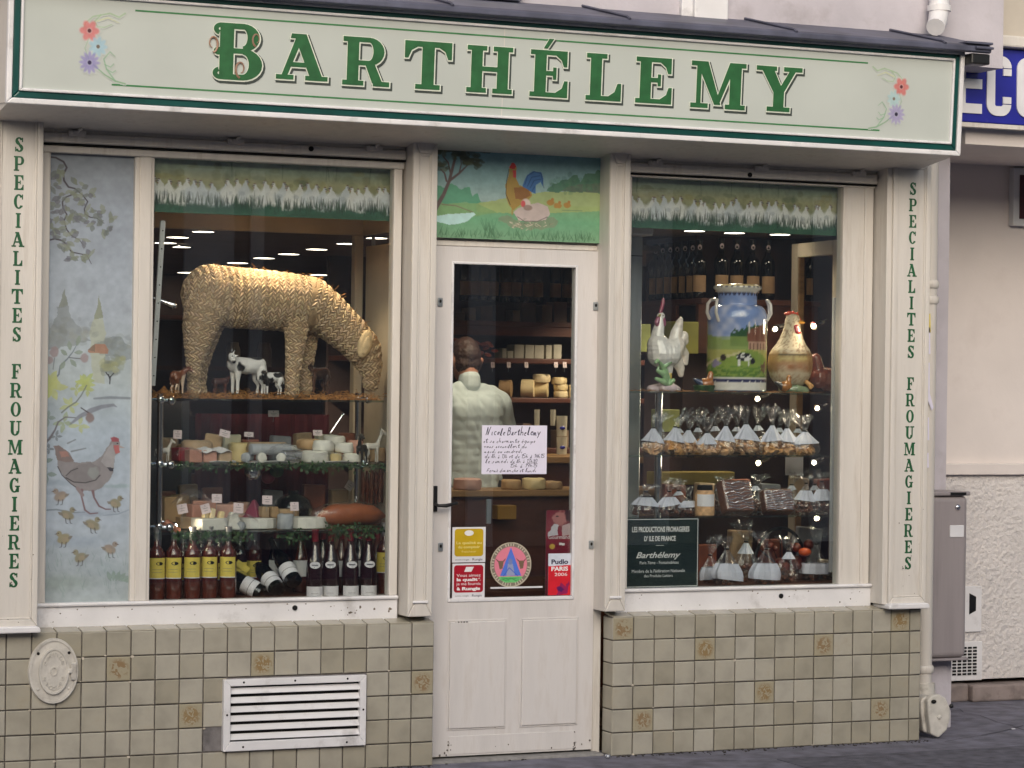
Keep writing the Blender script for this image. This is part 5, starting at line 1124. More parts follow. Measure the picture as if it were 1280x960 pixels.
for i_ in range(60):                           # loose ends along the back and rump
    th = random.uniform(0, 6.28); c_ = random.choice(chains[0] + chains[1][:5]); dr = Vector((random.uniform(-.3, .3), -abs(math.cos(th)) * .6, abs(math.sin(th)))).normalized(); hit, no_, _, _ = bv.ray_cast(Vector(c_[:3]), dr, .4)
    if hit: b.tube([hit, hit + no_ * .012 + Vector((random.uniform(-.01, .01), 0, 0)), hit + no_ * random.uniform(.014, .03) + Vector((random.uniform(-.02, .02), 0, random.uniform(-.01, .01)))], [.0012, .001, .0006], 3)
stuff(b.build('loose_straws', m_straw, an))
for dy, u, vv in ((-.075, 455, 430), (.075, 451, 424)):
    x, z = pt(u, vv, YA + dy); b = MB(); b.ell((x, YA + dy - .012, z), (.036, .014, .068), 16, 10, Matrix.Rotation(R_(16), 3, 'Y')); b.ell((x + .004, YA + dy - .024, z - .006), (.020, .006, .046), 12, 8, Matrix.Rotation(R_(16), 3, 'Y')); b.build('ear', m_rope2, an, smooth=True)
# straw litter on the top shelf
b = MB()
for i in range(900):
    x = random.uniform(.69, 1.79); y = random.uniform(.20, .60); L = random.uniform(.02, .07); a = random.uniform(0, 6.28); z = ZA + abs(random.gauss(.004, .010)); dz = random.gauss(0, .012)
    b.tube([(x, y, z), (x + L * math.cos(a) * .5, y + L * math.sin(a) * .4, max(ZA + .001, z + dz + .004)), (x + L * math.cos(a), y + L * math.sin(a) * .8, max(ZA + .001, z + dz))], .0012, 3)
stuff(tag(b.build('straw_litter', m_straw), 'loose golden straw strewn over the top glass shelf', 'straw'))

# ------------------------------------------------------------------ small animal figures
def quad(name, u, v0, y, hpx, label, face=1, yaw=0, patch=None, base=(225, 220, 210), dark=(30, 28, 28), horns=True, cat='figurine', body=1., head_front=False, seed=1, neck_up=.25, slim=1., beard=False, group=None):
    """standing animal of height hpx (survey pixels) with feet at (u, v0)"""
    x, z = pt(u, v0, y); H = hpx * mpp(u, y); k = H
    X = lambda a, s, c, r: (a * k * face, s * k, c * k, r * k)
    L = .58 * body
    ch = [[X(-L / 2, 0, .66, .165 * slim), X(0, 0, .63, .185 * slim), X(L / 2, 0, .66, .17 * slim)],
          [X(L / 2, 0, .70, .13 * slim), X(L / 2 + .13, -.02 if not head_front else -.10, .70 + neck_up * .7, .085 * slim), X(L / 2 + .19, -.03 if not head_front else -.18, .70 + neck_up, .085)],
          [X(L / 2 + .19, -.03 if not head_front else -.18, .70 + neck_up, .085), X(L / 2 + .36 - (.12 if head_front else 0), -.05 if not head_front else -.36, .70 + neck_up - .10, .05)]]
    for s in (-1, 1):
        ch.append([X(-L / 2 - .02, s * .09, .55, .11 * slim), X(-L / 2 + .04, s * .10, .36, .062 * slim), X(-L / 2 - .05, s * .10, .22, .036), X(-L / 2 - .02, s * .10, .02, .034)])
        ch.append([X(L / 2 - .03, s * .09, .55, .095 * slim), X(L / 2 - .02, s * .10, .30, .045 * slim), X(L / 2 - .02, s * .10, .02, .036)])
        hx = L / 2 + .16
        ch.append([X(hx, s * .07 - (.02 if not head_front else .16), .72 + neck_up, .028), X(hx - .04, s * .17 - (.02 if not head_front else .16), .73 + neck_up, .018)])
        if horns: ch.append([X(hx + .01, s * .04 - (.02 if not head_front else .16), .76 + neck_up, .022), X(hx - .05, s * .07 - (.02 if not head_front else .16), .90 + neck_up, .010)])
    ch.append([X(-L / 2 - .15, 0, .72, .03), X(-L / 2 - .20, 0, .55, .016), X(-L / 2 - .20, 0, .36, .026)])
    if beard: ch.append([X(L / 2 + .3, -.05, .58 + neck_up, .02), X(L / 2 + .29, -.05, .48 + neck_up, .008)])
    me = blob(ch, max(.0028, .02 * k), 3)
    v = verts(me); col = np.tile(np.array(lin(base)), (len(v), 1))
    if patch:
        nz = vnoise(v.astype(float), patch / k, seed); nz += .25 * (vnoise(v.astype(float), patch * 2.5 / k, seed + 4) - .5); m = np.clip((nz - .46) * 22, 0, 1)
        col = col + m[:, None] * (np.array(lin(dark)) - col)
        low = v[:, 2] < .33 * k; col[low] = lin(base)
    # hooves, muzzle
    hv = v[:, 2] < .05 * k; col[hv] = lin((50, 42, 38)); 
    t = thing(name, label, cat, (x, y, z), group)
    a = R_(yaw); R3 = np.array([[math.cos(a), -math.sin(a), 0], [math.sin(a), math.cos(a), 0], [0, 0, 1]]); vv = v @ R3.T + np.array([x, y, z])
    me.vertices.foreach_set('co', vv.astype(np.float32).ravel()); setcol(me, col); addmesh('body', me, m_hide, t)
    for s in (-1, 1):
        p = R3 @ np.array([(L / 2 + .245) * k * face, (s * .062 - (.03 if not head_front else .24)) * k, (.715 + neck_up) * k]); b = MB(); b.ell(p + np.array([x, y, z]), .014 * k, 8, 6); b.build('eye', m_black, t, smooth=True)
    return t
quad('cow_figurine', 308, 494, .42, 58, 'black and white cow figurine with horns under the straw belly', -1, 14, 4.6, (228, 226, 224), (24, 24, 26), True, 'figurine', 1.05, True, 4, .12)
quad('calf_figurine', 340, 494, .38, 35, 'small black and white calf figurine in front of the bigger cow', -1, 8, 4.6, (228, 226, 224), (24, 24, 26), False, 'figurine', .9, True, 9, .14)
quad('calf_figurine', 222, 493, .34, 36, 'brown and white calf figurine left of the straw hind leg', 1, 30, 2.6, (214, 190, 168), (120, 70, 44), False, 'figurine', .55, True, 2, .2)
quad('cow_figurine', 397, 494, .56, 42, 'dark brown cow figurine right of the straw front leg', -1, 20, 2, (86, 56, 42), (50, 32, 26), True, 'figurine', .9, True, 3, .14)
quad('cow_figurine', 275, 494, .60, 26, 'small reddish brown calf behind the straw hind leg', 1, 0, 2, (128, 66, 42), (80, 40, 30), False, 'figurine', .9, True, 5, .2)
quad('goat_figurine', 204, ZB and 579, .30, 25, 'white kid goat figurine on the left end of the middle shelf', 1, 10, None, (214, 208, 200), (200, 190, 180), True, 'figurine', .9, False, 1, .42, .75, True)
quad('goat_figurine', 465, 579, .36, 33, 'white goat figurine at the right end of the middle shelf', 1, 0, None, (206, 204, 200), (200, 190, 180), True, 'figurine', .7, False, 1, .50, .7, True)
quad('goat_figurine', 452, 579, .28, 30, 'black goat figurine in front of the white goat', -1, 40, None, (40, 38, 38), (30, 30, 30), True, 'figurine', .7, True, 1, .45, .8, True)
b = MB(); x, z = pt(205, 490, .30)
for i in range(160): a = random.uniform(0, 6.28); r = abs(random.gauss(0, .03)); b.tube([(x + r * math.cos(a), .3 + r * math.sin(a), ZA + .004), (x + r * 1.3 * math.cos(a + .5), .3 + r * math.sin(a + .5), ZA + .05 * math.exp(-r * 30) + .006)], .0012, 3)
stuff(tag(b.build('straw_tuft', m_straw), 'bushy straw tuft at the left end of the top shelf', 'straw'))

# ------------------------------------------------------------------ cheeses
def shake(b, amt, seed=0, sc=40):
    v = np.array(b.v, float); d = np.stack([vnoise(v, sc, seed + k) - .5 for k in range(3)], 1) * 2 * amt; b.v = [tuple(a) for a in v + d]; return b
def rnd_cheese(name, u, zb, y, wpx, hpx, mat, label, cat='cheese', group=None, tilt=None, holes=False):
    k = mpp(u, y); r, h = wpx * k / 2, hpx * k; x = px(u, 550, y); b = MB(); e = min(r, h) * .22
    b.lathe((x, y, zb), [(.001, 0)] + [(r - e * .5, 0), (r - e * .1, e * .4), (r, h * .35), (r, h * .65), (r - e * .15, h - e * .5), (r - e * .8, h), (r * .5, h + .001), (.001, h + .001)], 22); shake(b, .0038, int(u), 45)
    return own(name, b, mat, label, cat, group, smooth=True)
def wedge(u, zb, y, rpx, hpx, mats, label, a0, a1, cat='cheese'):
    k = mpp(u, y); r, h = rpx * k, hpx * k; x = px(u, 550, y); b = MB(); n = 8
    p = [(x, y)] + [(x + r * math.cos(R_(a0 + (a1 - a0) * i / n)), y + r * math.sin(R_(a0 + (a1 - a0) * i / n))) for i in range(n + 1)]; m = len(p)
    b.add([(c[0], c[1], zb) for c in p] + [(c[0], c[1], zb + h) for c in p], [tuple(range(m))[::-1], tuple(range(m, 2 * m))]); o = 0
    for i in range(m):
        b.mi = 0 if i in (0, m - 1) else 1; b.add([], []) ; b.f.append((i, (i + 1) % m, (i + 1) % m + m, i + m)); b.m.append(b.mi)
    b.m[1] = 1; shake(b, .002, int(u)); o = own('cheese_wedge', b, mats, label, cat, bevel=.004); return o
def blockc(name, u, zb, y, wpx, hpx, dm, mat, label, rot=0, cat='cheese', tilt=0):
    k = mpp(u, y); x = px(u, 550, y); b = MB(); b.obox((x, y, zb + hpx * k / 2), (wpx * k, dm, hpx * k), Matrix.Rotation(R_(rot), 3, 'Z') @ Matrix.Rotation(R_(tilt), 3, 'Y')); shake(b, .003, int(u), 30)
    return own(name, b, mat, label, cat, bevel=.006)
def logc(u, zb, y, Lpx, rpx, mat, label, rot):
    k = mpp(u, y); x = px(u, 550, y); r = rpx * k; L = Lpx * k; b = MB(); d = Vector((math.cos(R_(rot)), math.sin(R_(rot)), 0)); c = Vector((x, y, zb + r))
    b.tube([c - d * L / 2, c - d * (L / 2 - .003), c + d * (L / 2 - .003), c + d * L / 2], [r * .8, r, r, r * .8], 16); shake(b, .002, int(u)); return own('cheese_log', b, mat, label, 'cheese', smooth=True)
def card(u, v, y, wpx, hpx, tilt, label, mat=m_tag):
    x, z = pt(u, v, y); k = mpp(u, y); b = MB(); Rm = Matrix.Rotation(R_(tilt), 3, 'Y') @ Matrix.Rotation(R_(-8), 3, 'X')
    t = thing('price_card', label, 'price card', (x, y, z - hpx * k / 2), 'price cards on picks'); b.obox((x, y, z), (wpx * k, .0012, hpx * k), Rm); b.build('card', mat, t)
    b = MB(); b.tube([(x, y + .002, z - hpx * k / 2), (x, y + .006, z - hpx * k * 1.3)], .0012, 5); b.build('pick', m_steel, t)
    b = MB(); p = Vector((x, y, z)) + Rm @ Vector((0, -.0009, hpx * k * .3)); b.ell(p, (.0022, .001, .0022), 6, 4); b.build('pin', m_ink, t)
    b = MB()
    for i, w in enumerate((.55, .4)): b.obox(Vector((x, y, z)) + Rm @ Vector((0, -.0008, hpx * k * (.05 - .25 * i))), (w * wpx * k, .0004, .0022), Rm)
    stuff(b.build('writing', m_inkg, t))
def plate(u, zb, y, wpx, label, wav=.004):
    k = mpp(u, y); r = wpx * k / 2; x = px(u, 550, y); b = MB(); n = 36; vs = []; 
    for j, (q, h) in enumerate(((.0, .002), (.6, .002), (.85, .006), (1, .012), (1, .010), (.85, .002), (.6, 0), (0, 0))):
        for i in range(n): a = 6.2832 * i / n; vs.append((x + q * r * math.cos(a), y + q * r * .8 * math.sin(a), zb + h + (wav * math.sin(3 * a) if q > .9 else 0)))
    b.add(vs, [(j * n + i, j * n + (i + 1) % n, (j + 1) * n + (i + 1) % n, (j + 1) * n + i) for j in range(7) for i in range(n)])
    own('white_plate', b, m_white, label, 'plate', 'white plates on the middle shelf', smooth=True)
plate(268, ZB + .001, .36, 56, 'wavy white plate under the pink cheese blocks'); plate(338, ZB + .001, .38, 74, 'long white plate under the cheese logs'); plate(414, ZB + .001, .36, 74, 'white plate under the pile of round goat cheeses')
zb = ZB + .008
blockc('cheese_block', 242, zb, .32, 17, 16, .07, m_ch_pink, 'leftmost of three pink orange cheese blocks on the wavy plate', 6); blockc('cheese_block', 261, zb, .32, 17, 15.5, .07, m_ch_pink, 'middle pink orange cheese block under white cloth', -4); blockc('cheese_block', 279, zb, .32, 18, 14, .07, m_ch_tan, 'rightmost tan cheese block on the wavy plate', 8)
b = MB(); k = mpp(262, .33)
xs_ = np.linspace(px(248, 550, .33), px(285, 550, .33), 12)
for i in range(11):
    f = lambda x_, j: zb + 16.5 * k + .006 * math.sin(x_ * 90 + j) - .012 * (j == 0) + .006 * (j == 2)
    for j in range(3):
        ys_ = (.272, .30, .34, .38)
        b.add([(xs_[i], ys_[j], f(xs_[i], j)), (xs_[i + 1], ys_[j], f(xs_[i + 1], j)), (xs_[i + 1], ys_[j + 1], f(xs_[i + 1], j + 1)), (xs_[i], ys_[j + 1], f(xs_[i], j + 1))], [(0, 1, 2, 3)])
b.v = [tuple(a) for a in b.v]; own('muslin_cloth', b, m_white, 'white muslin draped over the pink cheese blocks', 'cloth', smooth=True)
blockc('cheese_block', 226, zb, .42, 16, 18, .08, M('red_wax', (150, 52, 58), .3, .15, 8, .2), 'red waxed cheese piece behind the kid goat', 12); rnd_cheese('round_cheese', 246, zb + .0, .48, 40, 26, m_ch_tan, 'flat tan round cheese behind the pink blocks')
blockc('cheese_block', 266, zb, .50, 22, 34, .06, m_ch_tan, 'upright tan cheese slab behind the muslin', -20, tilt=8)
logc(338, zb + 9 * k, .36, 54, 7.2, m_ch_ash, 'long ash coated cheese log lying across the smaller logs', 4); logc(334, zb + .03, .46, 50, 8, m_ch_tan, 'tan cheese log behind the ash coated one', 2)
logc(327, zb, .33, 26, 6, m_ch_white, 'short white cheese log end on, left under the long log', 78); logc(352, zb, .33, 30, 6, m_ch_white, 'short white cheese log end on, right under the long log', 70); logc(310, zb, .38, 24, 6, m_ch_ash, 'small grey cheese log at the left of the log plate', 60)
logc(367, zb + .012, .34, 34, 6, m_foil, 'foil wrapped cheese log between the two plates', 20)
for u, y, w, h, dz, mt, lb in ((394, .33, 34, 14, 0, m_ch_white, 'big white goat cheese at the lower left of the pile'), (420, .31, 14, 11, 0, m_ch_pale, 'small cream cheese ball in the middle of the pile'), (440, .31, 24, 11.5, 0, m_ch_white, 'round goat cheese at the lower right of the pile'), (404, .34, 26, 13, 14, m_ch_white, 'wrinkled goat cheese on top at the left of the pile'), (430, .33, 24, 12.5, 12, m_ch_white, 'wrinkled goat cheese on top at the right of the pile'), (386, .42, 30, 12, 16, m_ch_tan, 'tan edged goat cheese behind the pile at left'), (418, .44, 28, 12, 20, m_ch_white, 'goat cheese at the back top of the pile'), (444, .46, 20, 20, 6, m_ch_pink, 'pink tinted cheese behind the pile at right')):
    rnd_cheese('goat_cheese', u, zb + dz * mpp(u, y), y, w, h, mt, lb, 'cheese', 'goat cheeses piled on a plate')
card(222, 543, .42, 11, 11, 4, 'white card above the red waxed cheese'); card(281, 542, .40, 14, 9, 14, 'tilted white card above the pink blocks'); card(342, 517, .60, 14, 8, 0, 'white card high above the cheese logs'); card(397, 541, .44, 12, 7, 0, 'white card behind the goat cheese pile'); card(311, 543, .46, 12, 6, 3, 'small card at the back of the log plate')
b = MB(); P1, P2, P3 = pt(413, 541, .36), pt(428, 519, .36), pt(430, 517, .36); b.tube([(P1[0], .36, P1[1]), (P2[0], .36, P2[1]), (P3[0], .36, P3[1] - .002), (P3[0] - .012, .36, P3[1] + .003)], .0035, 6); b.ell((P1[0], .36, P1[1]), .006, 8, 6); own('chrome_hook', b, m_chrome, 'slanting chrome hook above the goat cheese pile', 'hook', smooth=True)
zc_ = ZC + .003
wedge(245, zc_, .46, 26, 15, [m_ch_pale, m_ch_tan], 'big tan rind cheese half at the left of the lower shelf', 150, 390); blockc('cheese_block', 263, zc_, .32, 36, 15, .12, m_ch_white, 'large white block cheese at the front of the lower shelf', 10)
for u, lb, dz in ((258, 'left stick of pale cheese on the white block', 14), (266, 'middle stick of pale cheese on the white block', 14), (277, 'right stick of pale cheese leaning on the pyramid', 10)): blockc('cheese_stick', u, zc_ + dz * k, .32, 7, 13, .03, m_ch_pale, lb, 10, tilt=14)
def pyramid(u, y, w, h, mat, label):
    k = mpp(u, y); x = px(u, 600, y); a, t_ = w * k / 2, w * k / 5; H_ = h * k; b = MB(); vs = [(x - a, y - a, zc_), (x + a, y - a, zc_), (x + a, y + a, zc_), (x - a, y + a, zc_), (x - t_, y - t_, zc_ + H_), (x + t_, y - t_, zc_ + H_), (x + t_, y + t_, zc_ + H_), (x - t_, y + t_, zc_ + H_)]
    b.add(vs, [(0, 3, 2, 1), (4, 5, 6, 7), (0, 1, 5, 4), (1, 2, 6, 5), (2, 3, 7, 6), (3, 0, 4, 7)]); own('pyramid_cheese', b, mat, label, 'cheese', bevel=.006)
pyramid(292, .32, 22, 22, m_ch_white, 'white pyramid goat cheese at the front of the lower shelf'); rnd_cheese('goat_cheese', 302, zc_, .30, 12, 10, m_ch_ash, 'small grey goat cheese right of the white pyramid')
wedge(318, zc_, .44, 30, 13, [m_ch_pale, m_ch_white], 'wide pale cheese wedge in the middle of the lower shelf', 160, 330); wedge(352, zc_, .55, 24, 22, [m_ch_pale, m_ch_tan], 'tall tan rind wedge behind the grey cylinder', 170, 330); rnd_cheese('cylinder_cheese', 358, zc_, .30, 21, 19, m_ch_ash, 'ash grey cylinder goat cheese on the lower shelf'); wedge(382, zc_, .42, 30, 14, [m_ch_pale, m_ch_white], 'pale brie wedge right of the grey cylinder', 170, 345)
for u, lb, y in ((331, 'left tan cheese cube behind the wide wedge', .45), (343, 'right tan cheese cube behind the wide wedge', .45)): blockc('cheese_cube', u, zc_ + .045, y, 10, 14, .04, m_ch_tan, lb, 10)
blockc('cheese_block', 256, zc_ + .055, .50, 30, 19, .10, m_ch_pink, 'pink cheese block at the back left of the lower shelf', -12); blockc('cheese_block', 247, zc_ + .01, .42, 22, 28, .06, m_ch_pink, 'brownish pink cheese block behind the tan half', 14); blockc('cheese_block', 277, zc_ + .02, .50, 30, 24, .08, m_ch_pink, 'wide pink cheese block behind the sticks', -6)
blockc('cheese_block', 215, zc_ + .02, .48, 26, 34, .06, m_ch_tan, 'tan cheese slabs wrapped at the left of the lower shelf', 10)
k = mpp(318, .5); x = px(318, 600, .5); b = MB(); b.lathe((x, .5, zc_ + .02), [(.001, 0), (.07, 0), (.055, .03), (.012, .105), (.001, .108)], 4); own('plum_cheese', b, m_ch_purple, 'plum coloured pyramid cheese behind the wide wedge', 'cheese', bevel=.006)
b = MB(); x = px(367, 610, .62); b.lathe((x, .62, zc_), [(.001, 0), (.05, 0), (.085, .04), (.095, .08), (.08, .12), (.045, .145), (.025, .15), (.025, .165), (.001, .166)], 24); own('black_jug', b, M('black_glazed_stoneware', (24, 26, 26), .12, .2, 8, coat=1), 'round shiny black jug behind the cheese wedges', 'jug', smooth=True)
b = MB(); hx0, hx1 = px(398, 645, .36), px(480, 645, .42); n = 12
b.tube([(hx0 + (hx1 - hx0) * t_, .36 + .06 * t_, zc_ + .05 + .012 * math.sin(3 * t_)) for t_ in np.linspace(0, 1, n)], [.012, .035, .048, .052, .052, .052, .052, .05, .046, .042, .03, .010], 14); shake(b, .005, 3, 25)
hm = thing('smoked_ham', 'long orange brown smoked ham wrapped in film on the lower shelf', 'ham', ((hx0 + hx1) / 2, .38, zc_)); b.build('meat', m_ch_orange, hm, smooth=True)
b = MB(); b.tube([(hx0 - .03 + (hx1 - hx0 + .06) * t_, .36 + .06 * t_, zc_ + .052 + .012 * math.sin(3 * t_)) for t_ in np.linspace(0, 1, n)], [.03, .042, .056, .060, .060, .061, .060, .058, .054, .05, .042, .028], 16); shake(b, .008, 5, 30); b.build('film', m_film, hm, smooth=True)
b = MB(); b.tube([(px(214, 655, .27) - .03, .27, ZC + .045), (px(214, 655, .27), .26, ZC + .02), (px(214, 655, .27) + .035, .25, ZC - .0)], [.018, .02, .012], 10); own('orange_sausage', b, m_ch_orange, 'short orange sausage hanging by the left shelf clamp', 'sausage', smooth=True)
for u, v_, w, h, tl, lb in ((271, 623, 13, 11, 2, 'pink card on the wide pink block'), (257, 636, 12, 12, -14, 'tilted pink card on the pale sticks'), (298, 635, 13, 13, 4, 'pink card on the white pyramid'), (334, 625, 13, 11, 2, 'pink card in front of the plum cheese'), (228, 636, 13, 12, -10, 'pink card at the left end of the lower shelf'), (368, 633, 11, 11, 0, 'white card with a small cow by the black jug'), (437, 607, 10, 12, 35, 'white card hanging by the right upright')): card(u, v_, .30 if u != 437 else .62, w, h, tl, lb)
def foliage(u0, u1, v0, v1, y, n, label):
    b = MB()
    for i in range(n):
        u, v_ = random.uniform(u0, u1), random.gauss((v0 + v1) / 2, (v1 - v0) / 4); x, z = pt(u, v_, y); z = min(z, 9); a = random.uniform(0, 6.28); L = random.uniform(.012, .026); yy = y + random.uniform(-.04, .04)
        d = Vector((math.cos(a), random.uniform(-.5, .5), math.sin(a) - .3)).normalized(); w = d.cross(Vector((random.uniform(-.3, .3), -1, .2))).normalized() * L * .28; c = Vector((x, yy, z))
        b.add([c, c + d * L * .5 + w, c + d * L, c + d * L * .5 - w], [(0, 1, 2, 3)])
    for i in range(3): b.tube([(pt(u0 + (u1 - u0) * t_, v0 + (v1 - v0) * (.4 + .3 * math.sin(6 * t_ + i)), y)[0], y, pt(u0 + (u1 - u0) * t_, v0 + (v1 - v0) * (.4 + .3 * math.sin(6 * t_ + i)), y)[1]) for t_ in np.linspace(0, 1, 12)], .0015, 4)
    stuff(tag(b.build('garland', m_green_leaf), label, 'garland'))
foliage(215, 312, 664, 678, .22, 150, 'green leaf garland under the left half of the lower shelf'); foliage(350, 385, 664, 676, .24, 40, 'short green garland under the middle of the lower shelf'); foliage(405, 478, 655, 672, .24, 150, 'green leaf garland below the ham at right'); foliage(225, 490, 579, 588, .23, 230, 'thin green garland along the middle shelf edge'); foliage(380, 408, 578, 592, .22, 60, 'green leaves under the goat cheese plate')

# ------------------------------------------------------------------ bottles
def bottle(name, u, zb, y, H, glass, cap, label, cat='wine bottle', group=None, kind='bordeaux', lab=(.30, .58), labmat=m_wine_y, oval=False, facing=None, neck_label=False, x=None):
    x = px(u, 680, y) if x is None else x; r = H * .118; facing = -106 + random.uniform(-9, 9) if facing is None else facing
    t = thing(name, label, cat, (x, y, zb), group)
    pr = [(.001, .004), (r * .9, 0), (r, .01), (r, H * .60), (r * .93, H * .66), (r * .55, H * .725), (r * .38, H * .76), (r * .36, H * .97), (r * .42, H * .975), (r * .42, H * .995), (r * .3, H)] if kind == 'bordeaux' else [(.001, .004), (r * .95, 0), (r * 1.05, .01), (r * 1.05, H * .44), (r * .95, H * .54), (r * .7, H * .66), (r * .45, H * .77), (r * .37, H * .84), (r * .36, H * .97), (r * .42, H * .975), (r * .42, H * .995), (r * .3, H)]
    b = MB(); b.lathe((x, y, zb), pr, 22); b.build('glass', glass, t, smooth=True)
    b = MB(); b.lathe((x, y, zb), [(r * .375, H * .80), (r * .39, H * .97), (r * .46, H * .974), (r * .46, H * 1.0), (r * .40, H * 1.004), (.001, H * 1.004)], 18); b.build('capsule', cap, t, smooth=True)
    def arcl(z0, z1, rr, half, mat, nm, par):
        a0, a1 = R_(facing - half), R_(facing + half); q = MB(); q.lathe((x, y, zb), [(rr, z0), (rr, z1)], 12, a0, a1); q.lathe((x, y, zb), [(rr - .0008, z1), (rr - .0008, z0)], 12, a0, a1); return q.build(nm, mat, par, smooth=True)
    R1 = r * (1.05 if kind != 'bordeaux' else 1)
    L = arcl(H * lab[0], H * lab[1], R1 + .0015, 62, labmat, 'label', t)
    if labmat is m_wine_y:
        e = MB(); zc0 = zb + H * (lab[0] + .72 * (lab[1] - lab[0])); n = 14; ring_ = []
        for i in range(n): a = 6.2832 * i / n; th = R_(facing + 14) + .42 * math.cos(a); ring_.append((x + (R1 + .0024) * math.cos(th), y + (R1 + .0024) * math.sin(th), zc0 + .008 * math.sin(a)))
        e.add(ring_, [tuple(range(n))]); e.build('emblem', m_black, L)
        arcl(H * lab[0] - .003, H * lab[0] + .001, R1 + .0020, 62, m_lilac, 'label_border', L)
        for f_ in (.28, .42): arcl(H * (lab[0] + f_ * (lab[1] - lab[0])), H * (lab[0] + f_ * (lab[1] - lab[0])) + .0015, R1 + .0021, 32, m_inkg, 'label_line', L)
    if oval:
        e = MB(); zc0 = zb + H * .505; n = 18; ring_ = []
        for i in range(n): a = 6.2832 * i / n; th = R_(facing) + .62 * math.cos(a); zz = .016 * math.sin(a); rr_ = r * 1.0 + .003 + .001 * (abs(math.cos(a))); ring_.append((x + rr_ * math.cos(th), y + rr_ * math.sin(th), zc0 + zz))
        e.add(ring_, [tuple(range(n))]); o = e.build('oval_label', m_paper, t); 
        q = MB(); q.lathe((x, y, zb), [(r + .0052, H * .50), (r + .0052, H * .512)], 8, R_(facing - 20), R_(facing + 20)); q.build('label_script', m_ink, o)
        q = MB()
        arcl(H * .05, H * .055, R1 + .002, 30, m_inkg, 'label_line', L); arcl(H * .10, H * .104, R1 + .002, 24, m_inkg, 'label_line', L)
    if neck_label:
        e = MB(); n = 12; zc0 = zb + H * .88
        e.add([(x + (r * .40 + .001) * math.cos(R_(facing) + .8 * math.cos(6.2832 * i / n)), y + (r * .40 + .001) * math.sin(R_(facing) + .8 * math.cos(6.2832 * i / n)), zc0 + .014 * math.sin(6.2832 * i / n)) for i in range(n)], [tuple(range(n))]); e.build('neck_seal', m_tag, t)
    return t
HB = .325
ord_ = ['first', 'second', 'third', 'fourth', 'fifth']
for i, (u, y) in enumerate(((196, .26), (217.5, .26), (240.8, .26), (262.3, .27), (285.5, .26))):
    bottle('rose_bottle', u, ZD, y, HB, m_rose, m_caps, 'rose wine bottle with yellow label and silver capsule, %s from the left' % ord_[i], 'wine bottle', 'rose wine bottles with yellow labels')
for i, u in enumerate((394, 414, 438.3, 461)):
    bottle('red_bottle', u, ZD - .02, .26 if i != 1 else .27, .325, m_red, m_capr, 'red wine bottle with white oval label and red capsule, %s from the left' % ord_[i], 'wine bottle', 'red capsule bottles with oval labels', 'burgundy', (.05, .20), m_paper, True)
bottle('rose_bottle', 481, ZD, .34, .33, m_rose, m_caps, 'rose bottle with yellow label at the right edge of the left window', 'wine bottle')
def lying(u, v_, y, label, rot, tilt):
    x, z = pt(u, v_, y); t = thing('lying_bottle', label, 'wine bottle', (x, y, z), 'dark bottles lying down')
    d = Vector((math.cos(R_(rot)) * math.cos(R_(tilt)), math.sin(R_(rot)) * math.cos(R_(tilt)), math.sin(R_(tilt)))); c = Vector((x, y, z)); r = .040
    b = MB(); b.tube([c + d * q for q in (0, .004, .15, .19, .22, .30)], [.03, r, r, .028, .014, .013], 18); b.build('glass', m_blackglass, t, smooth=True)
    b = MB(); b.tube([c + d * .03, c + d * .10], [r + .001, r + .001], 18); b.build('label', m_paper, t, smooth=True)
    b = MB(); b.tube([c + d * .06, c + d * .063], [r + .0016, r + .0016], 18); b.build('label_line', m_inkg, t, smooth=True)
lying(368, 728, .30, 'dark lying wine bottle with white label, rightmost and uppermost', 100, 38); lying(348, 738, .29, 'dark lying wine bottle with white label, the middle one', 104, 30); lying(328, 742, .30, 'dark lying wine bottle with white label, leftmost, tilted', 140, 25)
def wheel(u, v_, y, rpx, label):
    x, z = pt(u, v_, y); r = rpx * mpp(u, y); t = thing('cart_wheel', label, 'wheel', (x, y, z - r)); b = MB()
    P_ = lambda a, q: (x + q * math.cos(a) * .9, y + q * math.cos(a) * .25, z + q * math.sin(a))
    b.tube([P_(6.2832 * i / 40, r) for i in range(41)], .009, 8); b.build('rim', m_black, t, smooth=True)
    b = MB(); b.tube([P_(0, .02), P_(math.pi, .02)], .02, 8); b.build('hub', m_black, t, smooth=True)
    for k_ in range(12): a = 6.2832 * k_ / 12; b = MB(); b.tube([P_(a, .015), P_(a, r)], .003, 5); b.build('spoke', m_black, t)
wheel(288, 712, .62, 36, 'thin spoked black cart wheel behind the rose bottles'); wheel(975, 708, .60, 48, 'black spoked cart wheel in the lower right of the right window')
b = MB(); b.obox((px(303, 708, .4), .4, pt(303, 708, .4)[1]), (.07, .002, .03), Matrix.Rotation(R_(35), 3, 'Y')); own('yellow_leaflet', b, m_wine_y, 'tilted yellow leaflet right of the rose bottles', 'leaflet')

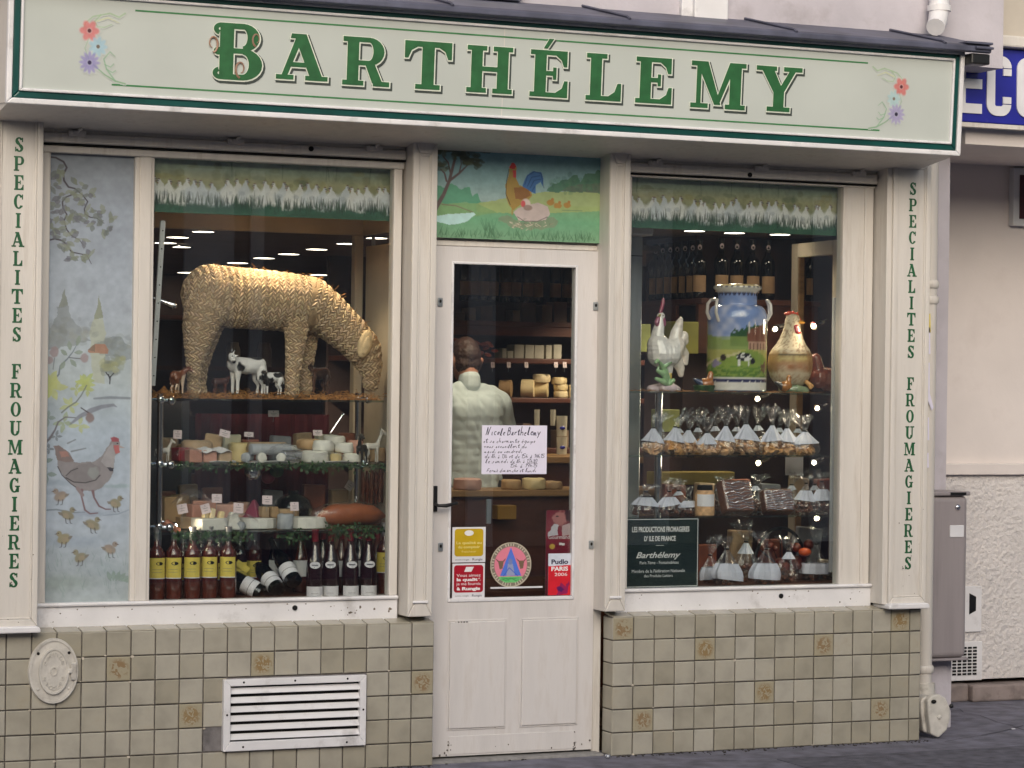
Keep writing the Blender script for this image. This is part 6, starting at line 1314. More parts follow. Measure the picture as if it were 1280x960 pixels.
# ================================================================== RIGHT WINDOW
RA, RB, RC = pt(900, 490, .22)[1], pt(900, 569, .22)[1], pt(900, 645, .22)[1]
for z, lb in ((RA, 'top glass shelf of the right window under the milk can'), (RB, 'middle glass shelf of the right window under the biscuit bags'), (RC, 'lower glass shelf of the right window under the spice loaves')):
    own('glass_shelf', MB().box(3.02, 4.20, .22, .66, z - .010, z), m_shelf, lb, 'shelf', 'glass shelves of the right window', bevel=.002)
structure(MB().box(px(874, 360, 1.16) + .05, 4.60, 1.30, 1.33, .0, 2.575).build('display_back', m_wall))
xw0 = px(874, 360, 1.16) - .07; zs = pt(900, 374, 1.08)[1]; zs2 = pt(900, 442, 1.08)[1]
ws = thing('bottle_shelf', 'reddish brown wooden wall shelf carrying dark wine bottles at the back of the right window', 'shelf', (3.7, 1.15, zs2))
MB().box(xw0, 4.59, 1.00, 1.295, zs - .03, zs).build('board', m_wood, ws, bevel=.004)
MB().box(xw0, 4.59, 1.03, 1.06, zs2, zs - .03).build('fascia', m_wood, ws)
MB().box(xw0, 4.59, 1.20, 1.295, .78, zs2).build('lower_panel', m_wall, ws)
MB().box(4.28, 4.42, 1.18, 1.30, zs, zs + .30).build('divider', m_wall, ws)
names = ['first', 'second', 'third', 'fourth', 'fifth', 'sixth', 'seventh', 'eighth', 'ninth', 'tenth', 'eleventh', 'twelfth', 'thirteenth', 'fourteenth']
bl_ = []
bm_lab = M('buff_label', (196, 160, 122), .6, .08, 20)
xw = px(874, 360, 1.16)
spots_ = [(xw, 1.16 + .088 * k_, .315) for k_ in range(7)][::-1] + [(px(u, 360, 1.13), 1.13, .325) for u in (901, 920.5, 940, 959.5)]
for i, (x, y, H) in enumerate(spots_):
    bottle('wine_bottle', 0, zs, y, H, m_blackglass, m_black, 'dark wine bottle on the back shelf of the right window, %s from the left' % names[i], 'wine bottle', 'dark wine bottles on the back shelf', 'bordeaux', (.12, .40), bm_lab, neck_label=True, x=x)
MB().box(xw - .07, xw + .05, 1.2955, 1.86, zs - .03, zs).build('side_board', m_wood, ws, bevel=.003)
MB().box(xw - .068, xw - .05, 1.2955, 1.86, zs2, zs - .03).build('side_fascia', m_wood, ws); MB().box(xw + .05, xw + .07, 1.2955, 1.90, .3, 2.575).build('side_wall', m_wall, ws)
for u, lb in ((1011, 'left of two dark wine bottles seen through the cream framed glass'), (1028, 'right of two dark wine bottles seen through the cream framed glass')):
    bottle('wine_bottle', u, zs, 1.14, .32, m_blackglass, m_black, lb, 'wine bottle', 'dark wine bottles on the back shelf', 'bordeaux', (.12, .40), bpy.data.materials['buff_label'], neck_label=True)
# steel column and cap at the left
sc_ = thing('steel_column', 'brushed steel column at the left edge of the right window', 'column', (3.05, .8, .78))
x = px(795, 400, .75); MB().box(x - .06, x + .028, .74, .80, .78, 2.52).build('shaft', m_steel, sc_, bevel=.004); MB().box(x - .06, x + .029, .738, .802, 2.42, 2.425).build('groove', m_black, sc_)
MB().box(x - .06, x + .07, .70, .84, 2.525, 2.57).build('cap', m_alu, sc_, bevel=.01)
# cream framed glazed door ajar
cf = thing('cream_cabinet_door', 'cream framed glazed door standing open at the right of the right window', 'cabinet door', (4.3, .8, .78))
A_, B_ = Vector((px(989, 340, 1.0), 1.0, 0)), Vector((px(1049, 340, .45), .45, 0))
def fpt(t, z): p = A_ + (B_ - A_) * t; return (p[0], p[1], z)
def fbar(t0, t1, z0, z1, nm, mat, th=.03):
    n_ = (B_ - A_).normalized(); n_ = Vector((n_[1], -n_[0], 0)) * th; vs = [Vector(fpt(t0, z0)), Vector(fpt(t1, z0)), Vector(fpt(t1, z1)), Vector(fpt(t0, z1))]; vs += [v_ - n_ for v_ in vs]
    b = MB(); b.add(vs, [(0, 1, 2, 3), (7, 6, 5, 4), (0, 4, 5, 1), (2, 6, 7, 3), (1, 5, 6, 2), (0, 3, 7, 4)]); return b.build(nm, mat, cf, bevel=.004)
zt0 = pt(1010, 303, .8)[1]
fbar(0, .13, .79, zt0, 'stile', m_inner); fbar(.86, 1, .79, zt0, 'stile', m_inner); fbar(.13, .86, zt0 - .075, zt0, 'rail', m_inner); fbar(.13, .86, .79, .87, 'rail', m_inner); fbar(.15, .165, .87, zt0 - .075, 'bead', m_wood2, .035)
x, z = pt(1044, 372, .26); x2, z2 = pt(1042, 720, .26)
own('perforated_rail', MB().box(x - .012, x + .012, .25, .27, z2 + .02, z), m_alu, 'white perforated metal rail at the right edge of the right window', 'rail', bevel=.002)
own('chrome_upright', (lambda b: b.tube([(px(823, 560, .5), .5, .78), (px(823, 560, .5), .5, RA)], .019, 14))(MB()), m_chrome, 'thick chrome shelf upright left of the biscuit bags', 'post', smooth=True)
# coloured boxes behind
for u, v0, v1, y, w, c, lb in ((806, 405, 440, .95, 16, (196, 200, 116), 'pale green box at the far left behind the rooster'), (858, 402, 442, .96, 34, (150, 146, 72), 'olive green tin box between rooster and milk can'), (838, 512, 540, .9, 26, (170, 176, 110), 'light green box behind the first biscuit bags'), (870, 590, 606, .9, 110, (156, 138, 70), 'long ochre carton behind the loaf shelf')):
    x, z0 = pt(u, v1, y); z1 = pt(u, v0, y)[1]; k = mpp(u, y)
    own('carton', MB().box(x - w * k / 2, x + w * k / 2, y, y + .12, z0, z1), M('carton_' + lb.split()[0] + str(u), c, .6, .12, 8), lb, 'box', bevel=.004)
own('white_notice_card', MB().box(px(982, 580, .8), px(1004, 580, .8), .80, .803, pt(990, 594, .8)[1], pt(990, 570, .8)[1]), m_paper, 'grey white card hanging behind the biscuit bags at right', 'card')
# --- milk can -------------------------------------------------------------
YC = .40; xc = px(921, 440, YC); kc = mpp(921, YC); zb = RA + .002; Hc = (489 - 353) * kc; rb = 37.5 * kc
mc_ = thing('milk_can', 'painted milk can with blue sky, cottage and cow between rooster and hen', 'milk can', (xc, YC, zb))
prof = [(.001, 0), (rb * .97, 0), (rb, .004)] + [(rb, Hc * t) for t in np.linspace(.02, .66, 44)] + [(rb * (.66 + .34 * math.cos(t * math.pi / 2) ** .8), Hc * (.66 + .135 * math.sin(t * math.pi / 2))) for t in np.linspace(.05, 1, 14)] + [(rb * .655, Hc * t) for t in np.linspace(.805, .90, 8)] + [(rb * .70, Hc * .92), (rb * .80, Hc * .945), (rb * .82, Hc * .96), (rb * .74, Hc * .975), (rb * .66, Hc * .985), (.001, Hc * .985)]
b = MB(); b.lathe((0, 0, 0), prof, 144); me = b.mesh('can'); v = verts(me).astype(float)
th = np.degrees(np.arctan2(v[:, 1], v[:, 0])) + 107; th = (th + 180) % 360 - 180; a = th / 90.; h = v[:, 2] / Hc
def bl(c0, c1, t): return c0 + (c1 - c0) * t[:, None]
L_ = lambda *c: np.array(lin(c))
nz = vnoise(v, 30, 1); nz2 = vnoise(v, 90, 5)
col = bl(np.tile(L_(124, 146, 196), (len(v), 1)), L_(206, 206, 224), np.clip((nz * 1.5 - .45) + (.62 - h) * 1.2, 0, 1))
def ov_(m, c, al=1.):
    m = np.asarray(m, float) * al; 
    global col
    col = col + m[:, None] * (L_(*c) - col)
ov_(h < .50 + .03 * np.sin(a * 5) + .03 * (nz - .5), (150, 166, 110)); ov_((h < .55 + .12 * np.clip(a + .25, 0, .5) + .06 * (nz2 - .5)) & (a > -.28) & (h > .42), (44, 84, 50)); ov_((h < .53 + .20 * np.clip(a - .05, 0, .5)) & (a > .1) & (h > .4) , (52, 92, 52), .8)
ov_((h < .52 + .10 * np.clip(a + .5, 0, .6)) & (h < .50), (140, 160, 84), .7)
hx = (a - .42) / .34; roof = (h > .455) & (h < .455 + .17 * (1 - np.abs(hx) ** 1.5 * .55)) & (np.abs(hx) < 1) & (h < .56 + .1 * (a)); ov_(roof, (128, 80, 62)); ov_((h > .385) & (h < .46) & (np.abs(hx) < .86), (190, 150, 128)); ov_((h > .39) & (h < .45) & (np.abs(hx) < .86) & (np.sin(hx * 22) > .5), (110, 72, 60)); ov_((h > .53) & (h < .64) & (np.abs(a - .14) < .02), (220, 210, 200))
ov_(h < .385, (178, 176, 100)); ov_(h < .33 + .05 * np.sin(a * 4 + 1), (138, 160, 72)); ov_((np.abs(h - (.29 + .12 * (a + .6))) < .012) & (a < -.05), (206, 196, 150)); ov_((h < .24) & (nz2 > .55), (96, 136, 56), .8); ov_((h < .19) & (nz2 > .4), (84, 118, 50), .7)
cw = ((a + .02 - .05) / .17) ** 2 + ((h - .315) / .042) ** 2 < 1; ov_(cw, (232, 230, 226)); ov_(cw & (nz2 > .48), (36, 36, 42)); ov_((np.abs(np.abs(a - .03) - .1) < .02) & (h > .235) & (h < .30), (226, 224, 220)); ov_(((a - .23) / .05) ** 2 + ((h - .275) / .03) ** 2 < 1, (40, 40, 46)); ov_((((a + .42) / .08) ** 2 + ((h - .31) / .025) ** 2 < 1), (60, 48, 44)); ov_(((a - .58) / .12) ** 2 + ((h - .22) / .05) ** 2 < nz2 * 1.6, (120, 92, 70)); ov_(((a + .62) / .14) ** 2 + ((h - .26) / .04) ** 2 < nz2 * 1.5, (150, 140, 170))
sc_w = .012 * np.abs(np.sin(th / 360 * 3.1416 * 26))
ov_(h < .135, (226, 222, 214)); ov_((h < .112) & (h > .085 - 0) & (h > .112 - .014 - sc_w * 1.6), (46, 50, 96)); ov_(h < .02, (70, 76, 110))
ov_(h > .905, (226, 220, 206)); ov_((h > .905 - sc_w * 2) & (h < .915), (38, 44, 84)); ov_((h > .95) & (h < .965) & (np.sin(th / 360 * 3.1416 * 52) > .1), (60, 64, 96)); ov_(h > .975, (232, 206, 150))
setcol(me, col); v += np.array([xc, YC, zb]); me.vertices.foreach_set('co', v.astype(np.float32).ravel()); addmesh('body', me, m_glaze, mc_)
for s in (-1, 1):
    a0 = R_(-107 + s * 62) if s < 0 else R_(-107 + 84); d = Vector((math.cos(a0), math.sin(a0), 0)); tg = Vector((-d[1], d[0], 0)) * .035
    c = Vector((xc, YC, zb)); P_ = lambda r, h_, t: c + d * r + tg * t + Vector((0, 0, h_ * Hc))
    b = MB(); b.tube([P_(rb * .98, .66, -1), P_(rb * 1.10, .72, -1.02), P_(rb * 1.08, .80, -1), P_(rb * 1.0, .835, -.7), P_(rb * .98, .84, 0), P_(rb * 1.0, .835, .7), P_(rb * 1.08, .80, 1), P_(rb * 1.10, .72, 1.02), P_(rb * .98, .64, 1)], .0085, 8); b.build('handle', M('cream_glaze', (212, 204, 196), .2, coat=.7) if s < 0 else bpy.data.materials['cream_glaze'], mc_, smooth=True)
# --- rooster ----------------------------------------------------------------
def place(name, chains, voxel, colf, label, cat, x, y, z, mat=None, parts=()):
    me = blob(chains, voxel, 4); v = verts(me).astype(float); setcol(me, colf(v)); t = thing(name, label, cat, (x, y, z))
    me.vertices.foreach_set('co', (v + np.array([x, y, z])).astype(np.float32).ravel()); addmesh('body', me, mat or m_glaze, t); return t
YR = .38; kr = mpp(832, YR); xr = px(830, 440, YR); zr = RA + .002
q = lambda u, v_, r, dy=0.: ((u - 830) * kr, dy, (487 - v_) * kr, r * kr)
ch = [[q(822, 430, 14.5), q(825, 441, 17.5), q(837, 440, 17), q(846, 431, 13)], [q(820, 432, 11), q(821, 415, 8), q(824, 402, 6), q(825, 394, 5.2)],
      [q(843, 432, 9), q(847, 415, 8), q(851, 402, 5), q(853, 397, 3)], [q(850, 428, 8), q(857, 418, 6.5), q(859, 425, 5)], [q(852, 434, 8), q(860, 440, 5), q(861, 452, 3)], [q(846, 446, 9), q(853, 458, 6), q(854, 466, 4)], [q(835, 450, 9), q(837, 463, 5)]]
def rc(v):
    n_ = vnoise(v, 70, 2); c = np.tile(L_(236, 232, 228), (len(v), 1)) * (.84 + .3 * n_)[:, None]; m = v[:, 0] > 16 * kr; c[m] = c[m] * np.array([1, .93, .86]); return c
ro = place('rooster_figure', ch, .003, rc, 'white ceramic rooster with purple red comb on a leafy base', 'figure', xr, YR, zr)
def rp(nm, chs, c, vox=.0022):
    me = blob(chs, vox, 2); v = verts(me).astype(float); setcol(me, np.tile(L_(*c), (len(v), 1)) * (.8 + .4 * vnoise(v, 90, 3))[:, None]); me.vertices.foreach_set('co', (v + np.array([xr, YR, zr])).astype(np.float32).ravel()); return addmesh(nm, me, m_glaze, ro)
rp('comb', [[q(824, 390, 2.4), q(827, 380, 2.6), q(828, 373, 2)], [q(826, 384, 2.4), q(828.5, 376, 2)]], (150, 44, 78)); rp('wattle', [[q(820, 397, 3, -.01), q(818, 402, 3.6, -.012), q(819, 406, 2.4, -.012)], [q(827, 398, 3, -.012), q(828, 404, 2.6, -.014)]], (160, 84, 110)); rp('beak', [[q(822, 393, 2, -.012), q(819, 394, 1, -.024)]], (190, 170, 90))
rp('leaf_spray', [[q(836, 478, 3, -.02), q(828, 462, 4, -.03), q(818, 448, 3, -.04), q(812, 452, 2, -.05)], [q(832, 478, 3, -.03), q(824, 466, 4, -.045), q(815, 462, 2.4, -.05), q(816, 458, 1.6, -.05)], [q(832, 480, 3, -.03), q(824, 476, 4, -.05), q(813, 472, 2.2, -.05)], [q(826, 456, 4, -.035), q(834, 450, 3, -.04)], [q(830, 482, 3, -.03), q(838, 474, 3, -.04)]], (150, 186, 134)); rp('leg', [[q(837, 460, 4), q(837, 470, 3, -.01), q(834, 481, 3, -.01)]], (206, 176, 84))
rp('base', [[q(812, 485, 5), q(826, 483.5, 6.5, .0), q(842, 483.5, 6.5), q(850, 485, 4)], [q(826, 484, 5.5, -.03), q(842, 484, 5, -.03)], [q(828, 484, 6, .03), q(842, 484, 5, .03)]], (204, 184, 188))
b = MB(); b.ell((xr + (825.5 - 830) * kr, YR - 5 * kr, zr + (487 - 393) * kr), .0032, 8, 6); b.build('eye', m_black, ro, smooth=True)
# --- hen jar ------------------------------------------------------------------
YH = .40; kh = mpp(988, YH); xh = px(988, 440, YH); zh = RA + .002
prof_px = [(0, 482), (10, 481), (20, 476), (26, 468), (29, 458), (29.5, 450), (28, 440), (25, 434), (20, 428), (15.5, 420), (12.5, 412), (10.5, 404), (10, 397), (8, 391.5), (4, 389), (0, 388.5)]
P_in = np.array(prof_px[::-1]); 
pf = [(max(.0005, r * kh), (487 - vv) * kh) for r, vv in prof_px]
fine = []
for (r0, z0), (r1, z1) in zip(pf, pf[1:]):
    for t in np.linspace(0, 1, 5)[:-1]: fine.append((r0 + (r1 - r0) * t, z0 + (z1 - z0) * t))
fine.append(pf[-1]); b = MB(); b.lathe((0, 0, 0), fine, 64, sy=.82); me = b.mesh('hen'); v = verts(me).astype(float)
hh = v[:, 2] / kh; nz = vnoise(v, 60, 1); sp = vnoise(v, 150, 7); col = np.tile(L_(198, 182, 156), (len(v), 1))
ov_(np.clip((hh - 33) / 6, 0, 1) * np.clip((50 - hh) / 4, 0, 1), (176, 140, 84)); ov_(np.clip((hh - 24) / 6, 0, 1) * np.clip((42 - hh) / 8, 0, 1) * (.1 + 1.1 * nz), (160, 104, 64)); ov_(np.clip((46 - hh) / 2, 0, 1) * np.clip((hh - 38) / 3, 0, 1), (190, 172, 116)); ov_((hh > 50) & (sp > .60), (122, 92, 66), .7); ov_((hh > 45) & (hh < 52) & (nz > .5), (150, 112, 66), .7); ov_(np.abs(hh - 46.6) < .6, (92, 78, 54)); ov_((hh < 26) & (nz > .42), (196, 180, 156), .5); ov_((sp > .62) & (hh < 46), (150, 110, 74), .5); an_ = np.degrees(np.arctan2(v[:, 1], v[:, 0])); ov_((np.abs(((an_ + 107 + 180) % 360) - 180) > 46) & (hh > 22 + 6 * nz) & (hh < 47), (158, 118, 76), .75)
setcol(me, col); lean = (hh - 46).clip(0) * .06 * kh; v[:, 0] += lean; he = thing('hen_jar', 'speckled ceramic hen jar with red comb to the right of the milk can', 'jar', (xh, YH, zh)); me.vertices.foreach_set('co', (v + np.array([xh, YH, zh])).astype(np.float32).ravel()); addmesh('body', me, m_matte, he)
qh = lambda u, v_, r, dy=0.: ((u - 988) * kh, dy, (487 - v_) * kh, r * kh)
def hp_(nm, chs, c):
    me = blob(chs, .0022, 2); v = verts(me).astype(float); setcol(me, np.tile(L_(*c), (len(v), 1)) * (.8 + .4 * vnoise(v, 90, 3))[:, None]); me.vertices.foreach_set('co', (v + np.array([xh, YH, zh])).astype(np.float32).ravel()); return addmesh(nm, me, m_glaze, he)
hp_('comb', [[qh(980, 389, 2), qh(988, 388, 2.4), qh(996, 390, 2.6), qh(1001, 397, 2.2)], [qh(986, 388, 2), qh(985, 386, 1.2)], [qh(991, 388, 2), qh(991, 385.6, 1.2)], [qh(996, 389, 2), qh(997.5, 387, 1.2)]], (196, 70, 50)); hp_('beak', [[qh(996, 399, 3, -.02), qh(1003, 400, 1.4, -.03)]], (196, 140, 60)); hp_('wattle', [[qh(991, 406, 4, -.03), qh(992, 411, 4.2, -.034), qh(995, 412, 3, -.03)]], (176, 60, 62)); hp_('foot', [[qh(1003, 474, 3, -.06), qh(1009, 479, 3, -.07)], [qh(1006, 476, 2.4, -.06), qh(1006, 481, 2.4, -.08)]], (200, 150, 90)); hp_('base', [[qh(978, 484, 4, -.03), qh(990, 482, 5, -.05), qh(1006, 484, 4, -.04)], [qh(980, 484, 4, .03), qh(1006, 484, 4, .03)]], (140, 158, 126))
for dx in (-1, 1): b = MB(); b.ell((xh + .012 + dx * .018 * .5 + .006, YH - 9.3 * kh * .8, zh + (487 - 398) * kh), (.004, .002, .0022), 8, 6); b.build('eye', m_black, he, smooth=True)
def chick(u, v0, y, hpx, label, face, c1, c2):
    k = mpp(u, y); x, z = pt(u, v0, y); z = RA + .002; s = hpx * k
    ch = [[(0, 0, .32 * s, .30 * s), (.18 * face * s, 0, .36 * s, .28 * s)], [(.24 * face * s, 0, .5 * s, .18 * s), (.30 * face * s, 0, .82 * s, .13 * s)], [(-.2 * face * s, 0, .38 * s, .18 * s), (-.55 * face * s, 0, .55 * s, .07 * s)], [(.40 * face * s, 0, .82 * s, .04 * s), (.5 * face * s, 0, .80 * s, .02 * s)]]
    return place('chick_figure', ch, .003, lambda v: np.where((v[:, 0] * face < -.2 * s)[:, None], L_(*c2), L_(*c1)) * (.75 + .5 * vnoise(v, 80, int(u)))[:, None], label, 'figure', x, y, z)
chick(881, 482, .32, 27, 'small brown glazed hen in a dark basket left of the milk can', 1, (168, 104, 54), (60, 70, 96)); chick(980, 487, .28, 23, 'small golden brown hen figure in front of the hen jar', 1, (170, 112, 56), (70, 66, 62)); chick(1033, 482, .46, 52, 'red brown hen jar figure half hidden at the right of the top shelf', -1, (120, 66, 50), (150, 70, 50))
b = MB(); b.lathe((px(880, 480, .32), .32, RA + .001), [(.001, 0), (.048, 0), (.056, .03), (.052, .032), (.046, .004), (.001, .004)], 20); own('dark_basket', b, m_green_leaf, 'dark green basket under the small brown hen', 'basket', smooth=True)
b = MB()
for i in range(260):
    x = random.uniform(3.04, 4.18); y = random.uniform(.22, .5); L = random.uniform(.02, .05); a = random.uniform(0, 6.28); b.tube([(x, y, RA + .001), (x + L * math.cos(a), y + L * math.sin(a) * .6, RA + abs(random.gauss(.003, .004)))], .0011, 3)
stuff(tag(b.build('straw_litter', m_straw), 'thin straw strewn over the top shelf of the right window', 'straw'))
# --- bags of biscuits ----------------------------------------------------------
def bag(name, u, zb, y, wpx, hpx, tie, flare, label, content='biscuit', lean=0., group=None, slant=0., hood=(.46, 1.)):
    """clear bag: paper hood, tied neck and flaring film top, biscuits inside; sizes in survey pixels"""
    k = mpp(u, y); x = px(u, 560, y); w = wpx * k; H = tie * k; F = flare * k; t = thing(name, label, 'bag', (x, y, zb), group)
    ph = random.uniform(0, 6.28); n = 26
    def ringz(r, z, cr, ox=0., sy=.7): return [(x + ox + slant * z + (r * (1 + cr * math.sin(7 * a + ph) + cr * .6 * math.sin(11 * a + 2 * ph))) * math.cos(a), y + sy * (r * (1 + cr * math.sin(7 * a + ph))) * math.sin(a), zb + z) for a in [6.2832 * i / n for i in range(n)]]
    def loft(rows, nm, mat, par, cap=False):
        b = MB(); b.add(sum(rows, []), [(j * n + i, j * n + (i + 1) % n, (j + 1) * n + (i + 1) % n, (j + 1) * n + i) for j in range(len(rows) - 1) for i in range(n)]); return b.build(nm, mat, par, smooth=False)
    sk = random.uniform(-.10, .10); tl = random.uniform(-.10, .10)
    def R2(r, z, cr, ox=0., tilt=0.): return [(a_, b_, c_ + tilt * (a_ - x)) for a_, b_, c_ in ringz(r, z, cr, ox)]
    prof_ = [(.001, .44), (.10, .54), (.25, .57), (.42, .52), (.60, .38), (.78, .22), (.94, .09), (1., .06)]
    W_ = lambda q: w * np.interp(q, [p_[0] for p_ in prof_], [p_[1] for p_ in prof_])
    loft([ringz(W_(q_), max(.001, H * q_), .05 + .14 * q_, sk * H * q_) for q_ in (.001, .10, .25, .42, .60, .78, .94, 1.)], 'film', m_film, t)
    ln2 = lean + random.uniform(-.035, .035); fl2 = F * random.uniform(.65, 1.05); sy_ = random.uniform(.3, .55); rows = []; spread = random.uniform(.20, .34); pha = random.uniform(0, 6.28)
    for q_ in (0., .22, .48, .75, 1.):
        row = []
        for i_ in range(n):
            a = 6.2832 * i_ / n; rr_ = w * (.06 + spread * q_ ** .8) * (1 + (.15 + .55 * q_) * math.sin(5 * a + pha) * .6 + .4 * q_ * math.sin(9 * a + 2 * pha)); row.append((x + sk * H + ln2 * q_ + rr_ * math.cos(a) + random.uniform(-.004, .004) * q_, y + sy_ * rr_ * math.sin(a) + random.uniform(-.006, .006) * q_, zb + H + fl2 * q_ * (1 - .22 * (.5 + .5 * math.sin(3 * a + pha)) * q_) + random.uniform(-.006, .006) * q_))
        rows.append(row)
    loft(rows, 'film_top', m_film, t)
    hq = np.linspace(hood[0], hood[1] - .02, 5)
    loft([R2(W_(q_) * 1.04 + .001, H * q_, .05 + .12 * q_, sk * H * q_, (1.6 * tl if q_ == hq[0] else tl * (1 - q_))) for q_ in hq], 'paper_hood', m_hood, t)
    # the hood is a sheet over the front half only
    b = MB(); b.lathe((x + sk * H, y, zb + H), [(w * .07 + .002, -.003), (w * .085 + .002, 0), (w * .07 + .002, .003)], 10); b.build('tie', m_black, t, smooth=True)
    b = MB()
    for i in range(34):
        a = random.uniform(0, 6.28); rr = w * .42 * math.sqrt(random.random()); z = zb + random.uniform(.010, max(.014, H * .42)); c = (x + rr * math.cos(a), y + .7 * rr * math.sin(a), z)
        R3 = Matrix.Rotation(random.uniform(-1.2, 1.2), 3, 'X') @ Matrix.Rotation(random.uniform(-.8, .8), 3, 'Y')
        b.ell(c, (.021, .021, .008) if content == 'biscuit' else (.012, .012, .010), 8, 5, R3)
    stuff(b.build('biscuits', m_biscuit if content == 'biscuit' else m_choc, t, smooth=True))
    return t
bags = [(815, 29, 33, 22, .02), (842, 27, 34, 26, .05), (859, 24, 30, 20, .0), (885, 29, 27, 24, .01), (905, 26, 36, 30, -.01), (934, 34, 38, 34, 0.), (964, 28, 37, 36, .0), (985, 28, 33, 34, 0.01), (1006, 36, 29, 26, 0.)]
for i, (u, w, tie, fl, ln) in enumerate(bags):
    bag('biscuit_bag', u, RB + .001, .34 + .03 * (i % 2) + (.10 if i == 2 else 0), w, 0, tie, fl, 'clear bag of golden biscuits with white paper hood, %s from the left on its shelf' % names[i], 'biscuit', ln, 'biscuit bags on the middle shelf')
for i, (u, w, tie, fl, y, c, lb) in enumerate(((806, 34, 30, 14, .30, 'x', 'crumpled clear bag at the far left of the loaf shelf'), (836, 30, 30, 18, .30, 'x', 'clear bag of brown cakes with a white label, second on the loaf shelf'), (861, 26, 22, 16, .38, 'x', 'bag of brown cakes left of the label jar'), (1006, 26, 38, 16, .34, 'x', 'bag with white label right of the spice loaves'), (1030, 28, 40, 18, .32, 'x', 'bag with white label at the right end of the loaf shelf'))):
    bag('cake_bag', u, RC + .001, y, w, 0, tie, fl, lb, 'x', .01, 'bags on the loaf shelf', 0., (.42, .78))
b = MB(); x = px(881, 620, .32); k = mpp(881, .32); b.lathe((x, .32, RC + .001), [(.001, 0), (12 * k, 0), (12.5 * k, 4 * k), (12.5 * k, 26 * k), (9 * k, 31 * k), (9 * k, 36 * k), (.001, 36 * k)], 24); jr = own('biscuit_jar', b, m_biscuit, 'jar of pale biscuits with white label left of the big loaf', 'jar', smooth=True)
b = MB(); b.lathe((x, .32, RC + .001), [(12.8 * k, 11 * k), (12.8 * k, 26 * k)], 12, R_(-165), R_(-50)); b.build('label', m_paper, jr, smooth=True); b = MB(); b.lathe((x, .32, RC + .001), [(9.4 * k, 31 * k), (10 * k, 33 * k), (9.4 * k, 37 * k), (.001, 37.5 * k)], 18); b.build('lid', m_dark, jr, smooth=True)
def loaf(u, y, wpx, hpx, label, rot):
    k = mpp(u, y); x = px(u, 630, y); w, h = wpx * k, hpx * k; t = thing('spice_loaf', label, 'loaf', (x, y, RC)); b = MB(); nx, nzv = 14, 10; vs = []
    Rm = Matrix.Rotation(R_(rot), 3, 'Z') @ Matrix.Rotation(R_(-22), 3, 'X'); b.obox((0, 0, 0), (1, 1, 1), Matrix.Identity(3)); b = MB()
    b.obox((x, y, RC + h * .52), (w, .07, h), Rm); b.build('loaf', m_choc, t, bevel=.014)
    b = MB()
    for i in range(9):
        zz = -.42 + .10 * i; p = [Vector((x, y, RC + h * .52)) + Rm @ Vector((w * (-.46 + .092 * j), -.0365 - .004 * math.sin(3 * j + i), h * (zz + .03 * math.sin(j * 1.1 + i)))) for j in range(11)]; b.tube(p, .0022, 5)
    stuff(b.build('film_crease', m_foil, t, smooth=True))
    b = MB(); b.obox((x, y, RC + h * .52), (w * 1.05, .082, h * 1.04), Rm); b.build('film', m_film, t, bevel=.015)
loaf(919, .32, 42, 42, 'big brown spice loaf wrapped in creased film', 4); loaf(971, .33, 40, 30, 'smaller flat brown spice loaf wrapped in film', -6)
for u, w, tie, fl, lb in ((913, 34, 46, 26, 'left of two bags with broad white labels on the window floor'), (957, 34, 45, 28, 'right of two bags with broad white labels on the window floor')):
    t = bag('label_bag', u, ZD + .003, .27, w, 0, tie, fl, lb, 'x', -.02, 'label bags on the window floor', 0., (.16, .62)); 
b = MB()
for i in range(26): b.ell((px(988, 700, .5) + random.uniform(-.12, .12), .5 + random.uniform(-.06, .06), ZD + .03 + random.uniform(0, .16)), random.uniform(.015, .032), 8, 6)
stuff(tag(b.build('dried_fruit_heap', M('dark_red_fruit', (110, 44, 28), .4, .5, 14), smooth=True), 'heap of dark red and orange dried fruit in front of the wheel', 'fruit'))
own('orange_fruit', MB().ell((px(1006, 690, .40), .40, pt(1006, 690, .40)[1]), (.035, .03, .022), 12, 8), M('orange_glaze', (200, 84, 36), .4), 'orange fruit piece on the dark heap', 'fruit', smooth=True)
# plaque
pl = thing('dark_plaque', 'dark green grey plaque with white lettering in the lower left corner of the right window', 'plaque', (3.1, .15, ZD))
xa, za = pt(786, 648, .155); xb, zb1 = pt(872, 727, .155); zb1 = ZD + .012; xa = 3.0
MB().box(xa, xb, .150, .158, zb1, za).build('board', M('dark_plaque_paint', (38, 50, 48), .25, .1, 4), pl)
b = MB(); b.frame(xa + .004, xb - .004, zb1 + .004, za - .004, .003, .1488, .150); b.build('border', m_wtext, pl)
def ptx(s_, u, v_, hpx, maxw, shear=0, bold=0.):
    x, z = pt(u, v_, .148); o = text(s_, x, z - hpx * mpp(u, .148) / 2, .1485, hpx * mpp(u, .148), m_wtext, pl, 'lettering', shear, 1., 'CENTER', .0004, bold)
    w = o.dimensions[0] if o.dimensions[0] else 1; vs = verts(o.data); w = vs[:, 0].max() - vs[:, 0].min(); cxm = (vs[:, 0].max() + vs[:, 0].min()) / 2; f = maxw * mpp(u, .148) / w; vs[:, 0] = cxm + (vs[:, 0] - cxm) * f; o.data.vertices.foreach_set('co', vs.ravel())
ptx('LES PRODUCTIONS FROMAGERES', 826, 661.5, 6.5, 80, 0, .001); ptx("D' ILE DE FRANCE", 825, 673, 6, 44, 0, .001); ptx('Barth\u00e9lemy', 822, 693.5, 7.5, 62, .35, .0006); ptx('Paris 7\u00e8me - Fontainebleau', 824, 703, 4, 54); ptx('Membre de la F\u00e9d\u00e9ration Nationale', 823, 713.5, 4, 74); ptx('des Produits Laitiers', 823, 719.5, 3.6, 40)
b = MB(); x, z = pt(825, 682, .149); b.box(x - .022, x + .022, .1486, .150, z, z + .002); b.build('rule', m_wtext, pl)

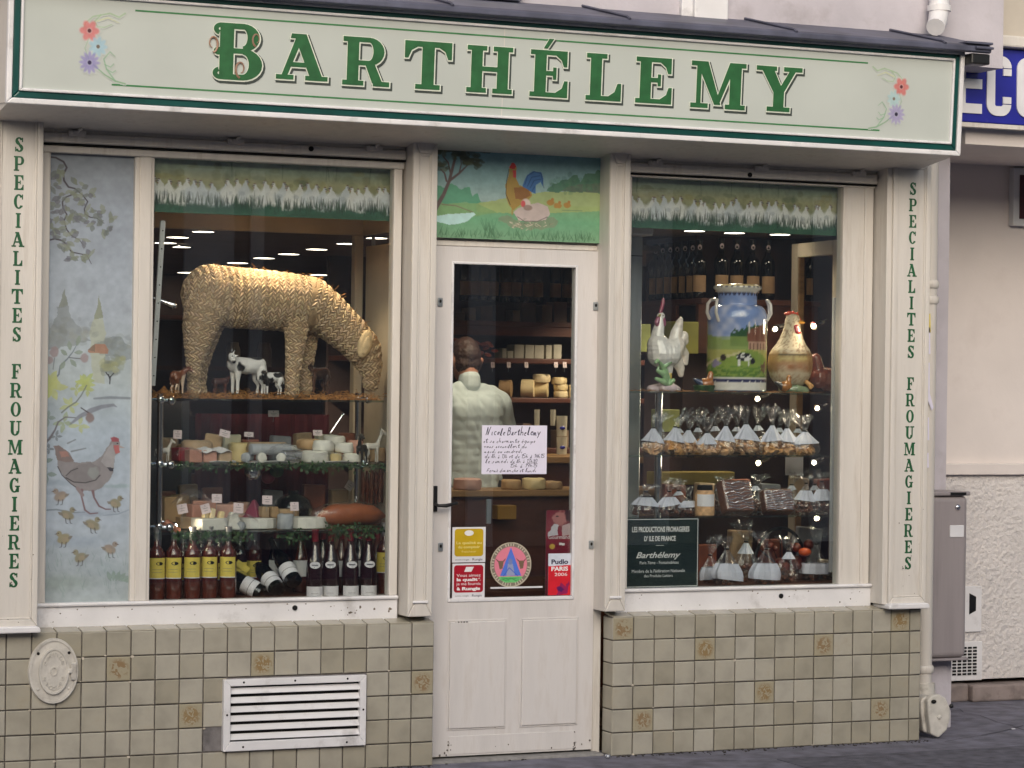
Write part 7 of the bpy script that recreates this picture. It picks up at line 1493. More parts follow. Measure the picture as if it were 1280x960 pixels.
# ================================================================== DOOR: NOTICE AND STICKERS
def sheet_on_door(name, u0, v0, u1, v1, label, cat, y=.1205):
    x0, z1 = pt(u0, v0, y); x1, z0 = pt(u1, v1, y); t = thing(name, label, cat, ((x0 + x1) / 2, y, z0)); return t, x0, x1, z0, z1
def fit(s_, x, z, h, mat, par, y, maxw, shear=0, bold=0., align='CENTER'):
    o = text(s_, x, z, y, h, mat, par, 'lettering', shear, 1, align, .0002, bold); vs = verts(o.data); w = vs[:, 0].max() - vs[:, 0].min(); a_ = vs[:, 0].min() if align == 'LEFT' else (vs[:, 0].max() + vs[:, 0].min()) / 2
    vs[:, 0] = a_ + (vs[:, 0] - a_) * maxw / w; o.data.vertices.foreach_set('co', vs.ravel()); return o
t, x0, x1, z0, z1 = sheet_on_door('paper_notice', 602.5, 531.5, 683, 592.5, 'white handwritten paper notice taped inside the door glass', 'notice')
MB().box(x0, x1, .1195, .1202, z0, z1).build('paper', m_lilac, t); w = x1 - x0; h = z1 - z0; yy = .1192
HW = {'a': '43 33 21 20 30 41 43 40 50', 'b': '18 10 20 41 43 23 12', 'c': '43 23 11 20 40', 'd': '43 23 11 20 40 58 40 50', 'e': '12 32 43 23 11 20 40', 'f': '48 37 26 2/ 03 43', 'g': '43 23 11 20 41 43 3/ 1/', 'h': '18 10 12 33 42 40', 'i': '23 20 30', 'j': '33 3/ 1/', 'l': '10 28 38 20 40', 'm': '03 00 02 13 20 22 33 40 50', 'n': '03 00 02 23 40 50', 'o': '23 11 20 31 43 23', 'p': '13 1/ 12 33 41 10', 'q': '43 23 11 20 41 43 4/', 'r': '13 10 12 43', 's': '43 23 31 20 00', 't': '27 20 40 05 45', 'u': '03 10 30 43 40 50', 'v': '03 20 43', 'w': '03 10 22 30 43', 'x': '03 40 03 43 00', 'y': '03 20 43 1/', 'z': '03 43 00 40', 'N': '00 18 30 58 68', 'B': '08 00 08 38 35 05 44 41 00', 'F': '58 18 00 04 44', '0': '17 00 40 47 17', '1': '06 28 20', '2': '07 38 35 00 40', '3': '08 48 25 43 20 00', '5': '48 08 05 44 41 00', '6': '38 02 10 40 43 03', '7': '08 48 10', '8': '25 08 38 02 30 25', '9': '48 08 05 44 48 30'}
def hand_write(s_, x, z, h, maxw, par, y, al='L'):
    pl_ = []; cx = 0.
    for ch in s_:
        cb = {'\u00e9': 'e', '\u00e0': 'a'}.get(ch, ch)
        if cb in HW:
            P_ = [(int(q_[0]), ord(q_[1]) - 48 if q_[1] != '/' else -3) for q_ in HW[cb].split()]; j = random.uniform(-.5, .5); sc = random.uniform(.85, 1.2); pl_.append([(cx + a_ * .9 * sc + .28 * (b_ + j), b_ * sc + j) for a_, b_ in P_]); cx += (max(a_ for a_, _ in P_) * .9 + 1.1) * sc
            if ch in '\u00e9\u00e0': pl_.append([(cx - 2, 5), (cx - 1, 6.5)])
        else: cx += 3.2
    f = maxw / cx; b = MB()
    for L in pl_:
        for p_, q_ in zip(L, L[1:]):
            p0, p1 = Vector((x + p_[0] * f, y, z + p_[1] * h / 8)), Vector((x + q_[0] * f, y, z + q_[1] * h / 8)); d = p1 - p0
            if d.length < 1e-5: continue
            w_ = Vector((-d[2], 0, d[0])).normalized() * (.0011 if h < .03 else .0017); y_ = Vector((0, -random.uniform(0, .0002), 0)); b.add([p0 - w_ + y_, p1 - w_ + y_, p1 + w_ + y_, p0 + w_ + y_], [(0, 1, 2, 3)])
    return stuff(b.build('handwriting', m_ink, par))
for s_, fx, fz, fh, fw in (('Nicole Barthelemy', .48, .80, .105, .84), ('et sa charmante \u00e9quipe', .42, .645, .055, .80), ('vous accueillent du', .36, .54, .05, .66), ('mardi au vendredi', .33, .435, .05, .58), ('de 8h \u00e0 13h et de 15h \u00e0 19h15', .50, .33, .05, .92), ('le samedi de 8h \u00e0 13h30', .45, .23, .05, .80), ('15h \u00e0 19h15', .64, .14, .05, .42), ('Ferm\u00e9 dimanche et lundi', .46, .045, .05, .76)):
    hand_write(s_, x0 + (fx - fw / 2) * w, z0 + fz * h, fh * h * 1.5, fw * w, t, yy)
t, x0, x1, z0, z1 = sheet_on_door('yellow_sticker', 565.5, 659, 606.5, 702.5, 'square yellow sticker with white border at the lower left of the door glass', 'sticker'); w = x1 - x0; h = z1 - z0
MB().box(x0, x1, .1195, .1202, z0, z1).build('backing', m_enamel, t); b = MB(); b.prism(rrect(x0 + .07 * w, x1 - .07 * w, z0 + .17 * h, z1 - .05 * h, .014), .1190, .1195); b.build('field', M('mustard_print', (196, 164, 24), .4), t)
b = MB(); b.prism([(x0 + w * (.5 + .14 * math.cos(a)), z0 + h * (.83 + .08 * math.sin(a))) for a in np.linspace(0, 6.2832, 17)[:-1]], .1186, .1190); b.build('emblem', m_wtext, t)
pal = M('pale_yellow_print', (226, 212, 130), .5); fit('La qualit\u00e9 au', x0 + .5 * w, z0 + .52 * h, .075 * h, pal, t, .1187, .76 * w, 0, .0004); fit('du comptoir', x0 + .5 * w, z0 + .40 * h, .075 * h, pal, t, .1187, .66 * w, 0, .0004); fit('fraicheur', x0 + .5 * w, z0 + .28 * h, .06 * h, pal, t, .1187, .44 * w); fit('Rungis', x0 + .76 * w, z0 + .05 * h, .07 * h, m_ink, t, .1190, .30 * w); fit('www.rungis', x0 + .30 * w, z0 + .06 * h, .04 * h, m_inkg, t, .1190, .42 * w)
t, x0, x1, z0, z1 = sheet_on_door('red_sticker', 565.5, 704.5, 605.5, 747.5, 'square dark red sticker below the yellow one on the door glass', 'sticker'); w = x1 - x0; h = z1 - z0
MB().box(x0, x1, .1195, .1202, z0, z1).build('backing', m_enamel, t); b = MB(); b.prism(rrect(x0 + .05 * w, x1 - .05 * w, z0 + .17 * h, z1 - .05 * h, .014), .1190, .1195); b.build('field', M('crimson_print', (168, 16, 40), .4), t)
b = MB(); b.prism([(x0 + .36 * w, z0 + .76 * h), (x0 + .58 * w, z0 + .76 * h), (x0 + .66 * w, z0 + .90 * h), (x0 + .42 * w, z0 + .90 * h)], .1186, .1190); b.build('emblem', m_wtext, t)
for s_, fz, fw, bd in (('Vous aimez', .62, .74, 0), ('la qualit\u00e9', .50, .74, .0008), ('je me fournis', .38, .74, 0), ('\u00e0 Rungis', .24, .72, .001)): fit(s_, x0 + .5 * w, z0 + fz * h, .085 * h, m_wtext, t, .1187, fw * w, 0, bd)
fit('Rungis', x0 + .76 * w, z0 + .05 * h, .07 * h, m_ink, t, .1190, .30 * w); fit('www.rungis', x0 + .30 * w, z0 + .06 * h, .04 * h, m_inkg, t, .1190, .42 * w)
# round sticker
t, x0, x1, z0, z1 = sheet_on_door('round_sticker', 612, 677, 664, 734, 'round pink and blue sticker with cow and goat heads on the door glass', 'sticker')
s = Sheet(120, 124, (120, 112, 100)); s.ell(60, 62, 58, 60, (196, 186, 166), 1, soft=.02); s.ell(60, 62, 55, 57, (128, 120, 106), 1, soft=.02); s.ell(60, 62, 46, 48, (222, 130, 150), 1, soft=.02); s.poly([(60, 16), (90, 92), (30, 92)], (84, 120, 214)); s.poly([(26, 94), (94, 94), (88, 102), (74, 110), (46, 110), (32, 102)], (110, 196, 120))
for cx, d in ((32, 1), (90, -1)):
    s.poly([(cx - 8, 52), (cx + 8, 52), (cx + 5, 72), (cx - 3, 74)], (120, 98, 80)); s.line([(cx - 8, 52), (cx - 14, 46)], [3, 1], (90, 70, 60)); s.line([(cx + 8, 52), (cx + 13, 46)], [3, 1], (90, 70, 60))
s.poly([(52, 60), (66, 60), (72, 90), (48, 92)], (150, 156, 190)); s.ell(59, 54, 6, 8, (120, 130, 180)); s.line([(40, 92), (56, 70), (80, 92)], 2, (60, 90, 190)); 
for i in range(12): s.line([(random.uniform(34, 86), random.uniform(96, 106)) for _ in (0, 1)], 1.5, (60, 150, 80))
for i in range(44):
    a = 6.2832 * i / 44
    if i % 5: s.line([(60 + 48.5 * math.cos(a), 62 + 50.5 * math.sin(a)), (60 + 53 * math.cos(a), 62 + 55 * math.sin(a))], 2.4, (206, 198, 178))
m = (((s.xx - 60) / 58) ** 2 + ((s.yy - 62) / 60) ** 2) < 1; s.build('disc', x0, x1, z0, z1, .1195, m_print, t, mask=m)
b = MB(); xw0, zw = pt(613, 735, .119); xw1, _ = pt(678, 735, .119); b.box(xw0, xw1, .116, .1205, zw - .004, zw + .004); own('white_strip', b, m_enamel, 'thin white strip under the round sticker', 'strip')
t, x0, x1, z0, z1 = sheet_on_door('magazine_cover', 683, 638, 715.5, 744, 'dark red gourmet magazine cover at the right of the door glass', 'poster', .13)
s = Sheet(70, 228, (130, 26, 46)); s.grad([(0, (120, 30, 50)), (.2, (136, 60, 70)), (.27, (150, 40, 60)), (.4, (120, 24, 44)), (1, (96, 20, 38))])
s.ell(34, 22, 18, 20, (176, 118, 116), 1, rough=.5); s.ell(58, 12, 10, 20, (54, 34, 44), .9, rough=.5); s.ell(28, 16, 4, 2, (70, 40, 50)); s.poly([(4, 62), (20, 36), (30, 40), (30, 66), (4, 68)], (206, 206, 214), .9, 5); s.poly([(40, 40), (66, 34), (69, 66), (40, 68)], (196, 176, 178), .9, 6); s.ell(16, 96, 7, 7, (196, 160, 70)); s.poly([(34, 86), (48, 88), (48, 94), (34, 92)], (230, 230, 230))
s.build('cover', x0, x1, z0, z1, .1300, m_print, t); fit('Gourmands', (x0 + x1) / 2 + .002, z0 + .665 * (z1 - z0), .045 * (z1 - z0), m_wtext, t, .1294, .86 * (x1 - x0))
t, x0, x1, z0, z1 = sheet_on_door('guide_sticker', 685.5, 692, 713, 743.5, 'red and white restaurant guide sticker in front of the magazine cover', 'sticker'); w = x1 - x0; h = z1 - z0
s = Sheet(60, 116, (206, 30, 46)); s.poly([(0, 0), (60, 0), (60, 32), (0, 35)], (206, 212, 224)); s.grain(.06, .1); s.poly([(20, 116), (34, 80), (44, 92), (56, 74), (50, 110)], (120, 26, 90), .8, 6); s.ell(32, 98, 8, 8, (70, 20, 90), .9, rough=.6); s.build('sheet', x0, x1, z0, z1, .1195, m_print, t)
fit('Pudlo', x0 + .5 * w, z0 + .75 * h, .11 * h, m_ink, t, .1191, .74 * w, 0, .001); fit('PARIS', x0 + .5 * w, z0 + .585 * h, .10 * h, m_wtext, t, .1191, .74 * w, 0, .001); fit('2006', x0 + .56 * w, z0 + .46 * h, .08 * h, m_wtext, t, .1191, .56 * w)

# ================================================================== INSIDE BEHIND THE DOOR
YB = 3.0
su = thing('wall_shelves', 'dark wooden wall shelves stacked with boxes and cheeses behind the door', 'shelf unit', (3.9, 3.2, IZ))
MB().box(2.6, 6.5, 3.30, 3.34, IZ, 2.75).build('back_panel', m_wall, su)
SH_ = [(402, 'top'), (448, 'mid'), (497, 'low'), (560, 'counter')]
zsh = {}
for v_, nm in SH_:
    z = pt(650, v_, YB)[1]; zsh[nm] = z; MB().box(2.6, 6.5, 2.96, 3.30, z - .03, z).build('shelf', m_wood, su, bevel=.004)
MB().box(2.6, 6.5, 2.97, 3.0, pt(650, 420, YB)[1], zsh['top'] - .03).build('fascia', m_wood, su)
k = mpp(650, YB)
mats_box = [M('dark_box_%d' % i, c, .5, .15, 8) for i, c in enumerate(((96, 74, 62), (150, 128, 108), (120, 90, 70), (64, 52, 50), (172, 150, 126)))]
wb = M('pale_packet', (196, 190, 174), .5, .08, 10)
def shelfbox(u, zb, w, h, mat, label, d=.12, y=None, name='packet', grp=None):
    y = y or 3.04; x = px(u, 450, y); return own(name, MB().box(x - w * k / 2, x + w * k / 2, y, y + d, zb, zb + h * k), mat, label, 'box', grp, bevel=.003)
for i, (u, w, h) in enumerate(((575, 12, 10), (590, 9, 16), (608, 16, 18), (625, 12, 20), (645, 10, 14), (660, 20, 24), (683, 14, 22), (700, 18, 26), (716, 10, 20))): shelfbox(u, zsh['top'] + .001, w, h, mats_box[i % 5], 'dim carton on the top shelf behind the door, %s from the left' % names[i], grp='cartons on the top shelf')
for i, u in enumerate((577, 588, 600, 612, 628, 640, 655, 668, 690, 705)):
    bottle('wine_bottle', u, zsh['top'] + .12, 3.2, .30, m_blackglass, m_black, 'dim wine bottle in the upper dark of the door, %s from the left' % names[i], 'wine bottle', 'dim bottles at the top of the door', 'bordeaux', (.12, .40), bpy.data.materials['buff_label'])
for i, (u, w, h, mt) in enumerate(((630.5, 6, 12, wb), (638, 8, 9, wb), (649, 13, 17, wb), (662, 12, 17, wb), (674, 13, 17, wb), (686, 8, 17, wb), (697, 11, 18, wb))): shelfbox(u, zsh['mid'] + .001, w, h, mt, 'pale packet in the row behind the door, %s from the left' % names[i], grp='pale packets on the shelf')
for i, u in enumerate((616, 636, 658, 695, 706)): card(u, 456, 2.95, 5, 7, 0, 'small shelf price card behind the door, %s from the left' % names[i])
for u, v_, w, h, tl, lb in ((632, 0, 16, 21, 0, 'cream cheese wheel standing on edge, leftmost on the shelf'), (660, 0, 17, 22, 0, 'second cheese wheel standing on edge'), (677, 0, 17, 21, 0, 'third cheese wheel standing on edge')):
    x = px(u, 480, 3.08); b = MB(); r = h * k * .52; d = Vector((.85, -.5, 0)).normalized(); c = Vector((x, 3.08, zsh['low'] + r)); b.tube([c - d * w * k * .5, c - d * w * k * .45, c + d * w * k * .45, c + d * w * k * .5], [r * .9, r, r, r * .9], 22); own('standing_cheese', b, m_ch_pale if u != 632 else m_ch_tan, lb, 'cheese', smooth=True)
for u, z_, w, h, lb in ((676, 19, 22, 10, 'flat cheese lying on top of the standing wheels'), (700, 0, 18, 9, 'bottom flat cheese of the right pile'), (700, 9, 18, 8, 'middle flat cheese of the right pile'), (698, 17, 19, 8, 'top flat cheese of the right pile'), (714, 0, 9, 16, 'cheese end at the right edge of the door glass')):
    rnd_cheese('flat_cheese', u, zsh['low'] + z_ * k * 1.02 + .001, 3.06, w, h, m_ch_pale, lb)
for i, (u, w, h, mt) in enumerate(((660, 12, 30, mats_box[2]), (640, 24, 8, mats_box[4]), (706, 14, 22, mats_box[1]))): shelfbox(u, zsh['counter'] + .001, w, h, mt, 'brown carton under the cheese shelf, %s' % ['tall one in the middle', 'flat one at left', 'one at the right edge'][i])
x = px(706, 540, 2.6); 
for u, v0, v1, w, lb in ((671, 512, 534, 7, 'slim clear jar on the counter, left'), (691, 512, 532, 7, 'slim clear jar on the counter, right'), (702, 520, 545, 14, 'pale tub with a blue cow print on the counter, upper'), (702, 546, 568, 14, 'pale tub with a blue cow print on the counter, lower')):
    x, z0 = pt(u, v1, 2.4); z1 = pt(u, v0, 2.4)[1]; kk = mpp(u, 2.4); b = MB(); b.lathe((x, 2.4, z0), [(.001, 0), (w * kk * .45, 0), (w * kk * .5, (z1 - z0)), (.001, z1 - z0)], 16); o = own('counter_tub', b, wb, lb, 'tub', smooth=True)
    if w > 10: b = MB(); b.ell((x - .01, 2.4 - w * kk * .5, z0 + (z1 - z0) * .4), (.018, .004, .010), 10, 6); b.build('cow_print', m_blue, o, smooth=True)
ct = thing('shop_counter', 'wooden serving counter with cheeses behind the door', 'counter', (3.3, 2.35, IZ)); zc1 = pt(650, 570, 2.3)[1]
MB().box(2.9, 5.5, 2.25, 2.75, zc1 - .04, zc1).build('top', m_wood2, ct, bevel=.005); MB().box(2.95, 5.5, 2.30, 2.7, IZ, zc1 - .04).build('front', m_wood, ct)
zc2 = pt(650, 612, 1.6)[1]; MB().box(2.5, 4.4, 1.55, 1.95, zc2 - .035, zc2).build('lower_top', m_wood2, ct, bevel=.005); MB().box(2.55, 4.4, 1.6, 1.9, IZ, zc2 - .035).build('lower_front', m_wood, ct)
for i, (u, w, h, mt, lb) in enumerate(((585, 36, 14, m_ch_pink, 'long pinkish cheese on the low counter at left'), (640, 26, 12, m_ch_tan, 'tan cheese on the low counter in the middle'), (668, 30, 14, m_ch_pale, 'pale cheese on the low counter at right'), (692, 24, 10, m_ch_tan, 'tan cheese at the right edge of the low counter'))): rnd_cheese('flat_cheese', u, zc2 + .001, 1.62, w, h, mt, lb)
x, z = pt(634, 640, 1.5); own('brass_tin', MB().box(x - .055, x + .055, 1.5, 1.58, z - .04, z + .035), M('brass_tin_paint', (170, 130, 60), .35, .1, 5, metal=.4), 'golden tin low behind the door glass', 'tin', bevel=.005)
x, z = pt(611, 640, .16); own('steel_bar', MB().box(x - .011, x + .011, .155, .17, z - .055, z + .06), m_steel, 'short steel letter flap inside the door glass', 'flap', bevel=.002)
b = MB()
for i in range(34):
    x, z = pt(random.uniform(566, 622), 431 + random.gauss(0, 4), 2.92); b.ell((x, 2.9 + random.uniform(-.05, .05), z), (.024, .014, .012), 8, 5, Matrix.Rotation(random.uniform(-.5, .5), 3, 'Y'))
stuff(tag(b.build('hanging_sausages', M('orange_red_sausage', (164, 76, 44), .35, .35, 12), smooth=True), 'row of orange red sausages hanging above the shopkeeper', 'sausages'))

# --- the shopkeeper seen from behind ------------------------------------------------
PY = 2.0; pxm = px(588, 470, PY); SC = 1.0; FZ = pt(590, 474, PY)[1] - 1.50
structure(MB().box(2.4, 6.4, 1.96, 2.24, IZ, FZ).build('raised_floor', m_floor))
pe = thing('person', 'man in a pale green white shirt seen from behind through the door glass', 'person', (pxm, PY, FZ))
def J(x, y, z, r): return (pxm + x * SC, PY + y * SC, FZ + z * SC, r * SC)
def hand(sx, wx, wy, wz):
    ch = [[J(wx, wy, wz, .030), J(wx, wy + .05, wz - .012, .034), J(wx + sx * .004, wy + .085, wz - .02, .032)]]
    for i in range(4): o = (-.027 + .018 * i); L = (.066, .078, .074, .058)[i]; ch.append([J(wx + o, wy + .085, wz - .02, .0105), J(wx + o, wy + .085 + L * .55, wz - .032, .0095), J(wx + o, wy + .085 + L * .9, wz - .062, .008)])
    ch.append([J(wx - sx * .028, wy + .03, wz - .012, .012), J(wx - sx * .05, wy + .065, wz - .03, .0105), J(wx - sx * .052, wy + .095, wz - .046, .009)]); return ch
bod = [[J(0, 0, .95, .11), J(0, .01, 1.15, .085), J(0, 0, 1.30, .085)], [J(-.10, .01, 1.35, .055), J(.10, .01, 1.35, .055)], [J(0, .01, 1.42, .05), J(0, .02, 1.50, .055), J(0, .035, 1.56, .058)],
       [J(0, .06, 1.595, .076), J(0, .075, 1.63, .080), J(0, .09, 1.62, .078)], [J(0, .14, 1.55, .045), J(0, .155, 1.52, .03)], [J(0, .175, 1.58, .014), J(0, .187, 1.56, .014)]]
for s in (-1, 1):
    bod += [[J(s * .068, .07, 1.60, .03), J(s * .088, .065, 1.605, .017), J(s * .086, .075, 1.575, .012)], [J(s * .10, .02, 1.37, .04), J(s * .175, .02, 1.36, .042), J(s * .275, .10, 1.15, .042), J(s * .24, .26, 1.06, .034), J(s * .235, .30, 1.05, .028)],
            [J(s * .09, 0, .93, .105), J(s * .10, 0, .50, .062), J(s * .10, -.02, .30, .058), J(s * .10, -.02, .09, .042), J(s * .10, .06, .045, .042), J(s * .10, .15, .035, .034)]] + hand(s, s * .235, .30, 1.05)
me = blob(bod, .0065, 3); addmesh('body', me, M('warm_skin', (196, 140, 116), .5, .06, 20), pe)
sh = [[J(-.05, 0, .92, .13), J(-.05, 0, 1.1, .125), J(-.06, -.01, 1.30, .125)], [J(.05, 0, .92, .13), J(.05, 0, 1.1, .125), J(.06, -.01, 1.30, .125)], [J(-.10, 0, 1.35, .095), J(.10, 0, 1.35, .095)], [J(-.03, .0, 1.43, .045), J(.03, .0, 1.43, .045)]]
for s in (-1, 1): sh.append([J(s * .06, .01, 1.43, .05), J(s * .12, .02, 1.395, .066), J(s * .175, .02, 1.36, .070), J(s * .24, .07, 1.23, .062), J(s * .285, .11, 1.13, .060)])
me = blob(sh, .009, 2); v = verts(me).astype(float); no = np.empty(len(me.vertices) * 3, np.float32); me.vertices.foreach_get('normal', no); no = no.reshape(-1, 3)
w = np.stack([v[:, 0] * 2.2, v[:, 1], v[:, 2] * .55], 1); v += no * ((np.abs(vnoise(w, 8, 3) - .5) * 2) * .013 + (np.abs(vnoise(np.stack([v[:, 0] * 1.6 + v[:, 2] * .9, v[:, 1], v[:, 2] * .4], 1), 17, 6) - .5) * 2) * .010)[:, None]; me.vertices.foreach_set('co', v.astype(np.float32).ravel())
addmesh('shirt', me, M('pale_green_white_shirt', (198, 210, 212), .8, .04, 10, .3, 60), pe)
me = blob([[J(0, .008, 1.465, .064), J(0, .014, 1.495, .063)]], .005, 1); addmesh('collar', me, bpy.data.materials['pale_green_white_shirt'], pe)
me = blob([[J(0, .05, 1.63, .080), J(0, .075, 1.655, .080), J(0, .11, 1.66, .068)], [J(-.022, .03, 1.585, .056), J(.022, .03, 1.585, .056)]], .005, 1); v = verts(me).astype(float); me.vertices.foreach_set('co', (v + (vnoise(v, 120, 3) - .5)[:, None] * .006).astype(np.float32).ravel()); addmesh('hair', me, M('dark_brown_hair', (58, 36, 28), .5, .2, 60, .8, 200), pe)
tr = [[J(0, 0, .93, .125), J(0, 0, .90, .125)]]
for s in (-1, 1): tr.append([J(s * .09, 0, .90, .118), J(s * .10, 0, .5, .085), J(s * .10, -.02, .10, .075)])
addmesh('trousers', blob(tr, .012, 2), M('dark_trousers', (44, 44, 52), .8), pe)

# ================================================================== FILLING UP THE SHELVES
for i, (u, w, tie, fl) in enumerate(((825, 26, 34, 24), (850, 28, 32, 22), (873, 26, 33, 24), (896, 28, 35, 26), (920, 28, 34, 28), (950, 30, 36, 26), (976, 26, 33, 24), (998, 28, 32, 22))):
    bag('biscuit_bag', u, RB + .001, .52, w, 0, tie, fl, 'back row bag of biscuits half hidden on the middle shelf, %s from the left' % names[i], 'biscuit', .01, 'back row of biscuit bags', 0., (.8, .98))
for i, (u, w, tie, fl, y) in enumerate(((848, 30, 28, 20, .50), (900, 30, 34, 16, .56), (945, 30, 34, 20, .52), (990, 30, 34, 20, .52), (1018, 28, 34, 20, .50))):
    bag('cake_bag', u, RC + .001, y, w, 0, tie, fl, 'back row bag of brown cakes on the loaf shelf, %s from the left' % names[i], 'x', .01, 'back row of cake bags', 0., (.8, .98))
for i, (u, w, tie, fl, y, hd) in enumerate(((893, 30, 36, 26, .40, (.2, .6)), (935, 32, 50, 34, .48, (.7, .98)), (985, 34, 40, 26, .36, (.75, .98)), (1020, 34, 46, 24, .44, (.2, .5)))):
    bag('label_bag', u, ZD + .003, y, w, 0, tie, fl, ['bag behind the left label bag on the window floor', 'tall clear bag between and behind the two label bags', 'clear bag of dark fruit at the front right of the window floor', 'labelled bag at the right end of the window floor'][i], 'x', .01, 'bags behind on the window floor', 0., hd)
def basket(u, y, wpx, hpx, label):
    k = mpp(u, y); x = px(u, 715, y); r = wpx * k / 2; h = hpx * k; t = thing('wicker_basket', label, 'basket', (x, y, ZD)); b = MB(); b.lathe((x, y, ZD + .002), [(.001, 0), (r * .8, 0), (r, h), (r * .96, h), (r * .78, .006), (.001, .006)], 24); b.build('bowl', m_wood, t, smooth=True)
    b = MB(); b.tube([(x + r * math.cos(a), y + r * math.sin(a), ZD + h) for a in np.linspace(0, 6.2832, 25)], .006, 6); b.build('rim', m_wood2, t, smooth=True)
basket(1000, .58, 60, 18, 'dark wicker basket in front of the cart wheel in the right window')
# crumpled cling film over the cheeses, seen as glints
def cling(u, v_, y, wpx, hpx, label):
    x, z = pt(u, v_, y); k = mpp(u, y); b = MB(); n, m_ = 12, 9
    vs = []
    for j in range(m_):
        for i in range(n):
            a = i / (n - 1) - .5; c_ = j / (m_ - 1) - .5; vs.append((x + a * wpx * k, y - .05 + .09 * j / (m_ - 1) + random.uniform(-.008, .008), z + hpx * k * (.5 - 2.0 * a * a - 1.0 * c_ * c_) + random.uniform(-.006, .006)))
    b.add(vs, [(j * n + i, j * n + i + 1, (j + 1) * n + i + 1, (j + 1) * n + i) for j in range(m_ - 1) for i in range(n - 1)]); tag(b.build('cling_film', m_film), label, 'film', 'crumpled cling film over cheeses')
for u, v_, y, w, h, lb in ((235, 566, .27, 34, 14, 'crumpled clear film over the pink blocks at left'), (356, 562, .27, 40, 16, 'crumpled clear film over the end of the ash log'), (240, 628, .28, 50, 34, 'crumpled clear film at the back left of the lower shelf'), (300, 650, .26, 44, 18, 'crumpled clear film around the white pyramid'), (410, 570, .28, 44, 10, 'clear film over the goat cheese pile')): cling(u, v_, y, w, h, lb)
for i, (u, y, w, h, mt, lb) in enumerate(((232, .56, 24, 22, m_ch_tan, 'tan round cheese at the back left of the middle shelf'), (300, .56, 30, 24, m_ch_pale, 'pale round cheese at the back of the middle shelf'), (365, .58, 26, 20, m_ch_white, 'white round cheese at the back right of the middle shelf'), (472, .56, 20, 18, m_ch_tan, 'tan cheese in the right corner of the middle shelf'))): rnd_cheese('round_cheese', u, ZB + .001, y, w, h, mt, lb)
for i, (u, y, w, h, mt, lb) in enumerate(((225, .60, 26, 40, m_ch_tan, 'tall tan cheese in the far left corner of the lower shelf'), (300, .60, 28, 30, m_ch_pink, 'pinkish round cheese at the back of the lower shelf'), (420, .60, 34, 22, m_ch_pale, 'pale round cheese behind the ham'), (465, .56, 26, 20, m_ch_orange, 'orange round cheese at the far right of the lower shelf'))): rnd_cheese('round_cheese', u, ZC + .001, y, w, h, mt, lb)
for i, (u, y) in enumerate(((229, .40), (252, .40), (274, .40), (300, .44), (318, .50), (345, .52), (376, .48), (404, .42), (427, .42), (450, .42), (472, .44))):
    bottle('wine_bottle', u, ZD, y, .30, m_red if i % 2 else m_rose, m_capr if i > 4 else m_caps, 'back row wine bottle on the window floor, %s from the left' % names[i], 'wine bottle', 'back row of bottles on the left window floor', 'burgundy' if i > 4 else 'bordeaux', (.25, .5), m_paper if i > 4 else m_wine_y)
# things standing in the depth of the shop behind the straw animal
dk = thing('display_cabinet', 'dim wooden cabinet of jars far behind the straw animal', 'cabinet', (2.6, 6.2, IZ))
MB().box(.6, 4.6, 6.2, 6.5, IZ, 1.1).build('base', m_wood, dk); MB().box(.6, 4.6, 6.45, 6.5, 1.1, 2.49).build('back', m_wall, dk)
for z in (1.5, 1.85, 2.2): MB().box(.6, 4.6, 6.2, 6.45, z - .03, z).build('shelf', m_wood, dk)
for i in range(16):
    x = .8 + i * .24 + random.uniform(-.04, .04); z = random.choice((1.1, 1.5, 1.85)); own('jar', (lambda b: b.lathe((x, 6.3, z + .001), [(.001, 0), (.05, 0), (.052, .12), (.04, .15), (.04, .17), (.001, .172)], 14))(MB()), mats_box[i % 5], 'dim jar on the far cabinet, %s from the left' % (names + ['fifteenth', 'sixteenth'])[i], 'jar', 'dim jars on the far cabinet', smooth=True)

# ------------------------------------------------------------------ more goods, dirt and wear
SAUS = M('dry_sausage', (132, 78, 58), .6, .2, 20, .6, 60, rnd=.1, stain=(200, 190, 180), stain_amt=.4, stain_scale=30)
for i, (u, v0, v1) in enumerate(((453, 586, 628), (458.5, 588, 632), (464, 586, 630), (469.5, 589, 633), (475, 586, 628), (480, 588, 630))):
    y = .60 + .02 * (i % 2); x, z1 = pt(u, v0, y); z0 = pt(u, v1, y)[1]; b = MB(); b.tube([(x, y, z1), (x + .002, y, z1 - .012), (x + .003, y, (z0 + z1) / 2), (x, y, z0 + .01), (x, y, z0)], [.003, .009, .0115, .009, .003], 10); shake(b, .002, i, 60); own('dry_sausage', b, SAUS, 'thin dry sausage hanging in the right corner of the lower shelf, %s from the left' % names[i], 'sausage', 'dry sausages hanging at right', smooth=True)
for u, v_, y, r, mt, lb in ((316, 590, .50, 11, m_chrome, 'silver glass ball hanging under the middle shelf'), (335, 596, .56, 9, m_ch_purple, 'plum coloured ball hanging under the middle shelf'), (346, 588, .52, 9, m_green_leaf, 'dark green ball hanging under the middle shelf')):
    x, z = pt(u, v_, y); k = mpp(u, y); b = MB(); b.ell((x, y, z), r * k, 16, 10); o = own('hanging_ball', b, mt, lb, 'ornament', smooth=True); b = MB(); b.tube([(x, y, z + r * k), (x, y, ZB - .011)], .0012, 4); b.build('thread', m_black, o)
PK = [M('wrapped_packet_%s' % n_, c_, .4, .12, 10, .5, 30) for n_, c_ in (('buff', (168, 140, 112)), ('grey', (140, 140, 148)), ('rust', (140, 76, 54)), ('cream', (206, 198, 178)))]
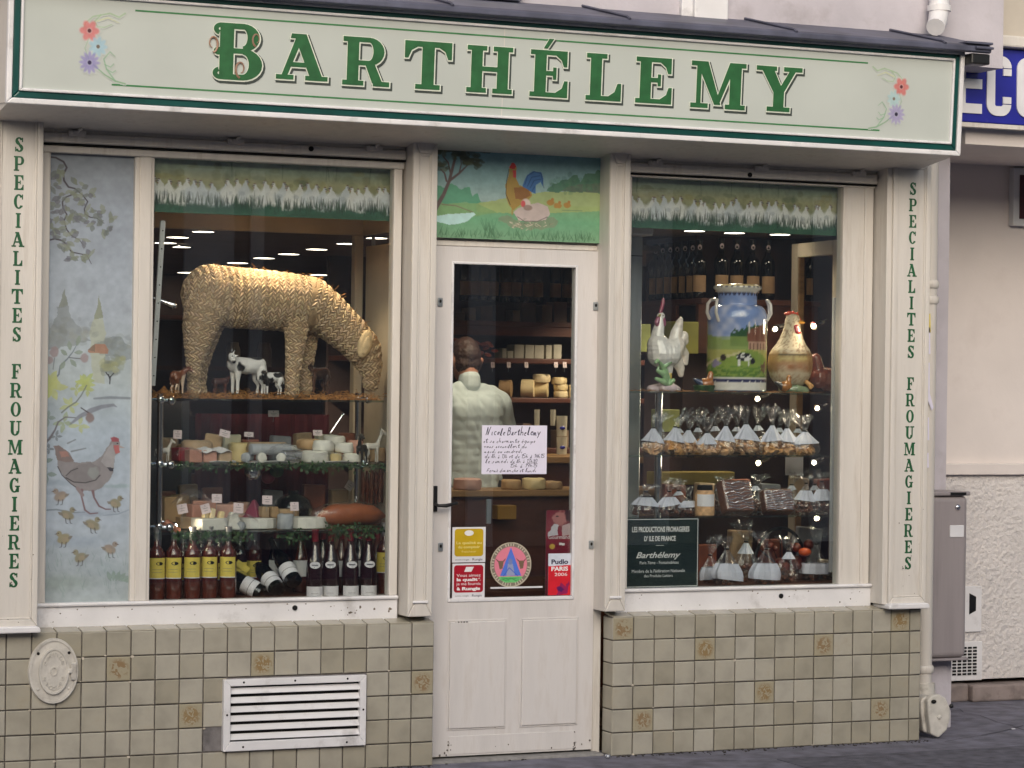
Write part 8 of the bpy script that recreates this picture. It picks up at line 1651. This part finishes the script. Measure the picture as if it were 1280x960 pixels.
def packet(u, z, y, w, h, mt, label, rot=0):
    k = mpp(u, y); x = px(u, 560, y); b = MB(); b.obox((x, y, z + h * k / 2), (w * k, .05, h * k), Matrix.Rotation(R_(rot), 3, 'Z') @ Matrix.Rotation(R_(random.uniform(-6, 6)), 3, 'Y')); shake(b, .005, int(u), 30); own('wrapped_packet', b, mt, label, 'packet', bevel=.008)
for i, (u, y, w, h, mt) in enumerate(((212, .60, 22, 30, 0), (288, .62, 24, 34, 3), (312, .64, 22, 28, 2), (350, .64, 26, 32, 1), (378, .64, 22, 36, 0), (405, .64, 24, 34, 3), (432, .64, 22, 36, 2))): packet(u, ZB + .001, y, w, h, PK[mt], 'wrapped packet at the back of the middle shelf, %s from the left' % names[i], random.uniform(-15, 15))
for i, (u, y, w, h, mt) in enumerate(((210, .66, 24, 44, 2), (236, .66, 24, 52, 0), (266, .66, 26, 48, 2), (340, .66, 24, 44, 1), (392, .66, 28, 50, 2), (424, .66, 24, 44, 0))): packet(u, ZC + .001, y, w, h, PK[mt], 'wrapped packet at the back of the lower shelf, %s from the left' % names[i], random.uniform(-15, 15))
for i, (u, y, w, h, mt) in enumerate(((842, .60, 30, 34, 2), (880, .60, 26, 36, 0), (925, .62, 28, 40, 2), (962, .62, 26, 34, 1), (998, .60, 26, 42, 0), (1030, .58, 24, 40, 2))): packet(u, RC + .001, y, w, h, PK[mt], 'wrapped packet at the back of the loaf shelf, %s from the left' % names[i], random.uniform(-15, 15))
for i, (u, y, w, h, mt) in enumerate(((880, .66, 34, 44, 2), (925, .68, 34, 60, 0), (965, .68, 30, 48, 2), (1010, .68, 34, 62, 1))): packet(u, ZD + .003, y, w, h, PK[mt], 'wrapped packet at the back of the right window floor, %s from the left' % names[i], random.uniform(-15, 15))
# a fly of dirt along the wall foot, litter and cracks in the pavement
b = MB()
for i in range(420):
    x = random.uniform(-.1, 4.65); y = -abs(random.gauss(0, .035)) - .002; r = random.uniform(.002, .007)
    if 1.98 < x < 2.9: y += .10
    b.ell((x, y, r * .4), (r * random.uniform(.8, 1.6), r, r * .6), 6, 4)
stuff(tag(b.build('wall_foot_dirt', M('grey_grit', (70, 66, 64), .95, .3, 60)), 'gritty dirt gathered along the foot of the tiles', 'dirt'))
own('crumpled_foil', shake((lambda b: b.ell((2.845, -.06, .011), (.014, .012, .011), 10, 7))(MB()), .005, 4, 120), m_foil, 'tiny crumpled foil scrap on the pavement by the door corner', 'litter', smooth=True)
for i, (x, y) in enumerate(((5.3, .2), (5.9, .7), (5.6, -.4))): own('paper_scrap', MB().box(x, x + .02, y, y + .012, .001, .004), m_paper, ['paper scrap on the pavement near the pier', 'paper scrap on the pavement by the recessed wall', 'paper scrap on the open pavement at right'][i], 'litter')
def crack(pts, w=.006):
    b = MB()
    for p, q in zip(pts, pts[1:]):
        d = Vector((q[0] - p[0], q[1] - p[1], 0)).normalized(); n_ = Vector((-d[1], d[0], 0)) * w * random.uniform(.5, 1.2) / 2; p3, q3 = Vector((p[0], p[1], .0035)), Vector((q[0], q[1], .0035)); b.add([p3 - n_, q3 - n_, q3 + n_, p3 + n_], [(0, 1, 2, 3)])
    structure(b.build('pavement_crack', m_dark))
def wob(x0, y0, x1, y1, n=14): return [(x0 + (x1 - x0) * t + random.uniform(-.02, .02), y0 + (y1 - y0) * t + random.uniform(-.02, .02)) for t in np.linspace(0, 1, n)]
crack(wob(4.7, -.1, 6.6, .9), .005); crack(wob(5.2, -.6, 5.5, 1.1), .004); crack(wob(2.9, -.30, 4.9, -.42), .004); crack(wob(0, -.35, 2.6, -.28), .004)
structure(MB().box(3.6, 5.6, -1.2, -.34, -.01, .003).build('pavement_patch', M('newer_asphalt_patch', (94, 93, 104), .9, .2, 14, 1., 170)))
# chipped paint and knocks on the woodwork, chips and cracks in the tiles
def chips(n, x0, x1, z0, z1, y, mat, parent, smin=.002, smax=.006, name='paint_chips'):
    b = MB()
    for i in range(n):
        x = random.uniform(x0, x1); z = random.uniform(z0, z1); r = random.uniform(smin, smax)
        b.prism([(x + r * math.cos(t) * random.uniform(.5, 1.5), z + r * math.sin(t) * random.uniform(.4, 1.2)) for t in np.linspace(0, 6.28, 8)[:-1]], y - .0004 - .00002 * i, y + .001)
    stuff(b.build(name, mat, parent))
m_chip = M('bare_wood_chip', (120, 108, 98), .9, .3, 40)
chips(26, .14, 1.80, .695, .76, .085, m_chip, wl_, .001, .004); chips(20, 2.96, 4.34, .695, .765, .085, m_chip, wr_, .001, .005); chips(8, 1.4, 1.8, .70, .74, .0845, m_chip, wl_, .003, .009)
chips(10, 4.40, 4.60, .70, 1.2, -.034, m_chip, sf, .001, .004); chips(8, -.07, .12, .70, 1.1, -.034, m_chip, sf, .001, .004); chips(14, 2.0, 2.83, .66, .75, y0, m_chip, door, .001, .003) if False else None
m_tchip = M('bare_tile_biscuit', (196, 186, 170), .9, .2, 40)
for k in range(18):
    c_ = random.randrange(0, 18); r_2 = random.randrange(0, 6); x = c_ * T + random.choice((.004, T - .004)); z = .66 - r_2 * T - random.choice((.005, T - .005))
    if not (.95 < x < 1.66 and .1 < z < .45): chips(1, x - .002, x + .002, z - .002, z + .002, -.0006, m_tchip, sf, .003, .008, 'tile_chip')
for k in range(14):
    c_ = random.randrange(0, 15); r_2 = random.randrange(0, 6); x = RX + c_ * T + random.choice((.004, T - .004)); z = .66 - r_2 * T - random.choice((.005, T - .005)); chips(1, x - .002, x + .002, z - .002, z + .002, -.0006, m_tchip, sf, .003, .008, 'tile_chip')
